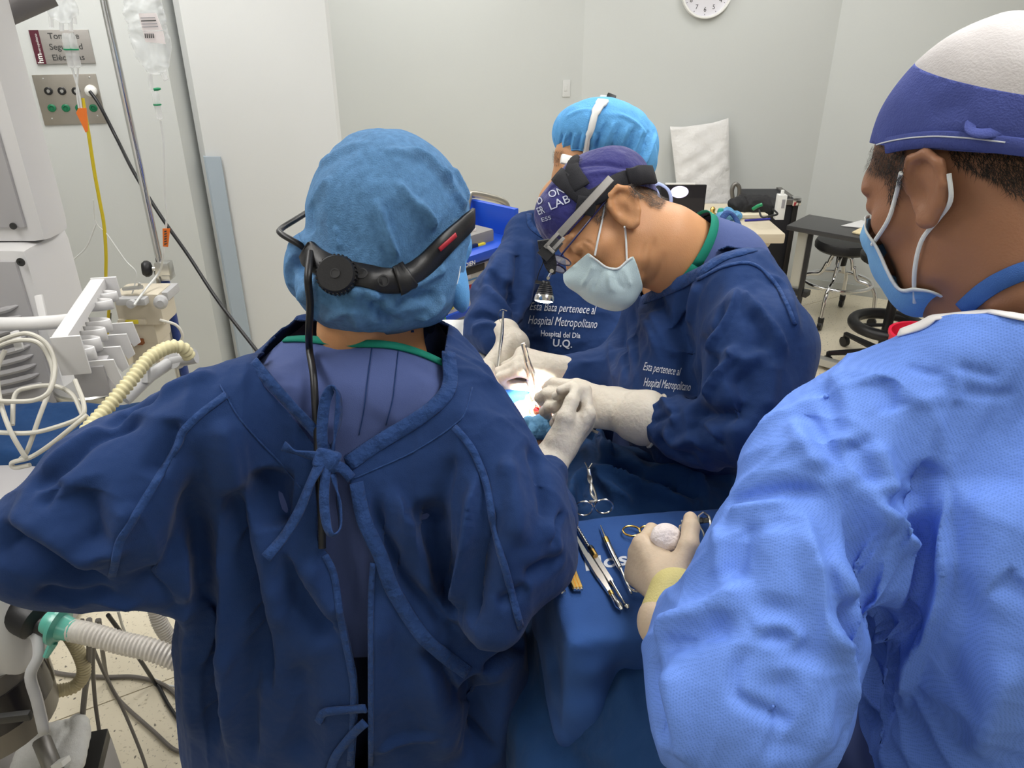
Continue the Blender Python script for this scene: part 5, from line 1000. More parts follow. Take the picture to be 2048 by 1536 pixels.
DO = DR.build('surgical_drape', M_DRAPE); tag(DO, 'dark blue cloth drape covering the patient with an opening around the face', 'drape'); DO.modifiers.new('cloth', 'SOLIDIFY').thickness = .002
# light blue paper towel tucked under the chin, bright blue sheet by the head
M_PAPER = mat('paper_drape_blue', (.12, .32, .55), .8, bump=.4, bscale=200, bump2=.4, b2scale=40); M_SHEET = mat('royal_blue_sheet', (.02, .11, .42), .8, bump=.3, bscale=500, bump2=.3, b2scale=20)
tw = Sdf().add(chain([(Q(1055, 842, 1.475), .012), (Q(1085, 846, 1.455), .014), (Q(1130, 850, 1.46), .012)], .02)).add(chain([(Q(1070, 864, 1.44), .016), (Q(1125, 866, 1.44), .014)], .02), .02)
TW = Surf(*subdiv(*sdf_mesh(tw, Q(1090, 848, 1.455) - .12, Q(1090, 848, 1.455) + .12, .005))); TW.ripple(.002, 60, seed=5); TW.folds([([(1060, 840), (1075, 855), (1080, 870)], .003, -.004), ([(1100, 835), (1098, 850), (1105, 865)], .003, .004), ([(1115, 838), (1120, 850), (1118, 866)], .003, -.004)]); tag(TW.build('paper_towel', M_PAPER), 'crumpled light blue paper towel tucked below the patient\'s chin', 'towel')
sh = Surf(*subdiv(*sdf_mesh(Sdf().add(rbox(Q(972, 766, 1.62), (.075, .10, .012), .010, frame((.9, .2, -.1), (.05, .1, 1)))), Q(972, 766, 1.62) - .15, Q(972, 766, 1.62) + .15, .006))); sh.ripple(.004, 18, seed=2); tag(sh.build('folded_sheet', M_SHEET), 'bright blue folded sheet beside the patient\'s head below the gloved hands', 'sheet')
# white pillow end with a black cord, beyond the near person's shoulder
pw = Surf(*subdiv(*sdf_mesh(Sdf().add(rbox(Q(865, 720, 1.75), (.14, .13, .045), .042, frame((1, .1, 0), (0, -.15, 1)))), Q(865, 720, 1.75) - .22, Q(865, 720, 1.75) + .22, .009))); pw.ripple(.004, 20, seed=8); pwo = pw.build('pillow', mat('white_linen', (.70, .70, .68), .85, bump=.2, bscale=400, bump2=.4, b2scale=20)); tag(pwo, 'white pillow beside the operating table, past the near gown\'s right shoulder', 'pillow')
mb = MB(); mb.box(Q(865, 720, 1.75) - np.array([.02, 0, .375]), (.36, .30, .66), bev=.02); tag(mb.build('equipment_cart', mat('grey_cart', (.42, .42, .40), .5)), 'grey cart under the white pillow behind the near gown', 'cart')
ptc = [pw.hit(u, v) for (u, v) in ((868, 694), (880, 690), (897, 692), (908, 700), (912, 707))]; ptc = [h + n*.002 for (h, n) in ptc if h is not None]
if len(ptc) > 1: mb = MB(); mb.tube(spline(ptc, 6), .002, 6); tag(mb.build('thin_cord', M_BLACK), 'thin black cord lying across the white pillow', 'cord')
# ---- instrument tray on its stand, with its own drape
TZ = 1.05; c0, c1_, c2_ = QZ(1145, 1035, TZ), QZ(1430, 1010, TZ), QZ(1175, 1283, TZ); e1 = nrm(c1_ - c0); e2 = np.array([-e1[1], e1[0], 0]); dep = abs(np.dot(c0 - c2_, e2)); Ry = np.stack([e1, e2, [0, 0, 1.]])
tc = c0 + e1*.20 - e2*dep/2; TW_, TD_ = .53, dep
MS_ = thing('instrument_stand', 'draped steel instrument stand holding the surgical tray', 'stand', (tc[0] + .22, tc[1], 0))
mb = MB(); mb.box(tc + np.array([0, 0, -.014]), (TW_ - .02, TD_ - .02, .012), Ry, .004); mb.build('tray', M_STEEL, MS_)
mb = MB(); pc = tc + e1*(TW_/2 - .05); mb.tube([pc + np.array([0, 0, -.03]), np.array([pc[0], pc[1], .08])], .014, 14); mb.tube([tc - e1*.1 + np.array([0, 0, -.03]), pc + np.array([0, 0, -.03])], .012, 10); mb.build('post', M_STEEL, MS_)
mb = MB(); mb.box((pc[0], pc[1], .06), (.45, .05, .03), Ry, .01); mb.box((pc[0], pc[1], .06), (.05, .40, .03), Ry, .01); mb.build('base', M_STEEL, MS_)
td = Sdf().add(rbox(tc + np.array([0, 0, -.105]), (TW_/2, TD_/2, .105), .014, Ry)).add(rbox(tc + np.array([0, 0, -.15]), (TW_/2 + .006, TD_/2 + .008, .05), .02, Ry), .03)
tV, tF = sdf_mesh(td, tc - np.array([.36, .30, .23]), tc + np.array([.36, .30, .03]), .008); tV = smooth_mesh(tV, tF, 1); tV, tF = subdiv(tV, tF, 1); TDs = Surf(tV, tF)
TDs.folds([([(1150, 1045), (1250, 1035), (1400, 1022)], .010, .003), ([(1100, 1300), (1110, 1380), (1105, 1480)], .02, -.008), ([(1180, 1300), (1185, 1400), (1200, 1490)], .025, .010), ([(1240, 1310), (1245, 1400), (1240, 1490)], .02, -.008)])
TDo = TDs.build('tray_drape', mat('tray_drape_cotton', (.034, .095, .30), .85, bump=.25, bscale=900, var=.2, vscale=14, spec=.2, sheen=.05, bump2=.2, b2scale=14)); tag(TDo, 'blue lettered cloth covering the instrument tray and hanging over its front', 'drape')
text_on(TDs, 'Hospital', (1172, 1142), (1345, 1116), 27, 'lettering', M_PRINT, TDo, bold=.02, lift=.0008)
TOPZ = TZ + .0035
def T_(u, v, dz=0.): return QZ(u, v, TOPZ + dz) 
M_GOLD = mat('gold_plate', (.75, .50, .16), .25, 1.0); M_INST = mat('instrument_steel', (.70, .69, .66), .2, 1.0); M_DARK = mat('dark_steel', (.10, .10, .10), .3, 1.0)
def inst(name, label, loc_): return thing(name, label, 'instrument', loc_, 'surgical instruments on the draped tray')
def bar(mb, a, b, w0, w1, th):
    """flat tapering bar lying on the tray"""
    a = np.asarray(a); b = np.asarray(b); d = nrm(b - a); s_ = nrm(np.cross([0, 0, 1.], d)); z = np.array([0, 0, th]); V = []
    for (p, w_) in ((a, w0), ((a*.5 + b*.5), (w0 + w1)/2), (b, w1)): V += [p - s_*w_/2, p + s_*w_/2, p + s_*w_*.36 + z, p - s_*w_*.36 + z]
    Fc = [(3, 2, 1, 0), (8, 9, 10, 11)]
    for k in (0, 4):
        for j in range(4): Fc.append((k + j, k + (j + 1) % 4, k + 4 + (j + 1) % 4, k + 4 + j))
    mb.add(V, Fc)
def rod(mb, pts, rs, lift=None): mb.tube([np.asarray(p) + np.array([0, 0, (max(rs) if lift is None else lift)]) for p in pts], rs, 10)
t = inst('elevator', 'flat steel elevator with broad rounded lower tip lying on the tray', T_(1195, 1150))
mb = MB(); bar(mb, T_(1150, 1070), T_(1172, 1110), .004, .011, .002); bar(mb, T_(1172, 1110), T_(1202, 1157), .012, .013, .0035); bar(mb, T_(1202, 1157), T_(1222, 1190), .012, .007, .0035); mb.build('handle', M_INST, t)
mb = MB(); rod(mb, [T_(1220, 1187), T_(1224, 1195)], [.0038, .0038]); mb.build('gold_ring', M_GOLD, t)
mb = MB(); rod(mb, [T_(1224, 1195), T_(1231, 1207), T_(1238, 1217), T_(1243, 1225)], [.003, .0042, .0055, .002], .004); mb.build('tip', M_INST, t)
t = inst('elevator', 'knurled steel elevator with gold collar and ball tip beside the flat elevator', T_(1215, 1150))
mb = MB(); rod(mb, [T_(1153, 1055), T_(1161, 1069), T_(1170, 1084), T_(1180, 1101)], [.0022, .0026, .0026, .0022])
for i in range(9):
    f_ = i/8; rod(mb, [T_(1155 + 24*f_, 1059 + 40*f_), T_(1156 + 24*f_, 1060.5 + 40*f_)], [.0032, .0032], .003)
mb.build('knurled_shank', M_INST, t)
mb = MB(); rod(mb, [T_(1180, 1100), T_(1184, 1106)], [.0048, .0048]); mb.build('black_ring', M_DARK, t); mb = MB(); rod(mb, [T_(1184, 1106), T_(1191, 1117)], [.0046, .0042]); mb.build('gold_ring', M_GOLD, t)
mb = MB(); bar(mb, T_(1190, 1115), T_(1222, 1166), .010, .010, .004); mb.build('handle', M_INST, t); mb = MB(); rod(mb, [T_(1222, 1166), T_(1227, 1174), T_(1250, 1212)], [.0035, .0020, .0014], .003); rod(mb, [T_(1250, 1212), T_(1253, 1217), T_(1256, 1222)], [.0018, .0042, .0015], .004); mb.build('tip', M_INST, t)
t = inst('probe', 'slender steel probe with gold collar in the middle of the tray', T_(1230, 1120))
mb = MB(); rod(mb, [T_(1201, 1054), T_(1206, 1067), T_(1212, 1082)], [.0009, .0016, .0024], .003); mb.build('point', M_INST, t); mb = MB(); rod(mb, [T_(1211, 1081), T_(1216, 1092)], [.0044, .0044]); mb.build('gold_ring', M_GOLD, t)
mb = MB(); rod(mb, [T_(1216, 1092), T_(1226, 1114), T_(1240, 1141)], [.0042, .0044, .0040]); mb.build('handle', M_INST, t); mb = MB(); rod(mb, [T_(1240, 1141), T_(1244, 1148), T_(1261, 1188)], [.0034, .0022, .0012], .003); rod(mb, [T_(1261, 1188), T_(1263, 1192)], [.0022, .0014], .003); mb.build('tip', M_INST, t)
def ring(mb, c, rx, ry, ang, r, z=.004):
    c = np.asarray(c) + np.array([0, 0, z]); ca, sa = math.cos(ang), math.sin(ang); mb.tube([c + np.array([rx*math.cos(a)*ca - ry*math.sin(a)*sa, rx*math.cos(a)*sa + ry*math.sin(a)*ca, 0]) for a in np.linspace(0, 2*math.pi, 28, endpoint=False)], r, 8, closed=True)
t = inst('scissors', 'fine scissors with gold finger rings pointing under the gloved hand', T_(1282, 1085))
for (cu_, hu) in ((1263, 1280), (1296, 1286)):
    mb = MB(); ring(mb, T_(cu_, 1066), .0135, .0125, 0, .0017); rod(mb, [T_(cu_ + (11 if cu_ < 1280 else -8), 1076), T_(hu + 2, 1088), T_(hu + 8, 1102)], [.0020, .0024, .0026], .004); mb.build('finger_ring', M_GOLD, t)
    mb = MB(); rod(mb, [T_(hu + 7, 1100), T_(hu + 14, 1116), T_(hu + 26, 1140)], [.0028, .0030, .001], .004); mb.build('blade', M_DARK, t)
t = inst('clamp', 'small steel clamp with one ring showing beside the gloved hand', T_(1275, 1140))
for s_ in (-1, 1):
    mb = MB(); rod(mb, [T_(1268 + s_*3, 1105), T_(1275 + s_*3, 1126), T_(1281 + s_*1, 1144), T_(1288 - s_*12, 1158)], [.0014, .0022, .0028, .0022], .004); ring(mb, T_(1288 - s_*15, 1175), .0115, .013, 0, .0016); mb.build('jaw', M_INST, t)
def speculum(u, v, label, sgn=1):
    t = inst('nasal_speculum', label, T_(u, v)); c = T_(u, v + 22)
    for s_ in (-1, 1):
        mb = MB(); b0 = c + np.array([s_*.006, 0, .004]); P_ = spline([c + np.array([s_*.004, -.075, .004]), c + np.array([s_*.007, -.03, .004]), c + np.array([s_*.004, 0, .006]), c + np.array([s_*.009, .012, .012]), c + np.array([s_*.008, .022, .020]), c + np.array([0, .027, .025])], 5); mb.tube(P_, .0020, 8); mb.build('handle', M_INST, t)
        mb = MB(); bl = c + np.array([s_*.005, .020, .016]); mb.box(bl + np.array([-.012*sgn, .004, -.006]), (.034, .002, .009), frame((-.9*sgn, .25, -.35), (0, .9, .4)), .001); mb.build('blade', M_DARK, t)
speculum(1373, 1072, 'steel nasal speculum standing upright just behind the gauze ball'); speculum(1411, 1050, 'steel nasal speculum nearest the light blue sleeve', 1)
GOLD_RODS = ('gold instrument rod, left of the gold rods under the near sleeve', 'gold instrument rod in the middle of the gold rods near the sleeve', 'gold instrument rod, right of the gold rods nearest the elevators')
for i in range(3):
    mb = MB(); a, b = T_(1128 + i*7, 1128), T_(1149 + i*6.5, 1181 - i*.5); mb.tube([a + np.array([0, 0, .0035]), b + np.array([0, 0, .0035])], .0033, 6); o = mb.build('gold_rod', M_GOLD); tag(o, GOLD_RODS[i], 'instrument', 'surgical instruments on the draped tray')
    mb = MB(); mb.tube([b + np.array([0, 0, .0035]), T_(1150 + i*6.5, 1184) + np.array([0, 0, .0035])], .0024, 6); mb.build('end_cap', M_INST, o)
for (u, v, lb) in ((1133, 1158, 'dark steel instrument end just left of the gold rods'), (1125, 1184, 'dark steel instrument end poking out lowest under the near sleeve')):
    mb = MB(); a = T_(u - 18, v - 40); b = T_(u, v); mb.tube([a + np.array([0, 0, .0035]), b + np.array([0, 0, .0035])], .0028, 8); mb.lathe([(.0036, 0), (.0036, .006), (.002, .007)], b + np.array([0, 0, .0035]), b - a, 12); tag(mb.build('chisel', M_INST), lb, 'instrument', 'surgical instruments on the draped tray')
# towel clamp biting the drape
t = thing('towel_clamp', 'steel towel clamp with two rings clipped to the dark drape behind the tray', 'instrument', Q(1185, 980, 1.30))
ct = lambda u, v, tt=None: Q(u, v, np.interp(v, [920, 1030], [1.335, 1.235]))
for s_, rc, tip in ((-1, (1168, 1017), (1170, 925)), (1, (1208, 1013), (1184, 927))):
    mb = MB(); mb.tube(spline([ct(*tip), ct(1177 + s_*-1, 942), ct(1180 + s_*2, 958), ct(1186 - s_*4, 985), ct(1187 + s_*-6 if s_ < 0 else 1194, 1002)], 5), [.0012]*4 + [.0024]*6 + [.0030]*4 + [.0024]*7, 8)
    c = ct(*rc); mb.tube([c + .0145*math.cos(a)*IMG_R + .0125*math.sin(a)*nrm(IMG_U*.9 - IMG_F*.3) for a in np.linspace(0, 2*math.pi, 26, endpoint=False)], .0016, 8, closed=True); mb.tube([ct(1188 + s_*3, 1002), ct(rc[0] - s_*10, 1003)], .0018, 8); mb.build('jaw', M_INST, t)
mb = MB(); mb.box(ct(1179, 950), (.006, .006, .022), frame(img_dir(1, .2, 0), img_dir(-.2, 1, 0)), .002); mb.build('box_lock', M_INST, t); mb = MB(); mb.box(ct(1188, 1003), (.016, .004, .004), frame(IMG_R, IMG_U), .001); mb.build('ratchet', M_INST, t)
# instruments held over the face
t = thing('retractor', 'slender steel retractor held between the near gloved fingers and the nose', 'instrument', Q(1130, 830, 1.42)); nz = loc(PHc, PHR, (.112, -.004, -.044))
mb = MB(); a, b = nz, Q(1164, 852, 1.375); mb.tube([a, a*.6 + b*.4], .0016, 8); mb.tube([a + np.array([-.006, 0, .006]), a], .0012, 8); mb.build('hook', M_INST, t); mb = MB(); mb.tube([a*.62 + b*.38, a*.55 + b*.45, b, b + (b - a)*.35], [.0018, .0034, .0034, .003], 10); mb.build('handle', M_INST, t)
t = thing('forceps', 'pale steel forceps with a spoon-shaped end in the brightly lit glove', 'instrument', Q(1052, 720, 1.52)); mb = MB()
for s_ in (-1, 1): mb.tube(spline([Q(1048, 690, 1.48) + IMG_R*s_*.002, Q(1054, 720, 1.50) + IMG_R*s_*.004, Q(1066, 755, 1.51) + IMG_R*s_*.005, nz + IMG_R*s_*.004 + np.array([0, 0, .004])], 6), [.0020]*6 + [.0024]*6 + [.0016]*6 + [.001], 8)
mb.build('prongs', M_INST, t); mb = MB(); mb.add(*ribbon(spline([Q(1046, 686, 1.478), Q(1049, 700, 1.486), Q(1055, 722, 1.497)], 5), [-IMG_F]*11, [.006] + [.009]*4 + [.008]*3 + [.006]*3, .002)); mb.build('finger_plate', M_INST, t)
t = thing('needle_holder', 'long steel needle holder pointing up from the far gloved hand', 'instrument', Q(1003, 670, 1.60)); mb = MB(); mb.tube([Q(996, 735, 1.58), Q(1000, 700, 1.58), Q(1004, 668, 1.58), Q(1007, 622, 1.575)], [.0034, .0036, .0038, .0018], 10); mb.build('shaft', M_INST, t)
mb = MB(); mb.tube(spline([Q(1000, 621, 1.575), Q(1006, 619, 1.574), Q(1014, 622, 1.574)], 5), .0007, 6); mb.build('needle', M_INST, t); mb = MB(); mb.tube(spline([Q(1000, 621, 1.575), Q(996, 630, 1.576), Q(1001, 645, 1.577)], 6), .0004, 5); mb.build('suture', M_DARK, t)
# ================================================================== wall plate, sign, drips and anaesthesia machine, left
WN = nrm(np.array([LWY - 2.55, -(LWX + 3.9), 0])); WT = np.array([-WN[1], WN[0], 0]); WC = np.array([LWX, LWY, 0]); Rw = np.stack([WT, np.array([0, 0, 1.]), WN])     # along, up, out of the left wall
def on_plane(u, v, c, n, off=0.):
    d = Q(u, v, 1.0) - np.array([0, 0, CAMH]); o_ = np.array([0, 0, CAMH]); t = np.dot(np.asarray(c) + np.asarray(n)*off - o_, n)/np.dot(d, n); return o_ + d*t
LW = lambda u, v, off=0.: on_plane(u, v, WC, WN, off)
def wall_box(mb, u0, v0, u1, v1, th, bev=.002, P=LW, R=Rw):
    a = P(u0, v0); b = P(u1, v1); mid = (a + b)/2; w_ = abs(np.dot(b - a, R[0])); h_ = abs(np.dot(b - a, R[1])); mb.box(mid + R[2]*th/2, (w_, h_, th), R, bev); return mid, w_, h_
SG = thing('wall_sign', 'brushed metal wall sign with maroon strip reading Toma de Seguridad', 'sign', LW(122, 94))
M_SIGN = mat('sign_metal', (.42, .40, .38), .35, .6, bump=.05, bscale=200); M_MAROON = mat('maroon', (.085, .012, .025), .5); M_INK = mat('dark_lettering', (.05, .05, .05), .6)
mb = MB(); mid, sw_, sh_ = wall_box(mb, 58, 60, 192, 126, .008); mb.build('plate', M_SIGN, SG, angle=30)
mb = MB(); mb.box(mid - WT*(sw_/2 - .016) + WN*.0085, (.032, sh_, .002), Rw); mb.build('maroon_strip', M_MAROON, SG)
for i, tx in enumerate(('Toma de', 'Seguridad', 'El\u00e9ctricas')): text_plane(tx, mid + WT*.012 + Rw[1]*(.028 - i*.037) + WN*.0085, Rw, .021, 'lettering', M_INK, SG, align='c', bold=.012)
Rv = np.stack([Rw[1], -Rw[0], Rw[2]]); text_plane('hm', mid - WT*(sw_/2 - .024) - Rw[1]*.055 + WN*.0098, Rv, .020, 'lettering', M_WHITE, SG, bold=.02); text_plane('metropolitano', mid - WT*(sw_/2 - .024) - Rw[1]*.022 + WN*.0098, Rv, .0085, 'lettering', M_WHITE, SG)
WP = thing('outlet_plate', 'steel wall plate with black and green earth sockets and a white plug', 'outlet', LW(140, 198)); M_PLATE = mat('plate_steel', (.46, .43, .38), .34, .9, bump=.1, bscale=40, var=.1, vscale=20)
mb = MB(); mid, pw_, ph_ = wall_box(mb, 64, 150, 214, 246, .006); mb.build('plate', M_PLATE, WP, angle=30)
M_SOCK_B = mat('socket_black', (.015, .015, .015), .35); M_SOCK_G = mat('socket_green', (.01, .16, .07), .35)
def sock(u, v, m):
    c = LW(u, v, .006); mb = MB(); mb.lathe([(.0145, 0), (.0145, .005), (.012, .007), (.0075, .007), (.0065, .003), (.001, .003)], c, WN, 24); o = mb.build('socket', m, WP); mb = MB(); mb.lathe([(.0062, 0), (.0062, .0042), (.001, .0044)], c, WN, 16); mb.build('pin', M_STEEL if m is M_SOCK_B else m, o)
for u in (97, 124, 152): sock(u, 182, M_SOCK_B)
for u in (104, 132, 159, 187): sock(u, 216, M_SOCK_G)
for (u, v) in ((86, 158), (179, 155), (104, 238), (195, 232)):
    mb = MB(); mb.lathe([(.004, 0), (.004, .0015), (.002, .0022), (.0005, .0022)], LW(u, v, .006), WN, 12); mb.build('screw', M_STEEL, WP)
mb = MB(); pc = LW(183, 181, .006); mb.lathe([(.020, 0), (.022, .010), (.020, .024), (.012, .030), (.006, .032)], pc, WN, 24); mb.build('plug', M_WHITE, WP)
mb = MB(); mb.tube(spline([pc + WN*.03, LW(200, 212, .06), LW(235, 280, .10), Q(268, 345, 2.86), Q(320, 430, 2.84), Q(376, 510, 2.84), Q(435, 600, 2.80), Q(503, 688, 2.74), Q(560, 760, 2.70)], 8), .0065, 10); tag(mb.build('power_cable', M_BLACK), 'black cable running diagonally down from the white plug past the pale pier', 'cable')
# ---- IV pole
PY = 2.6; pxp = float(QY(325, 550, PY)[0]); PO = thing('drip_pole', 'chrome drip pole with black clamp knob and blue lower tube', 'stand', (pxp, PY, 0))
PV = lambda v, dx=0., dy=0.: np.array([pxp + dx, PY + dy, QY(325, v, PY)[2]])
mb = MB(); mb.tube([PV(585), np.array([pxp, PY, 2.45])], .0125, 14); mb.tube([np.array([pxp - .10, PY, 2.42]), np.array([pxp, PY, 2.46]), np.array([pxp + .10, PY, 2.42])], .006, 8); mb.build('pole', M_CHROME, PO)
mb = MB(); mb.tube([np.array([pxp + .004, PY, .12]), PV(560, .004)], .0165, 14); mb.build('lower_tube', mat('blue_tube', (.02, .05, .22), .3), PO)
mb = MB(); mb.tube([np.array([pxp - .018, PY - .01, .12]), PV(540, -.012, -.01)], .010, 10); mb.build('rail', M_STEEL, PO)
mb = MB(); mb.box(PV(536, .012), (.050, .045, .050), bev=.008); mb.box(PV(552, .02), (.03, .05, .02), bev=.004); mb.lathe([(.008, 0), (.008, .045)], PV(537, -.005), (-1, -.2, 0), 12); mb.build('clamp', M_STEEL, PO)
mb = MB(); mb.lathe([(.010, 0), (.022, .004), (.0285, .014), (.0285, .024), (.020, .034), (.001, .036)], PV(537, -.030), (-1, -.35, .05), 24); mb.build('clamp_knob', M_BLACK, PO)
mb = MB()
for i in range(5):
    a = 2*math.pi*i/5 + .3; mb.tube([np.array([pxp, PY, .10]), np.array([pxp + .28*math.cos(a), PY + .28*math.sin(a), .06])], .014, 8); mb.lathe([(.02, -.012), (.02, .012)], (pxp + .28*math.cos(a), PY + .28*math.sin(a), .022), (math.sin(a), -math.cos(a), 0), 12)
mb.build('base', M_STEEL, PO)
# ---- pump stack clamped to the pole
CR = mat('cream_plastic', (.62, .56, .45), .45, bump=.05, bscale=200); M_LGREY = mat('light_grey_plastic', (.48, .48, .49), .45); M_YEL = mat('yellow_label', (.70, .58, .04), .5); M_BRN = mat('brown_label', (.22, .07, .02), .5)
IP = thing('infusion_pump', 'cream infusion pump stack with yellow and brown labels clamped to the drip pole', 'pump', Q(270, 720, 2.5)); IY = 2.42
IB = lambda u, v, dy=0.: QY(u, v, IY + dy)
def ibox(u0, v0, u1, v1, dy, dep, m, name, bev=.012, par=IP):
    a, b = IB(u0, v0, dy), IB(u1, v1, dy); mb = MB(); c = (a + b)/2; mb.box((c[0], IY + dy + dep/2, c[2]), (abs(b[0] - a[0]), dep, abs(a[2] - b[2])), bev=bev); return mb.build(name, m, par)
ibox(222, 588, 330, 652, .02, .12, CR, 'upper_module', .02); ibox(226, 648, 318, 690, .03, .12, CR, 'middle_module', .016); ibox(236, 686, 322, 728, .03, .12, CR, 'lower_module', .016)
ibox(228, 598, 292, 612, -.01, .04, M_LGREY, 'carry_handle', .008); mb = MB(); mb.lathe([(.014, 0), (.014, .02), (.001, .022)], IB(266, 606, -.02), (0, -1, .1), 18); mb.build('handle_pivot', M_LGREY, IP)
ibox(234, 640, 292, 650, .01, .03, CR, 'label_strip', .004); ibox(250, 641, 276, 648, .004, .008, M_YEL, 'yellow_label', .001); ibox(258, 680, 286, 690, .016, .02, M_BRN, 'brown_label', .001)
mb = MB(); c = IB(233, 713, -.02); mb.box((c[0], IY - .02, c[2]), (.10, .04, .062), bev=.022); mb.build('round_knob', CR, IP); ibox(208, 698, 262, 730, -.03, .03, CR, 'cable_box', .014)
ibox(296, 585, 338, 602, .05, .10, M_LGREY, 'pole_clamp', .006); mb = MB(); mb.lathe([(.022, 0), (.022, .02), (.012, .03), (.001, .03)], IB(322, 602, -.01), (.3, -1, 0), 20); mb.build('clamp_screw', M_LGREY, IP); mb = MB(); mb.tube([IB(246, 578, .02), IB(285, 574, .02)], .007, 10); mb.tube([IB(276, 578, .02), IB(280, 566, .02)], .005, 8); mb.build('top_valve', M_STEEL, IP)
mb = MB(); mb.tube(spline([IB(222, 626, -.012), IB(222, 655, -.012), IB(232, 660, -.012), IB(232, 690, -.012), IB(262, 690, -.012)], 4), .0016, 6); mb.build('wire', M_BLACK, IP)
mb = MB(); mb.tube(spline([IB(320, 640, .02), IB(352, 650, .02), IB(365, 670, .02), IB(358, 685, .02), IB(345, 680, .02)], 6), .005, 8); mb.build('tube_loop', mat('ivory_tube', (.68, .66, .60), .4), IP)
# ---- drip bags and lines
def glassy(name, col, alpha, rough=.08):
    m = bpy.data.materials.new(name); m.use_nodes = True; nt = m.node_tree; b = nt.nodes['Principled BSDF']; b.inputs['Base Color'].default_value = (*col, 1); b.inputs['Roughness'].default_value = rough; b.inputs['Alpha'].default_value = alpha; b.inputs['Specular IOR Level'].default_value = .8; return m
M_CLEAR = glassy('clear_vinyl', (.80, .83, .84), .34, .05); M_CLEAR2 = glassy('clear_tube', (.85, .86, .86), .40, .05); M_LABEL = mat('bag_label', (.78, .72, .72), .7)
M_CLIPG = mat('green_clip', (.005, .25, .10), .4); M_ORANGE = mat('orange_tag', (.85, .20, .03), .6); M_YTUBE = mat('yellow_tube', (.62, .48, .02), .4); M_TUBE = mat('milky_tube', (.72, .73, .72), .35)
BY_ = 2.45
def dbag(poly, label, yy, name='drip_bag'):
    t = thing(name, label, 'drip bag', QY(*poly[len(poly)//2], yy)); P_ = [QY(u, v, yy) for (u, v) in poly]; c = np.mean(P_, 0); f = None
    return t
DB = thing('drip_bag', 'full clear drip bag with white pharmacy label hanging left of the pale pier', 'drip bag', QY(300, 155, BY_))
bc_ = QY(296, 55, BY_); dbg = Sdf().add(ell(bc_ + np.array([0, 0, .03]), (.058, .026, .19), frame((1, 0, 0), (.10, 0, 1)))).sub(plane(QY(305, 150, BY_), (0, 0, 1)), .03)
S_ = Surf(*subdiv(*sdf_mesh(dbg, bc_ - np.array([.1, .05, .16]), bc_ + np.array([.1, .05, .28]), .007))); S_.ripple(.005, 45, seed=4); S_.build('bag', M_CLEAR, DB)
def card(pts, yy, m, name, par, th=.0012):
    P_ = [QY(u, v, yy) for (u, v) in pts]; n = nrm(np.cross(P_[1] - P_[0], P_[-1] - P_[0])); V = P_ + [p + n*th for p in P_]; k = len(P_); return mesh(name, V, [tuple(range(k - 1, -1, -1)), tuple(range(k, 2*k))] + [(i, (i + 1) % k, k + (i + 1) % k, k + i) for i in range(k)], m, par, smooth=False)
lb = card([(277, 27), (312, 26), (325, 60), (285, 62)], BY_ - .032, M_LABEL, 'label', DB); card([(286, 63), (326, 62), (331, 88), (291, 84)], BY_ - .031, M_LABEL, 'label', DB)
for i in range(4): card([(281 + i, 35 + i*6), (310 + i*2, 34 + i*6), (310 + i*2, 36 + i*6), (281 + i, 37 + i*6)], BY_ - .0345, M_INK if i == 1 else mat('grey_print', (.35, .34, .36), .7), 'print_line', lb, .0003)
for i in range(5): card([(289 + i*4, 67), (291 + i*4, 67), (292 + i*4, 76), (290 + i*4, 76)], BY_ - .0345, M_INK, 'bar_code', lb, .0003)
mb = MB(); mb.tube([QY(322, 143, BY_), QY(333, 160, BY_)], [.006, .008], 10); mb.tube([QY(300, 147, BY_), QY(303, 180, BY_)], .006, 10); mb.build('port', M_CLEAR2, DB)
def dripch(u, v0, v1, w_, yy, label, clip=True, par=None):
    t = thing('drip_chamber', label, 'drip chamber', QY(u, v1, yy)); a, b = QY(u - (v1 - v0)*.10, v0, yy), QY(u + (v1 - v0)*.10, v1, yy); L_ = np.linalg.norm(b - a); mb = MB(); mb.lathe([(w_*.6, 0), (w_, .01), (w_, L_*.45), (w_*.92, L_*.5), (w_*.88, L_ - .012), (w_*.9, L_ - .010), (w_*.9, L_ - .004), (w_*.3, L_)], a, b - a, 18); mb.build('chamber', M_CLEAR2, t)
    mb = MB(); mb.lathe([(w_*1.12, L_*.44), (w_*1.12, L_*.44 + .004)], a, b - a, 18); mb.build('green_ring', M_CLIPG, t); return a, b, t
a2, b2, t2 = dripch(315, 182, 240, .0105, BY_, 'slim drip chamber with green ring under the labelled drip bag')
mb = MB(); mb.lathe([(.004, 0), (.005, .012), (.003, .02)], QY(308, 179, BY_), (1, 0, .1), 10); mb.build('green_cap', M_CLIPG, t2)
mb = MB(); tb2 = [b2, QY(322, 250, BY_), QY(327, 290, BY_), QY(328, 350, BY_), QY(330, 400, BY_), QY(334, 430, BY_), QY(330, 470, BY_), QY(325, 520, BY_), QY(318, 545, BY_ + .06), QY(290, 580, BY_), QY(268, 610, BY_ - .08)]; mb.tube(spline(tb2, 8), .0035, 8); tag(mb.build('infusion_line', M_TUBE), 'white infusion line with orange tag hanging beside the drip pole', 'tube')
ot = card([(325, 457), (340, 457), (336, 494), (326, 493)], BY_ - .008, M_ORANGE, 'line_tag', None, .002); tag(ot, 'orange tag with black handwriting on the right infusion line', 'tag')
for i in range(6): card([(328.5, 462 + i*5), (333 + (i % 3), 461 + i*5), (333, 463.5 + i*5), (328.5, 465 + i*5)], BY_ - .0105, M_INK, 'handwriting', ot, .0003)
DB2 = thing('drip_bag', 'crumpled clear drip bag with twin ports hanging in front of the wall sign', 'drip bag', QY(118, 50, BY_)); bc_ = QY(118, 0, BY_)
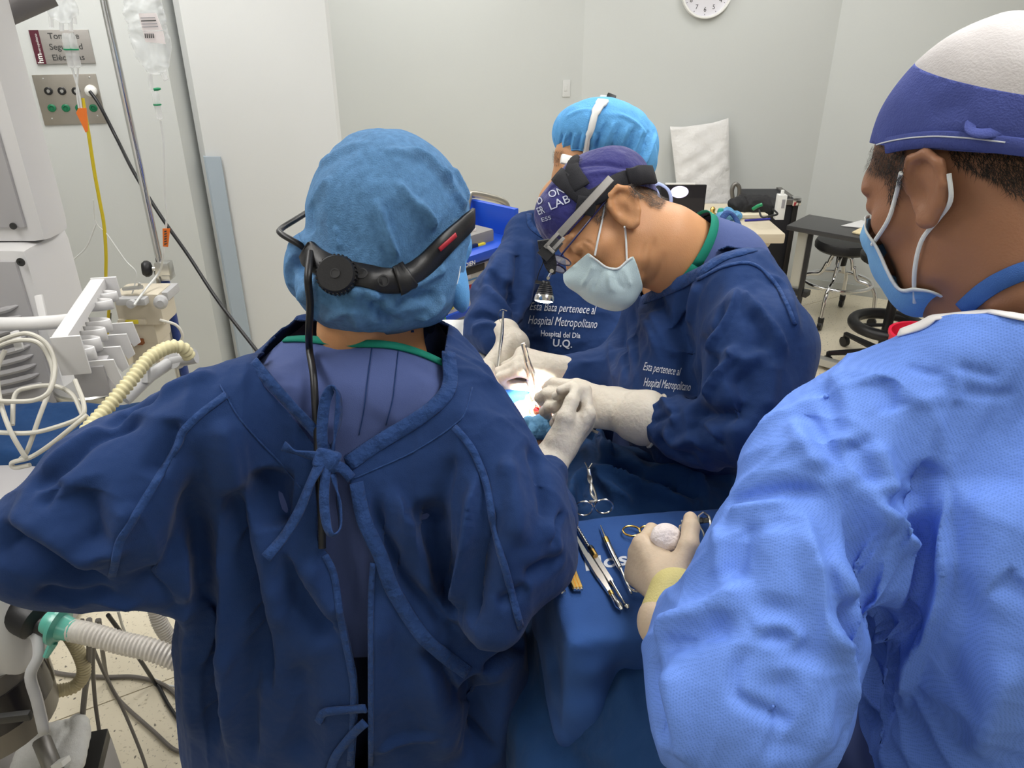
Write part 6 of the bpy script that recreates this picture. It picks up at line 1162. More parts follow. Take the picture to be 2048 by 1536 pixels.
S_ = Surf(*subdiv(*sdf_mesh(Sdf().add(ell(bc_ + np.array([0, 0, .07]), (.056, .028, .12))).add(ell(bc_ + np.array([.0, 0, -.03]), (.042, .02, .03)), .02), bc_ - np.array([.1, .05, .1]), bc_ + np.array([.1, .05, .23]), .007))); S_.ripple(.005, 45, seed=6); S_.build('bag', M_CLEAR, DB2)
mb = MB()
for (u, v0, v1) in ((101, 25, 55), (122, 22, 62), (140, 20, 62), (148, 20, 48)): mb.tube([QY(u, v0, BY_), QY(u + 2, v1, BY_)], .006, 10)
mb.build('port', M_CLEAR2, DB2)
a3, b3, t3 = dripch(137, 66, 136, .0115, BY_, 'left drip chamber of the twin pair in front of the sign'); a4, b4, t4 = dripch(149, 66, 136, .0115, BY_ + .004, 'right drip chamber of the twin pair in front of the sign')
for (bb, u0, lbx) in ((b3, 163, 'thin white line running from the left twin chamber into the orange flag'), (b4, 158, 'thin white line running from the right twin chamber into the orange flag')):
    mb = MB(); mb.tube(spline([bb, QY((u0 + 150)/2, 180, BY_), QY(u0, 216, BY_)], 6), .0032, 8); tag(mb.build('infusion_line', M_TUBE), lbx, 'tube')
fl = card([(156, 217), (172, 216), (176, 262), (171, 265), (164, 250), (152, 226)], BY_ - .006, M_ORANGE, 'line_tag', None, .004); tag(fl, 'folded orange flag on the twin infusion lines over the steel plate', 'tag')
mb = MB(); mb.tube(spline([QY(165, 196, BY_ + .01), QY(176, 260, BY_), QY(182, 300, BY_), QY(189, 345, BY_), QY(199, 400, BY_), QY(208, 450, BY_), QY(212, 510, BY_), QY(212, 560, BY_), QY(218, 600, BY_), QY(215, 660, BY_), QY(208, 740, BY_)], 8), .0055, 8); tag(mb.build('infusion_line', M_YTUBE), 'yellow tube hanging down from the orange flag', 'tube')
mb = MB(); mb.tube(spline([QY(186, 400, BY_), QY(192, 445, BY_), QY(215, 470, BY_), QY(250, 520, BY_), QY(272, 545, BY_), QY(268, 575, BY_), QY(258, 605, BY_)], 8), .0022, 6); tag(mb.build('infusion_line', M_TUBE), 'thin clear line curving over to the pump stack', 'tube')
mb = MB(); mb.tube(spline([QY(192, 448, BY_), QY(172, 495, BY_), QY(140, 525, BY_), QY(122, 548, BY_), QY(128, 566, BY_), QY(158, 596, BY_)], 8), .0022, 6); tag(mb.build('infusion_line', M_TUBE), 'thin clear line looping out to the left behind the cable rack', 'tube')
# ---- anaesthesia machine
AM = thing('anaesthesia_machine', 'white and grey anaesthesia machine with ribbed panel at the left edge', 'medical machine', (-1.35, 1.9, 0))
M_AW = mat('machine_white', (.66, .65, .65), .4, bump=.03, bscale=200); M_AG = mat('machine_grey', (.40, .39, .40), .5, bump=.04, bscale=300); M_HOLE = mat('dark_hole', (.03, .03, .03), .6)
AX_ = lambda u, v, yy: float(QY(u, v, yy)[0]); AZ_ = lambda v, yy: float(QY(0, v, yy)[2])
x1 = AX_(80, 440, 1.8); z0 = AZ_(487, 1.8); mb = MB(); mb.box((x1 - .40, 1.86, z0 + .45), (.80, .12, .90), bev=.03); mb.build('monitor_back', M_AW, AM)
mb = MB(); mb.box((x1 - .435, 1.797, z0 + .46), (.80, .012, .84), bev=.006); mb.build('rear_panel', M_AG, AM); mb = MB(); mb.lathe([(.008, 0), (.008, .003), (.001, .003)], QY(27, 452, 1.788), (0, -1, 0), 16); mb.build('screw_hole', M_HOLE, AM)
x2 = AX_(78, 600, 1.75); zt, zb = AZ_(499, 1.75), AZ_(843, 1.75); mb = MB(); mb.box((x2 - .35, 1.85, (zt + zb)/2), (.70, .20, zt - zb), bev=.03); mb.build('lower_housing', M_AW, AM)
mb = MB(); mb.box((x2 - .375, 1.747, (zt + zb)/2 - .004), (.70, .012, zt - zb - .045), bev=.005); mb.build('vent_panel', M_AG, AM)
for i in range(9):
    zz = zt - .15 - i*.026; mb = MB(); mb.tube(spline([np.array([x2 - .30, 1.738, zz - .030]), np.array([x2 - .16, 1.737, zz - .014]), np.array([x2 - .08, 1.737, zz + .004]), np.array([x2 - .048, 1.742, zz + .014])], 5), [.008]*12 + [.006, .005, .004, .002], 8); mb.build('vent_rib', M_AG, AM)
for (u, v) in ((42, 524), (133, 821)):
    mb = MB(); mb.lathe([(.010, 0), (.010, .002), (.004, .002), (.004, .0005), (.001, .0005)], QY(u, v, 1.740), (0, -1, 0), 18); mb.build('screw', M_HOLE, AM)
mb = MB(); mb.box((x2 - .56, 1.98, zb/2 - .02), (.60, .36, zb - .06), bev=.02); mb.build('trolley_body', M_AG, AM)
mb = MB(); mb.tube(spline([Q(-60, 648, 1.62), Q(40, 648, 1.60), Q(100, 645, 1.60), Q(150, 640, 1.60)], 5), px(14, 1.6), 16); mb.build('rail_arm', M_AW, AM)
for (u, v0, v1, tt) in ((80, 590, 640, 1.62), (32, 662, 700, 1.52)):
    a, b = Q(u - 3, v0, tt), Q(u + 8, v1, tt); d = nrm(b - a); mb = MB(); mb.box((a + b)/2, (np.linalg.norm(b - a), .016, .007), frame(d, -IMG_F)[[0, 1, 2]], .003); mb.build('peg', M_AW, AM)
# cable rack with hooks
a, b = Q(198, 566, 1.74), Q(122, 682, 1.50); d = nrm(b - a); up_ = nrm(np.array([0, 0, 1.]) - d*d[2]); sd = np.cross(d, up_); sd = sd if sd[0] > 0 else -sd; Rr = np.stack([d, sd, up_]); L_ = np.linalg.norm(b - a)
mb = MB(); mb.box((a + b)/2, (L_, .030, .022), Rr, .003); mb.box(b + d*.006 + sd*.012 - up_*.030, (.006, .055, .085), Rr, .004); mb.box(a + sd*.012 - up_*.012, (.006, .055, .05), Rr, .004); mb.build('cable_rack', M_AW, AM)
for i in range(6):
    f_ = .12 + i*.15; c = a*(1 - f_) + b*f_ - up_*(.014 + (0 if i < 2 else .03)); P_ = spline([c, c + sd*.03 + d*.004, c + sd*.045 + d*.014, c + sd*.03 + d*.020, c + d*.022], 5); V, Fc = ribbon(P_, [nrm(p - (c + d*.011) + 1e-6) for p in P_], .022 if i < 2 else .03, .003); mesh('hook', V, Fc, M_AW, AM)
for i in range(4):
    f_ = .35 + i*.20; c = a*(1 - f_) + b*f_ - up_*.055 + sd*.03; mb = MB(); mb.prism([(0, 0), (.05, 0), (.056, -.05), (.04, -.06), (.030, -.035), (.0, -.03)], .004, c, np.stack([sd, up_, d])); mb.build('cable_slot', M_AW, AM)
mb = MB(); mb.box(b + sd*.03 - up_*.10 + d*-.03, (.05, .06, .07), Rr, .006); mb.build('rack_end', M_AG, AM)
# beige cables hung on the peg: each one its own loop
M_BEIGE = mat('beige_cable', (.55, .53, .47), .45)
CABS = [([(-20, 690), (25, 672), (60, 668), (95, 690), (110, 730), (100, 780), (70, 800), (20, 803), (-20, 800)], 'beige cable looped over the peg, outermost turn'), ([(-20, 700), (30, 682), (75, 685), (100, 720), (105, 760), (80, 830), (55, 900), (40, 920)], 'beige cable looped over the peg, hanging down behind the sleeve'), ([(10, 700), (-5, 740), (0, 800), (20, 860), (45, 905), (52, 915)], 'beige cable dropping straight from the peg at the frame edge'),
        ([(150, 760), (168, 810), (160, 835), (110, 855), (60, 866), (0, 865), (-20, 862)], 'beige cable sweeping along the bottom of the machine'), ([(25, 850), (30, 790), (60, 775), (110, 772), (145, 790), (165, 830)], 'beige cable arching low across the grey panel'), ([(175, 830), (150, 850), (100, 890), (60, 915), (25, 925), (30, 935), (60, 930)], 'beige cable ending in a small loop above the sleeve')]
for (pts, lb_) in CABS:
    mb = MB(); tt = 1.47 + RNG.uniform(-.02, .02); mb.tube(spline([Q(u, v, tt + .03*math.sin(v*.02)) for (u, v) in pts], 7), px(4.6, 1.5), 9); tag(mb.build('monitor_cable', M_BEIGE), lb_, 'cable', 'beige monitor cables on the rack')
# corrugated hose, grey arm, steel stool top, blue cloth
def hose(pts, r, pitch, m, name, label, amp=.12, n=12):
    P_ = spline(pts, 24); L_ = np.concatenate([[0], np.cumsum([np.linalg.norm(P_[i + 1] - P_[i]) for i in range(len(P_) - 1)])]); k = int(L_[-1]/pitch*4); s_ = np.linspace(0, L_[-1], k); A = np.array(P_); PP = np.stack([np.interp(s_, L_, A[:, c]) for c in range(3)], 1)
    mb = MB(); mb.tube(list(PP), [r*(1 + (amp if (i % 4) < 2 else -amp)) for i in range(k)], n); o = mb.build(name, m, angle=0); tag(o, label, 'hose'); return o
M_HOSEY = mat('corrugated_ivory', (.66, .60, .36), .45); M_HOSEC = glassy('corrugated_clear', (.62, .58, .53), .85, .3); M_HOSEB = mat('corrugated_beige', (.52, .45, .28), .5)
hose([Q(378, 712, 1.62), Q(365, 696, 1.60), Q(340, 694, 1.58), Q(300, 715, 1.54), Q(262, 760, 1.50), Q(215, 815, 1.46), Q(175, 860, 1.42), Q(120, 930, 1.36)], px(13, 1.52), .0105, M_HOSEY, 'breathing_hose', 'ivory corrugated breathing hose arching over the near shoulder')
mb = MB(); mb.tube([Q(392, 712, 1.66), Q(345, 722, 1.66)], .016, 12); mb.tube([Q(345, 722, 1.66), Q(300, 752, 1.62), Q(250, 800, 1.58)], .013, 12); mb.lathe([(.018, -.014), (.018, .014)], Q(350, 721, 1.66), IMG_F, 20); mb.box(Q(292, 742, 1.60), (.014, .014, .05), frame(IMG_R, img_dir(-.4, 1, 0)), .004); tag(mb.build('hose_support_arm', M_LGREY), 'grey jointed support arm under the ivory breathing hose', 'arm')
c = Q(192, 765, 2.0); ST2 = thing('steel_tray', 'round steel tray top behind the ivory hose', 'tray', c); mb = MB(); mb.lathe([(.02, -.02), (.095, -.018), (.10, -.012), (.10, .0), (.096, .004), (.001, .004)], c, (0, 0, 1), 36); mb.build('top', M_STEEL, ST2); mb = MB(); mb.lathe([(.06, -.045), (.065, -.02)], c, (0, 0, 1), 24); mb.tube([c - np.array([0, 0, .04]), c + np.array([-.22, .02, -.06])], .016, 12); mb.build('support_arm', M_STEEL, ST2)
cb_ = Surf(*subdiv(*sdf_mesh(Sdf().add(rbox(Q(60, 905, 1.72), (.26, .10, .075), .03, frame((1, .0, 0), (0, -.2, 1)))), Q(60, 905, 1.72) - .35, Q(60, 905, 1.72) + .35, .012))); cb_.ripple(.005, 18, seed=21); tag(cb_.build('folded_cloth', M_DRAPE), 'folded dark blue cloth under the grey machine panel', 'cloth')
mb = MB(); mb.box(Q(10, 985, 1.66), (.30, .2, .16), frame((.9, -.3, 0), (0, 0, 1)), .02); mb.build('machine_shelf', M_AG, AM)
# absorber unit low left
AB = thing('absorber_unit', 'white breathing circuit unit with black elbow and grey canister at lower left', 'medical machine', Q(20, 1400, 1.42))
u_ = Sdf().add(rbox(Q(-60, 1180, 1.42), (.13, .12, .14), .05)).add(ell(Q(-5, 1240, 1.40), (.075, .08, .075)), .04); organic('housing', u_, Q(-40, 1210, 1.42) - .26, Q(-40, 1210, 1.42) + .26, .008, M_AW, AB, sub=1)
mb = MB(); mb.lathe([(.030, 0), (.034, .012), (.034, .045), (.022, .055), (.018, .056), (.018, .085)], Q(28, 1220, 1.36), img_dir(.95, -.42, -.1), 24); mb.build('elbow', M_BLACK, AB)
M_TEAL = glassy('teal_connector', (.10, .42, .34), .92, .25); mb = MB(); g0 = Q(92, 1243, 1.33); gd = img_dir(.95, -.30, -.05); mb.lathe([(.019, 0), (.022, .012), (.022, .018), (.034, .020), (.034, .026), (.022, .030), (.019, .045), (.017, .06)], g0, gd, 24); mb.tube([g0 + gd*.023 - img_dir(.3, 1, 0)*.03, g0 + gd*.02 - img_dir(.35, 1, 0)*.058], [.008, .005], 8); tag(mb.build('hose_connector', M_TEAL), 'translucent green hose connector on the black elbow', 'connector')
hose([g0 + gd*.05, Q(180, 1268, 1.32), Q(240, 1285, 1.32), Q(310, 1302, 1.32), Q(380, 1330, 1.33), Q(450, 1360, 1.36)], px(22, 1.32), .007, M_HOSEC, 'breathing_hose', 'clear corrugated hose running from the green connector behind the gown', .05)
hose([Q(110, 1235, 1.55), Q(150, 1290, 1.58), Q(168, 1340, 1.6), Q(150, 1372, 1.6), Q(110, 1382, 1.58), Q(70, 1380, 1.55)], px(13, 1.58), .006, M_HOSEB, 'breathing_hose', 'beige corrugated hose looping down beside the grey canister', .06)
hose([Q(310, 1215, 1.75), Q(322, 1250, 1.76), Q(345, 1280, 1.78), Q(390, 1300, 1.8)], px(15, 1.76), .006, M_HOSEC, 'breathing_hose', 'short clear corrugated hose appearing just beside the gown edge', .06)
cn = Q(20, 1400, 1.45); zc0, zc1 = float(Q(20, 1500, 1.42)[2]), float(Q(20, 1290, 1.42)[2])
mb = MB(); mb.lathe([(.10, 0), (.115, .01), (.118, .08), (.118, zc1 - zc0 - .02), (.112, zc1 - zc0)], (cn[0] - .05, cn[1], zc0), (0, 0, 1), 36); mb.build('canister', mat('smoke_grey', (.16, .145, .125), .3, .3), AB)
mb = MB(); mb.lathe([(.120, zc1 - zc0 - .11), (.121, zc1 - zc0 - .03)], (cn[0] - .05, cn[1], zc0), (0, 0, 1), 36); mb.build('window_band', mat('dark_window', (.02, .018, .02), .12), AB)
cl_ = spline([Q(45, 1265, 1.36), Q(72, 1270, 1.35), Q(78, 1310, 1.34), Q(62, 1350, 1.34), Q(75, 1400, 1.35), Q(90, 1465, 1.36)], 6); V, Fc = ribbon(cl_, [img_dir(.3, .1, -.9)]*len(cl_), .018, .008); mesh('clip_lever', V, Fc, M_LGREY, AB)
mb = MB(); mb.box(Q(20, 1435, 1.31), (.07, .012, .016), frame((1, .1, .06), (0, 0, 1)), .004); mb.build('latch', M_HOLE, AB)
mb = MB(); mb.box((cn[0] - .28, cn[1] + .12, .30), (.20, .16, .60), bev=.02); mb.build('support_column', M_AG, AB)
# footswitch tray with white wrap and steel handle
FT = thing('footswitch_box', 'grey open box with white wrap and a steel rod at the bottom left', 'box', Q(130, 1520, 1.72)); c = Q(130, 1530, 1.70); Rb_ = frame((.95, .25, 0), (0, 0, 1))
mb = MB(); mb.box(c - np.array([0, 0, .10]), (.15, .16, .16), Rb_, .01); mb.build('box', M_AG, FT); mb = MB(); mb.box(c + np.array([.05, .02, .0]), (.05, .12, .03), Rb_, .004); mb.build('lid_flap', M_SOCK_B, FT)
S_ = Surf(*subdiv(*sdf_mesh(Sdf().add(rbox(Q(100, 1505, 1.66), (.075, .07, .02), .018, frame((.9, .3, .2), (0, -.1, 1)))), Q(100, 1505, 1.66) - .13, Q(100, 1505, 1.66) + .13, .007))); S_.ripple(.006, 30, seed=12); S_.build('white_wrap', mat('white_linen', (.70, .70, .68), .85), FT)
mb = MB(); mb.lathe([(.016, 0), (.018, .004), (.018, .085), (.014, .09), (.013, .095), (.013, .115), (.001, .116)], Q(82, 1478, 1.62), img_dir(.55, -.75, -.3), 20); mb.build('steel_rod', M_STEELB, FT); mb = MB(); cc_ = Q(122, 1526, 1.58); mb.box(cc_, (.024, .03, .012), frame(img_dir(1, .4, 0), IMG_U), .002); mb.build('white_tag', M_WHITE, FT)
FL = lambda u, v: QZ(u, v, .008)
M_GCAB = mat('grey_cable', (.17, .155, .14), .5)
FCABS = [([Q(178, 1240, 1.5), Q(178, 1320, 1.6), Q(168, 1400, 1.7), Q(160, 1500, 1.75), Q(158, 1560, 1.75)], .0062, M_GCAB, 'thick grey cable hanging straight down beside the box'),
  ([Q(195, 1240, 1.6), Q(186, 1320, 1.7), Q(190, 1400, 1.8), Q(200, 1480, 1.85), Q(200, 1560, 1.85)], .0045, M_GCAB, 'thin grey cable hanging just right of the thick one'),
  ([Q(165, 1240, 1.7), Q(205, 1340, 1.9), Q(243, 1412, 1.95), Q(280, 1500, 1.95), Q(300, 1560, 1.95)], .0040, M_GCAB, 'grey cable slanting down to the right over the floor'),
  ([Q(198, 1240, 1.8), Q(206, 1310, 1.95), FL(216, 1362), FL(240, 1402), FL(305, 1461), FL(350, 1500), FL(376, 1497), FL(420, 1480), FL(520, 1450)], .0055, M_GCAB, 'grey cable curving along the floor to the gown hem'),
  ([FL(76, 1324), FL(114, 1346), FL(203, 1354), FL(269, 1354), FL(325, 1369), FL(363, 1400), FL(400, 1440), FL(480, 1500)], .0065, M_GCAB, 'grey cable lying across the floor from left to right'),
  ([Q(216, 1230, 1.9), Q(269, 1303, 2.05), FL(312, 1369), FL(338, 1412), FL(366, 1451), FL(410, 1500), FL(470, 1560)], .0055, M_BLACK, 'black cable running down across the floor to the gown'),
  ([Q(236, 1222, 1.9), Q(254, 1273, 2.05), FL(304, 1359), FL(335, 1371), FL(380, 1372), FL(480, 1360)], .0035, M_TUBE, 'thin white line on the floor beside the black cable')]
for (P_, r_, m_, lb_) in FCABS:
    mb = MB(); mb.tube([np.array([p[0], p[1], max(p[2], r_ + .001)]) for p in spline(P_, 8)], r_, 8); tag(mb.build('floor_cable', m_), lb_, 'cable', 'cables hanging to the floor at lower left')
# dark arm crossing the top left corner
mb = MB(); mb.tube([Q(-60, 55, 1.75), Q(100, -15, 1.8)], .030, 20); tag(mb.build('lamp_arm', mat('arm_grey', (.16, .15, .15), .45)), 'dark grey round arm crossing the top left corner', 'arm')
# ================================================================== far side of the room
# clock
cy_ = BY - .001; cc_ = QY(1413, -19, cy_); CK = thing('wall_clock', 'round white wall clock cut off by the top of the frame', 'clock', cc_); r_ = .152
mb = MB(); mb.lathe([(r_, 0), (r_, .030), (r_ - .004, .036), (r_ - .012, .036), (r_ - .015, .030), (r_ - .015, .008)], cc_, (0, -1, 0), 48); mb.build('rim', M_WGLOSS, CK)
mb = MB(); mb.lathe([(r_ - .012, 0), (r_ - .012, .012), (.001, .012)], cc_, (0, -1, 0), 48); mb.build('dial', mat('clock_dial', (.70, .69, .74), .5), CK); Rk = np.stack([[1., 0, 0], [0, 0, 1.], [0, -1., 0]])
for n_ in range(1, 13):
    a = math.radians(90 - n_*30); p = cc_ + np.array([.100*math.cos(a), -.0125, .100*math.sin(a) - .012]); text_plane(str(n_), p, Rk, .026, 'numeral', M_INK, CK, align='c')
    q_ = cc_ + np.array([.128*math.cos(a), -.0125, .128*math.sin(a)]); mb = MB(); mb.box(q_, (.006, .001, .003), frame((math.cos(a), 0, math.sin(a)), (0, -1, 0))[[0, 2, 1]]); mb.build('hour_mark', M_INK, CK)
for (a, l_, w_) in ((60, .06, .005), (140, .085, .004)):
    a = math.radians(a); d = np.array([math.cos(a), 0, math.sin(a)]); mb = MB(); mb.box(cc_ + d*l_/2 + np.array([0, -.018, 0]), (l_, .002, w_), np.stack([d, [0, 1., 0], np.cross(d, [0, 1., 0])])); mb.build('hand', M_INK, CK)
# wall plates
WA = np.array([AX - (PX2*4.66/3.372 - .2), BY - 4.60, 0]); WA = nrm(WA); NA = np.array([WA[1], -WA[0], 0]); Ra = np.stack([WA, [0, 0, 1.], NA]); PA = lambda u, v, off=0.: on_plane(u, v, (AX, BY, 0), NA, off)
SWP = thing('light_switch', 'white light switch plate on the back wall above the light blue cap', 'switch', PA(1131, 175)); mb = MB(); wall_box(mb, 1125, 160, 1139, 193, .007, .002, PA, Ra); mb.build('plate', M_PIER, SWP); mb = MB(); mb.box(PA(1131, 176, .008), (.016, .034, .004), Ra, .001); mb.build('rocker', M_PIER, SWP)
Wc = nrm(np.array([4.3 - BX, 3.94 - BY, 0])); Nc = np.array([Wc[1], -Wc[0], 0]); Rc = np.stack([Wc, [0, 0, 1.], Nc]); PCw = lambda u, v, off=0.: on_plane(u, v, (BX, BY, 0), Nc, off)
PBw = lambda u, v, off=0.: QY(u, v, BY - off)
OP = thing('outlet_plate', 'white outlet plate low on the wall behind the black overbed table', 'outlet', PBw(1595, 545)); mb = MB(); Rb3 = np.stack([[1., 0, 0], [0, 0, 1.], [0, -1., 0]]); wall_box(mb, 1590, 529, 1602, 556, .007, .002, PBw, Rb3); mb.build('plate', M_WGLOSS, OP)
for dv in (536, 549): mb = MB(); mb.box(PBw(1596, dv, .008), (.016, .022, .003), Rb3, .001); mb.build('socket', M_WHITE, OP)
# ---- electrosurgical cart
e_ = np.array([.66, .75, 0]); e_ = nrm(e_); nC = np.array([e_[1], -e_[0], 0]); zC = np.array([0, 0, 1.]); Rcart = np.stack([e_, -nC, zC]); cC = Q(835, 662, 2.25); CPl = lambda u, v, off=0.: on_plane(u, v, cC, nC, off)
EC = thing('electrosurgical_cart', 'blue equipment cart with metal push handle behind the near blue cap', 'cart', (cC[0] + .2, cC[1] + .2, 0)); M_CBLUE = mat('cart_blue', (.012, .075, .52), .35, bump=.03, bscale=200)
def cbox(u, vtop, vbot, length, depth, off, m, name, par, bev=.004, shift=0.):
    a = CPl(u, vtop, off); b = CPl(u, vbot, off); z1_, z0_ = a[2], b[2]; c = np.array([a[0], a[1], (z1_ + z0_)/2]) + e_*(length/2 + shift) - nC*depth/2; mb = MB(); mb.box(c, (length, depth, z1_ - z0_), Rcart, bev); return mb.build(name, m, par), c
cbox(838, 655, 669, .50, .40, 0, M_CBLUE, 'lower_shelf', EC); cbox(838, 668, 900, .48, .36, -.02, mat('grey_cart', (.42, .42, .40), .5), 'cabinet', EC)
cbox(905, 524, 542, .40, .40, .02, M_CBLUE, 'upper_shelf', EC); mb = MB(); mb.box(CPl(905, 530) + e_*.2 - nC*.37 + zC*.045, (.40, .02, .09), Rcart, .004); mb.build('tray_back', M_CBLUE, EC)
mb = MB(); a = CPl(905, 530) ; mb.box(a + e_*.30 - nC*.2 + zC*.055, (.02, .38, .11), Rcart, .004); mb.build('tray_side', M_CBLUE, EC)
for s_ in (.01, .46): mb = MB(); c = CPl(838, 600) + e_*s_ - nC*.36; mb.box((c[0], c[1], (CPl(838, 660)[2] + CPl(905, 530)[2])/2), (.03, .03, CPl(905, 530)[2] - CPl(838, 660)[2]), Rcart, .003); mb.build('upright', M_LGREY, EC)
mb = MB(); h_ = [Q(930, 450, 2.52), Q(936, 398, 2.52), Q(944, 388, 2.54), Q(985, 396, 2.62), Q(1008, 405, 2.66), Q(1014, 420, 2.67), Q(1008, 445, 2.66), Q(1003, 480, 2.65)]; mb.tube(spline(h_, 6), .0125, 12); mb.build('push_handle', mat('satin_tube', (.45, .43, .38), .35, .9), EC)
for i in range(4): mb = MB(); c = cC + e_*(.04 + .40*(i % 2)) - nC*(.04 + .30*(i//2)); mb.lathe([(.04, -.012), (.04, .012)], (c[0], c[1], .04), (1, 0, 0), 18); mb.build('caster', M_BLACK, EC)
text_plane('COVIDIEN', CPl(908, 540, .021) - zC*.004, np.stack([e_, zC, nC]), .014, 'lettering', M_WHITE, EC, bold=.02)
GN = thing('generator', 'white electrosurgical generator with labels and red display on the blue cart', 'medical device', CPl(880, 645)); o, gc = cbox(872, 556, 650, .36, .32, -.01, mat('generator_ivory', (.62, .60, .54), .45), 'case', GN, .008)
gp = lambda u, v, off=.0015: CPl(u, v, -.01 + off); Rg = np.stack([e_, zC, nC])
def gbox(u, v, w_, h_, m, name, th=.002): mb = MB(); mb.box(gp(u, v), (w_, h_, th), Rg, .0005); mb.build(name, m, GN)
gbox(900, 556, .30, .022, M_BLACK, 'vent_strip'); gbox(918, 560, .10, .012, M_LABEL, 'label'); gbox(946, 573, .07, .018, M_RED, 'red_display'); gbox(918, 568, .16, .004, mat('label_blue', (.10, .25, .45), .5), 'blue_stripe')
for (u, v) in ((925, 572), (927, 587), (929, 602)): gbox(u, v, .020, .006, mat('grey_print', (.35, .34, .36), .7), 'mark')
for (u, v) in ((908, 596), (903, 615)): gbox(u, v, .018, .014, M_YEL, 'yellow_sticker')
for (u, v, w_) in ((890, 636, .022), (903, 634, .012), (922, 628, .04)): gbox(u, v, w_, .018, M_BLACK, 'socket', .004)
DV = thing('sensor_box', 'grey box with yellow connectors on the upper blue shelf', 'medical device', CPl(925, 500)); o, dc = cbox(912, 480, 520, .17, .18, -.04, mat('device_grey', (.22, .21, .20), .5), 'case', DV, .01)
mb = MB(); mb.box(dc + zC*.035 - nC*-.03 + e_*.0, (.06, .07, .01), Rcart, .003); mb.build('label', M_LABEL, DV); mb = MB(); mb.box(dc + zC*.032 - nC*.05 + e_*.05, (.03, .03, .02), Rcart, .006); mb.build('yellow_connector', M_YEL, DV); mb = MB(); mb.box(CPl(962, 491, -.035), (.034, .012, .014), Rcart, .004); mb.build('yellow_connector', M_YEL, DV); mb = MB(); mb.box(CPl(943, 494, -.035), (.05, .01, .014), Rcart, .003); mb.build('blue_plug', mat('navy_plug', (.01, .02, .08), .4), DV)
mb = MB(); mb.tube(spline([CPl(890, 634, .02), CPl(892, 650, .03), CPl(896, 672, .03), CPl(902, 690, .03)], 6), .003, 6); tag(mb.build('green_wire', mat('green_wire', (.02, .12, .05), .5)), 'thin green wire hanging from the white generator', 'cable')
# ---- white pillow leaning on the wall, on a bench
BN = thing('bench', 'low grey bench below the white pillow against the back wall', 'bench', (1.2, 4.86, 0)); pzb = float(QY(1400, 418, 4.98)[2]); xa, xb = UX(1325, 4.9, 420), UX(1475, 4.9, 420)
mb = MB(); mb.box(((xa + xb)/2, 4.86, pzb - .02), (xb - xa + .1, .40, .04), bev=.01); mb.build('top', M_LGREY, BN)
for sx in (xa, xb):
    for sy in (4.70, 5.02): mb = MB(); mb.tube([(sx, sy, pzb - .03), (sx, sy, 0)], .014, 8); mb.build('leg', M_STEEL, BN)
pq = [QY(u, v, y) for (u, v, y) in ((1340, 253, 5.03), (1457, 236, 5.05), (1461, 412, 4.95), (1358, 416, 4.93))]; NX_, NZ_ = 26, 34; V = []; Fc = []
pn = nrm(np.cross(pq[1] - pq[0], pq[3] - pq[0])); pn = pn if pn[1] < 0 else -pn; prnd = np.random.RandomState(3)
for side in (1, -1):
    for j in range(NZ_ + 1):
        for i in range(NX_ + 1):
            s_, t_ = i/NX_, j/NZ_; p = (pq[0]*(1 - s_) + pq[1]*s_)*(1 - t_) + (pq[3]*(1 - s_) + pq[2]*s_)*t_; bul = (max(0, math.sin(math.pi*s_))*max(0, math.sin(math.pi*t_)))**.45
            wr_ = .006*math.sin(9*s_ + 14*t_ + 2*math.sin(7*t_)) + .005*math.sin(20*t_ - 6*s_ + 3*math.sin(5*s_)) + .004*math.sin(31*t_ + 11*s_); inn = .020*(math.sin(math.pi*s_) if (j in (0, NZ_)) else 0); p = p + pn*side*(.045*bul + wr_*bul) ; p = p + (np.array([0, 0, -inn]) if j == 0 else np.array([0, 0, inn*.4]) if j == NZ_ else 0); V.append(p)
M1 = (NX_ + 1)*(NZ_ + 1)
for j in range(NZ_):
    for i in range(NX_):
        a = j*(NX_ + 1) + i; q4 = (a, a + NX_ + 1, a + NX_ + 2, a + 1); Fc.append(q4); Fc.append(tuple(M1 + k for k in q4[::-1]))
tag(mesh('pillow', V, Fc, mat('pillow_cotton', (.72, .71, .70), .85, bump=.2, bscale=300, bump2=.5, b2scale=22)), 'white pillow propped upright against the back wall below the clock', 'pillow')
# ---- cream work table and what lies on it
TT = .75; DK = thing('work_table', 'cream work table against the back wall right of the surgeon', 'table', (1.1, 4.1, 0)); M_CREAM = mat('cream_laminate', (.62, .55, .42), .45)
k1 = QZ(1572, 468, TT); xr, yf = float(k1[0]), float(k1[1]); mb = MB(); mb.box((xr - .55, yf + .32, TT - .025), (1.10, .64, .05), bev=.012); mb.build('table_top', M_CREAM, DK)
mb = MB(); mb.prism([(0, 0), (.16, 0), (.15, -.02), (.12, -.03), (.11, -.045), (0, -.05)], .04, (xr - .22, yf + .06, TT - .05), np.stack([[1., 0, 0], [0, 0, 1.], [0, -1., 0]])); mb.build('bracket', M_CREAM, DK)
for (dx, dy) in ((.30, .10), (1.0, .10), (.30, .55), (1.0, .55)): mb = MB(); mb.box((xr - dx, yf + dy, (TT - .05)/2), (.06, .05, TT - .05), bev=.006); mb.build('leg', M_CREAM, DK)
TQ = lambda u, v, dz=0.: QZ(u, v, TT + dz)
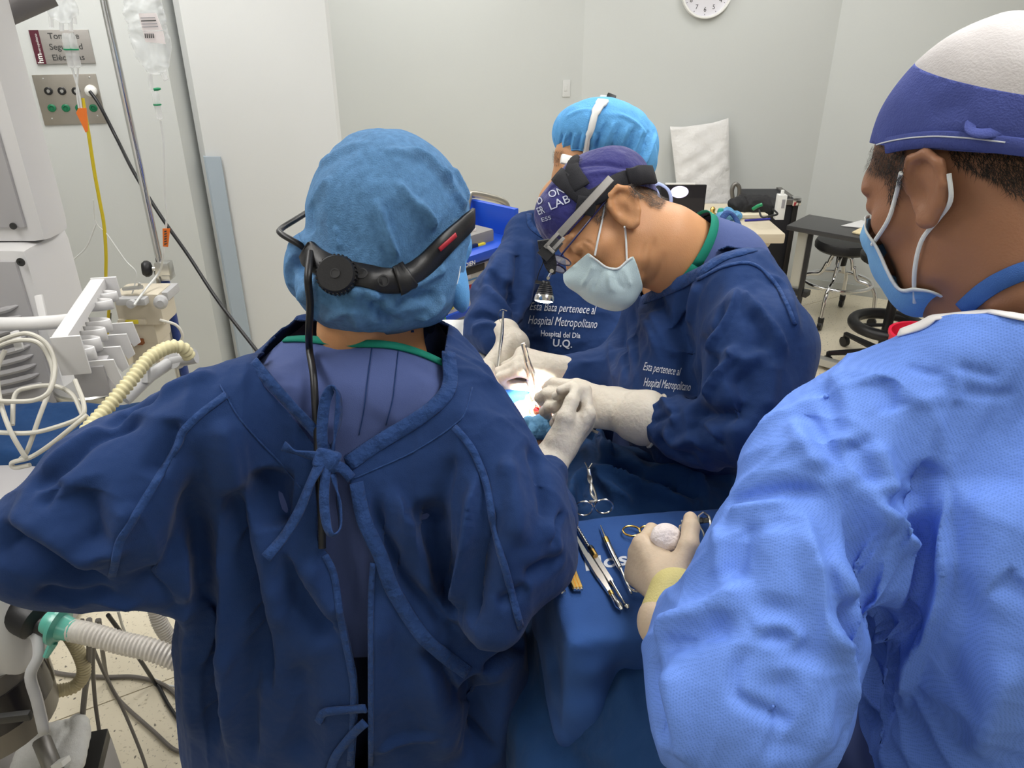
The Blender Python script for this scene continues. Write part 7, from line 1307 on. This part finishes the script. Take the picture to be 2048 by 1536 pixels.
# flight case
FC_ = thing('flight_case', 'black flight case with aluminium edges behind the cream table', 'case', (1.4, 4.5, 0)); yc = yf + .70; xc1 = UX(1591, yc, 405); zt_ = float(QY(1580, 402, yc)[2]); mb = MB(); mb.box((xc1 - .12, yc + .16, zt_/2 + .01), (.24, .32, zt_ - .02), bev=.003); mb.build('body', mat('case_black', (.012, .013, .018), .5, bump=.3, bscale=300), FC_)
for (c, d) in (((xc1, yc, zt_/2), (.03, .03, zt_)), ((xc1 - .12, yc, zt_ - .005), (.24, .03, .03)), ((xc1, yc + .16, zt_ - .005), (.03, .32, .03))): mb = MB(); mb.box(c, d, bev=.003); mb.build('edge_trim', M_STEELB if d[2] < .1 else M_SOCK_B, FC_)
mb = MB(); mb.box((xc1, yc, zt_), (.05, .05, .05), bev=.012); mb.build('corner_cap', M_CHROME, FC_)
# tablet computer on a stand
TB = thing('tablet', 'black tablet screen with a pale oval standing on the cream table', 'tablet', TQ(1368, 428)); yt = float(TQ(1368, 428)[1]); s0_, s1_ = QY(1322, 369, yt), QY(1414, 366, yt); b0_ = QY(1326, 429, yt); ht = s0_[2] - b0_[2]; wt = s1_[0] - s0_[0]; ctr = np.array([(s0_[0] + s1_[0])/2, yt, (s0_[2] + b0_[2])/2])
mb = MB(); mb.box(ctr, (wt, .012, ht), bev=.005); mb.build('body', M_BLACK, TB); mb = MB(); mb.box(ctr - np.array([0, .0065, 0]), (wt - .014, .001, ht - .014)); mb.build('screen', mat('screen_glass', (.006, .006, .010), .06, emit=(.10, .08, .13), estr=.03), TB)
el_c = QY(1359, 384, yt - .0075); mb = MB(); mb.lathe([(.001, 0), (.048, 0), (.048, .0004), (.001, .0004)], (0, 0, 0), (0, -1, 0), 36); V = np.array(mb.v); V[:, 2] *= .66; V = V + el_c; o = mesh('painted_reflection', V, mb.f, mat('reflection_lilac', (.6, .55, .75), .5, emit=(.80, .74, .98), estr=.9), TB, smooth=False)  # glowing oval stands in for a ceiling light mirrored in the glass
mb = MB(); mb.box(ctr + np.array([-.02, 0, ht/2 + .004]), (wt*.65, .012, .008), bev=.002); mb.build('stylus', M_WGLOSS, TB); mb = MB(); mb.prism([(0, 0), (.10, 0), (.012, ht*.9)], .02, ctr + np.array([-.03, .02, -ht/2]), np.stack([[0, 1., 0], [0, 0, 1.], [1., 0, 0]])); mb.build('stand', M_BLACK, TB)
mb = MB(); c = QY(1306, 400, yt + .06); mb.box(c, (.10, .05, ht*1.05), frame((.8, .6, 0), (0, 0, 1)), .006); tag(mb.build('laptop_lid', mat('dark_grey_lid', (.07, .075, .08), .45)), 'dark grey laptop lid beside the tablet behind the purple cap', 'laptop')
# cable bag, green lead, small things on the table
bq = TQ(1512, 432); bg_ = Sdf().add(ell(bq + np.array([-.03, .04, .05]), (.12, .06, .055))).add(ell(bq + np.array([.085, .02, .04]), (.06, .05, .05)), .03); S_ = Surf(*subdiv(*sdf_mesh(bg_, bq - .22, bq + .22, .009))); S_.ripple(.007, 30, seed=30); CBG = thing('cable_bag', 'black bundle of cables with a green lead on the cream table', 'bag', bq); S_.build('bundle', mat('black_fabric', (.012, .012, .014), .75, bump=.4, bscale=120), CBG)
mb = MB(); mb.tube(spline([QY(1506, 418, yf + .20), QY(1516, 412, yf + .18), QY(1524, 409, yf + .18)], 5), .009, 8); mb.build('green_lead', mat('green_lead', (.01, .25, .10), .4), CBG)
mb = MB(); mb.tube(spline([QY(1518, 420, yf + .14), QY(1524, 434, yf + .10), QY(1540, 432, yf + .10), QY(1555, 428, yf + .12), QY(1545, 418, yf + .14)], 6), .005, 8); mb.build('loose_cable', M_BLACK, CBG)
mb = MB(); mb.box(TQ(1559, 440) + np.array([0, .02, .065]), (.045, .04, .13), bev=.003); o = mb.build('small_carton', M_WGLOSS); tag(o, 'small white printed carton at the right end of the cream table', 'box'); mb = MB(); mb.box(TQ(1559, 440) + np.array([.006, -.001, .085]), (.016, .002, .045)); mb.build('print', mat('grey_print', (.35, .34, .36), .7), o); mb = MB(); mb.box(TQ(1559, 440) + np.array([0, .02, .142]), (.016, .012, .022), bev=.004); mb.build('flap', M_WGLOSS, o)
mb = MB(); mb.tube([TQ(1490, 441, .006), TQ(1540, 438, .006)], .006, 8); tag(mb.build('pen', mat('pen_blue', (.03, .03, .28), .4)), 'dark blue pen lying on the front of the cream table', 'pen')
q0 = TQ(1458, 440); S_ = Surf(*subdiv(*sdf_mesh(Sdf().add(ell(q0 + np.array([0, 0, .025]), (.055, .04, .035))), q0 - .1, q0 + .1, .008))); S_.ripple(.012, 40, seed=31); tag(S_.build('paper_mask', M_PAPER), 'crumpled light blue mask on the cream table behind the gown loop', 'mask')
mb = MB(); mb.lathe([(.018, 0), (.020, .02), (.014, .035), (.001, .036)], TQ(1441, 430), (0, 0, 1), 16); tag(mb.build('bottle_cap', mat('teal_cap', (.03, .38, .30), .4)), 'teal cap standing on the light blue mask', 'cap')
mb = MB(); q0 = TQ(1424, 432); mb.lathe([(.02, 0), (.022, .012), (.012, .02), (.014, .04), (.006, .05)], q0, (0, 0, 1), 14); tag(mb.build('brass_fitting', M_GOLD), 'small brass fitting beside the tablet on the cream table', 'fitting')
mb = MB(); mb.box(TQ(1500, 434) + np.array([0, .02, .012]), (.16, .12, .02), frame((1, .1, 0), (0, 0, 1)), .004); tag(mb.build('paper_pad', mat('cream_paper', (.70, .64, .50), .7)), 'cream paper pad under the black cable bundle', 'paper')
mb = MB(); mb.tube(spline([QY(1466, 402, yf + .75), QY(1464, 380, yf + .75), QY(1470, 368, yf + .75), QY(1478, 374, yf + .75), QY(1478, 390, yf + .75), QY(1473, 402, yf + .75), QY(1472, 425, yf + .75), QY(1470, 560, yf + .75)], 6), .012, 10); tag(mb.build('trolley_handle', M_STEELB), 'curved steel trolley handle beside the propped white pillow', 'handle')
# ---- black overbed table
ot0, ot1, ot2 = QZ(1577, 451, .76), QZ(1762, 484, .76), QZ(1640, 432, .76); eo = nrm(ot1 - ot0); no = np.array([-eo[1], eo[0], 0]); Ro = np.stack([eo, no, [0, 0, 1.]]); wo = abs(np.dot(ot2 - ot0, no))
OV = thing('overbed_table', 'black overbed table with light metal leg near the right wall', 'table', (ot0[0] + .15, ot0[1], 0)); lc_ = ot0 + eo*.36 + no*wo/2; mb = MB(); mb.box(lc_ - np.array([0, 0, .0125]), (.74, wo, .025), Ro, .006); mb.build('table_top', mat('black_laminate', (.035, .035, .037), .35), OV)
pb_ = ot0 + eo*.05 + no*.10; mb = MB(); mb.box((pb_[0], pb_[1], .36), (.05, .035, .74), Ro, .004); mb.build('post', mat('pale_metal', (.50, .50, .47), .4, .6), OV); pb2 = ot0 + eo*.10 + no*.06; mb = MB(); mb.box((pb2[0], pb2[1], .42), (.022, .022, .64), Ro, .003); mb.build('strut', M_BLACK, OV)
mb = MB(); c = pb_ + eo*.02; mb.box((c[0], c[1] - .02, .40), (.10, .06, .03), Ro, .004); mb.build('height_clamp', M_BLACK, OV); mb = MB(); mb.box((pb_[0], pb_[1], .04), (.05, wo, .05), Ro, .006); mb.box((pb_[0], pb_[1], .045) + eo*.32, (.66, .05, .04), Ro, .006); mb.build('foot', mat('pale_metal', (.50, .50, .47), .4, .6), OV)
OZ = lambda u, v, dz=.002: QZ(u, v, .76 + dz)
def sheet(pts, m, name, lb_, dz=.002, th=.002): P_ = [OZ(u, v, dz) for (u, v) in pts]; V = P_ + [p + np.array([0, 0, th]) for p in P_]; k = len(P_); tag(mesh(name, V, [tuple(range(k)), tuple(range(2*k - 1, k - 1, -1))] + [(i, k + i, k + (i + 1) % k, (i + 1) % k) for i in range(k)], m, smooth=False), lb_, 'paper')
sheet([(1682, 452), (1722, 441), (1770, 450), (1740, 458)], mat('pale_paper', (.60, .60, .60), .6), 'paper_sheet', 'grey-white paper sheet on the black overbed table'); sheet([(1704, 466), (1720, 458), (1775, 466), (1760, 478)], mat('manila', (.68, .58, .36), .6), 'folder', 'cream folder at the edge of the black overbed table', .003, .006)
# ---- stools
def stool(cx, cy, zs, label, m_seat, m_leg, ringz, rr, name='stool'):
    t = thing(name, label, 'stool', (cx, cy, 0)); mb = MB(); mb.lathe([(.05, -.075), (.150, -.07), (.168, -.055), (.170, -.03), (.160, -.008), (.11, .0), (.001, .002)], (cx, cy, zs), (0, 0, 1), 36); mb.build('seat', m_seat, t)
    mb = MB(); mb.lathe([(.03, -.16), (.035, -.075)], (cx, cy, zs), (0, 0, 1), 16); mb.build('hub', M_BLACK, t)
    for i in range(4):
        a = math.pi/2*i + .95; d = np.array([math.cos(a), math.sin(a), 0]); mb = MB(); c = np.array([cx, cy, 0]); mb.tube(spline([c + d*.015 + zC*(zs - .10), c + d*.055 + zC*(zs - .11), c + d*.075 + zC*(zs - .18), c + d*.080 + zC*(ringz + .10), c + d*.11 + zC*(ringz + .03), c + d*.18 + zC*(ringz + .01), c + d*.225 + zC*(ringz - .04), c + d*.24 + zC*.08], 6), .0125, 10); mb.build('leg', m_leg, t)
        mb = MB(); q_ = c + d*.24; mb.lathe([(.026, -.012), (.028, 0), (.026, .012)], (q_[0], q_[1], .028), (-d[1], d[0], 0), 18); mb.lathe([(.012, .03), (.018, .055), (.018, .08)], (q_[0], q_[1], 0), (0, 0, 1), 12); mb.build('caster', M_BLACK, t)
    mb = MB(); mb.tube([(cx + rr*math.cos(a), cy + rr*math.sin(a), ringz) for a in np.linspace(0, 2*math.pi, 40, endpoint=False)], .0105, 10, closed=True); mb.build('foot_ring', m_leg, t); return t
sx_ = QY(1690, 487, 4.50); stool(float(sx_[0]), 4.50, float(QY(1690, 478, 4.50)[2]), 'black padded stool with chrome legs and foot ring by the right wall', mat('black_vinyl', (.014, .014, .015), .42), M_CHROME, .245, .20)
s2 = QZ(1775, 650, .24); t2_ = thing('drafting_stool', 'black stool with round foot ring, partly hidden by the right man\'s mask', 'stool', (s2[0], s2[1], 0)); mb = MB(); mb.tube([(s2[0] + .17*math.cos(a), s2[1] + .17*math.sin(a), .24) for a in np.linspace(0, 2*math.pi, 40, endpoint=False)], .030, 14, closed=True); mb.build('foot_ring', M_BLACK, t2_)
mb = MB(); mb.tube([(s2[0], s2[1], .06), (s2[0], s2[1], .60)], .025, 12); mb.tube([(s2[0] - .15, s2[1], .24), (s2[0] + .15, s2[1], .24)], .010, 8); mb.build('column', M_BLACK, t2_); mb = MB(); mb.lathe([(.12, 0), (.20, .01), (.205, .04), (.18, .06), (.001, .065)], (s2[0], s2[1], .58), (0, 0, 1), 32); mb.build('seat', M_BLACK, t2_)
for i in range(5):
    a = 2*math.pi*i/5 + .62; d = np.array([math.cos(a), math.sin(a), 0]); c = np.array([s2[0], s2[1], .0]); mb = MB(); mb.tube([c + zC*.09, c + d*.28 + zC*.075], [.022, .014], 8); mb.build('base_arm', M_BLACK, t2_); mb = MB(); q_ = c + d*.28; mb.lathe([(.028, -.014), (.03, 0), (.028, .014)], (q_[0], q_[1], .03), (-d[1], d[0], 0), 16); mb.lathe([(.012, .03), (.014, .08)], (q_[0], q_[1], 0), (0, 0, 1), 10); mb.build('caster', M_BLACK, t2_)
rb_ = QZ(1785, 655, .20); BK = thing('waste_bin', 'bright red waste bin showing between the mask and the light blue gown', 'bin', (rb_[0] + .03, rb_[1] - .5, 0)); mb = MB(); mb.lathe([(.11, 0), (.125, .02), (.15, .40), (.158, .41), (.158, .425), (.145, .425), (.14, .40), (.001, .05)], (rb_[0] - .17, rb_[1] - .62, 0), (0, 0, 1), 28); mb.build('bucket', mat('bright_red', (.75, .015, .06), .4), BK)
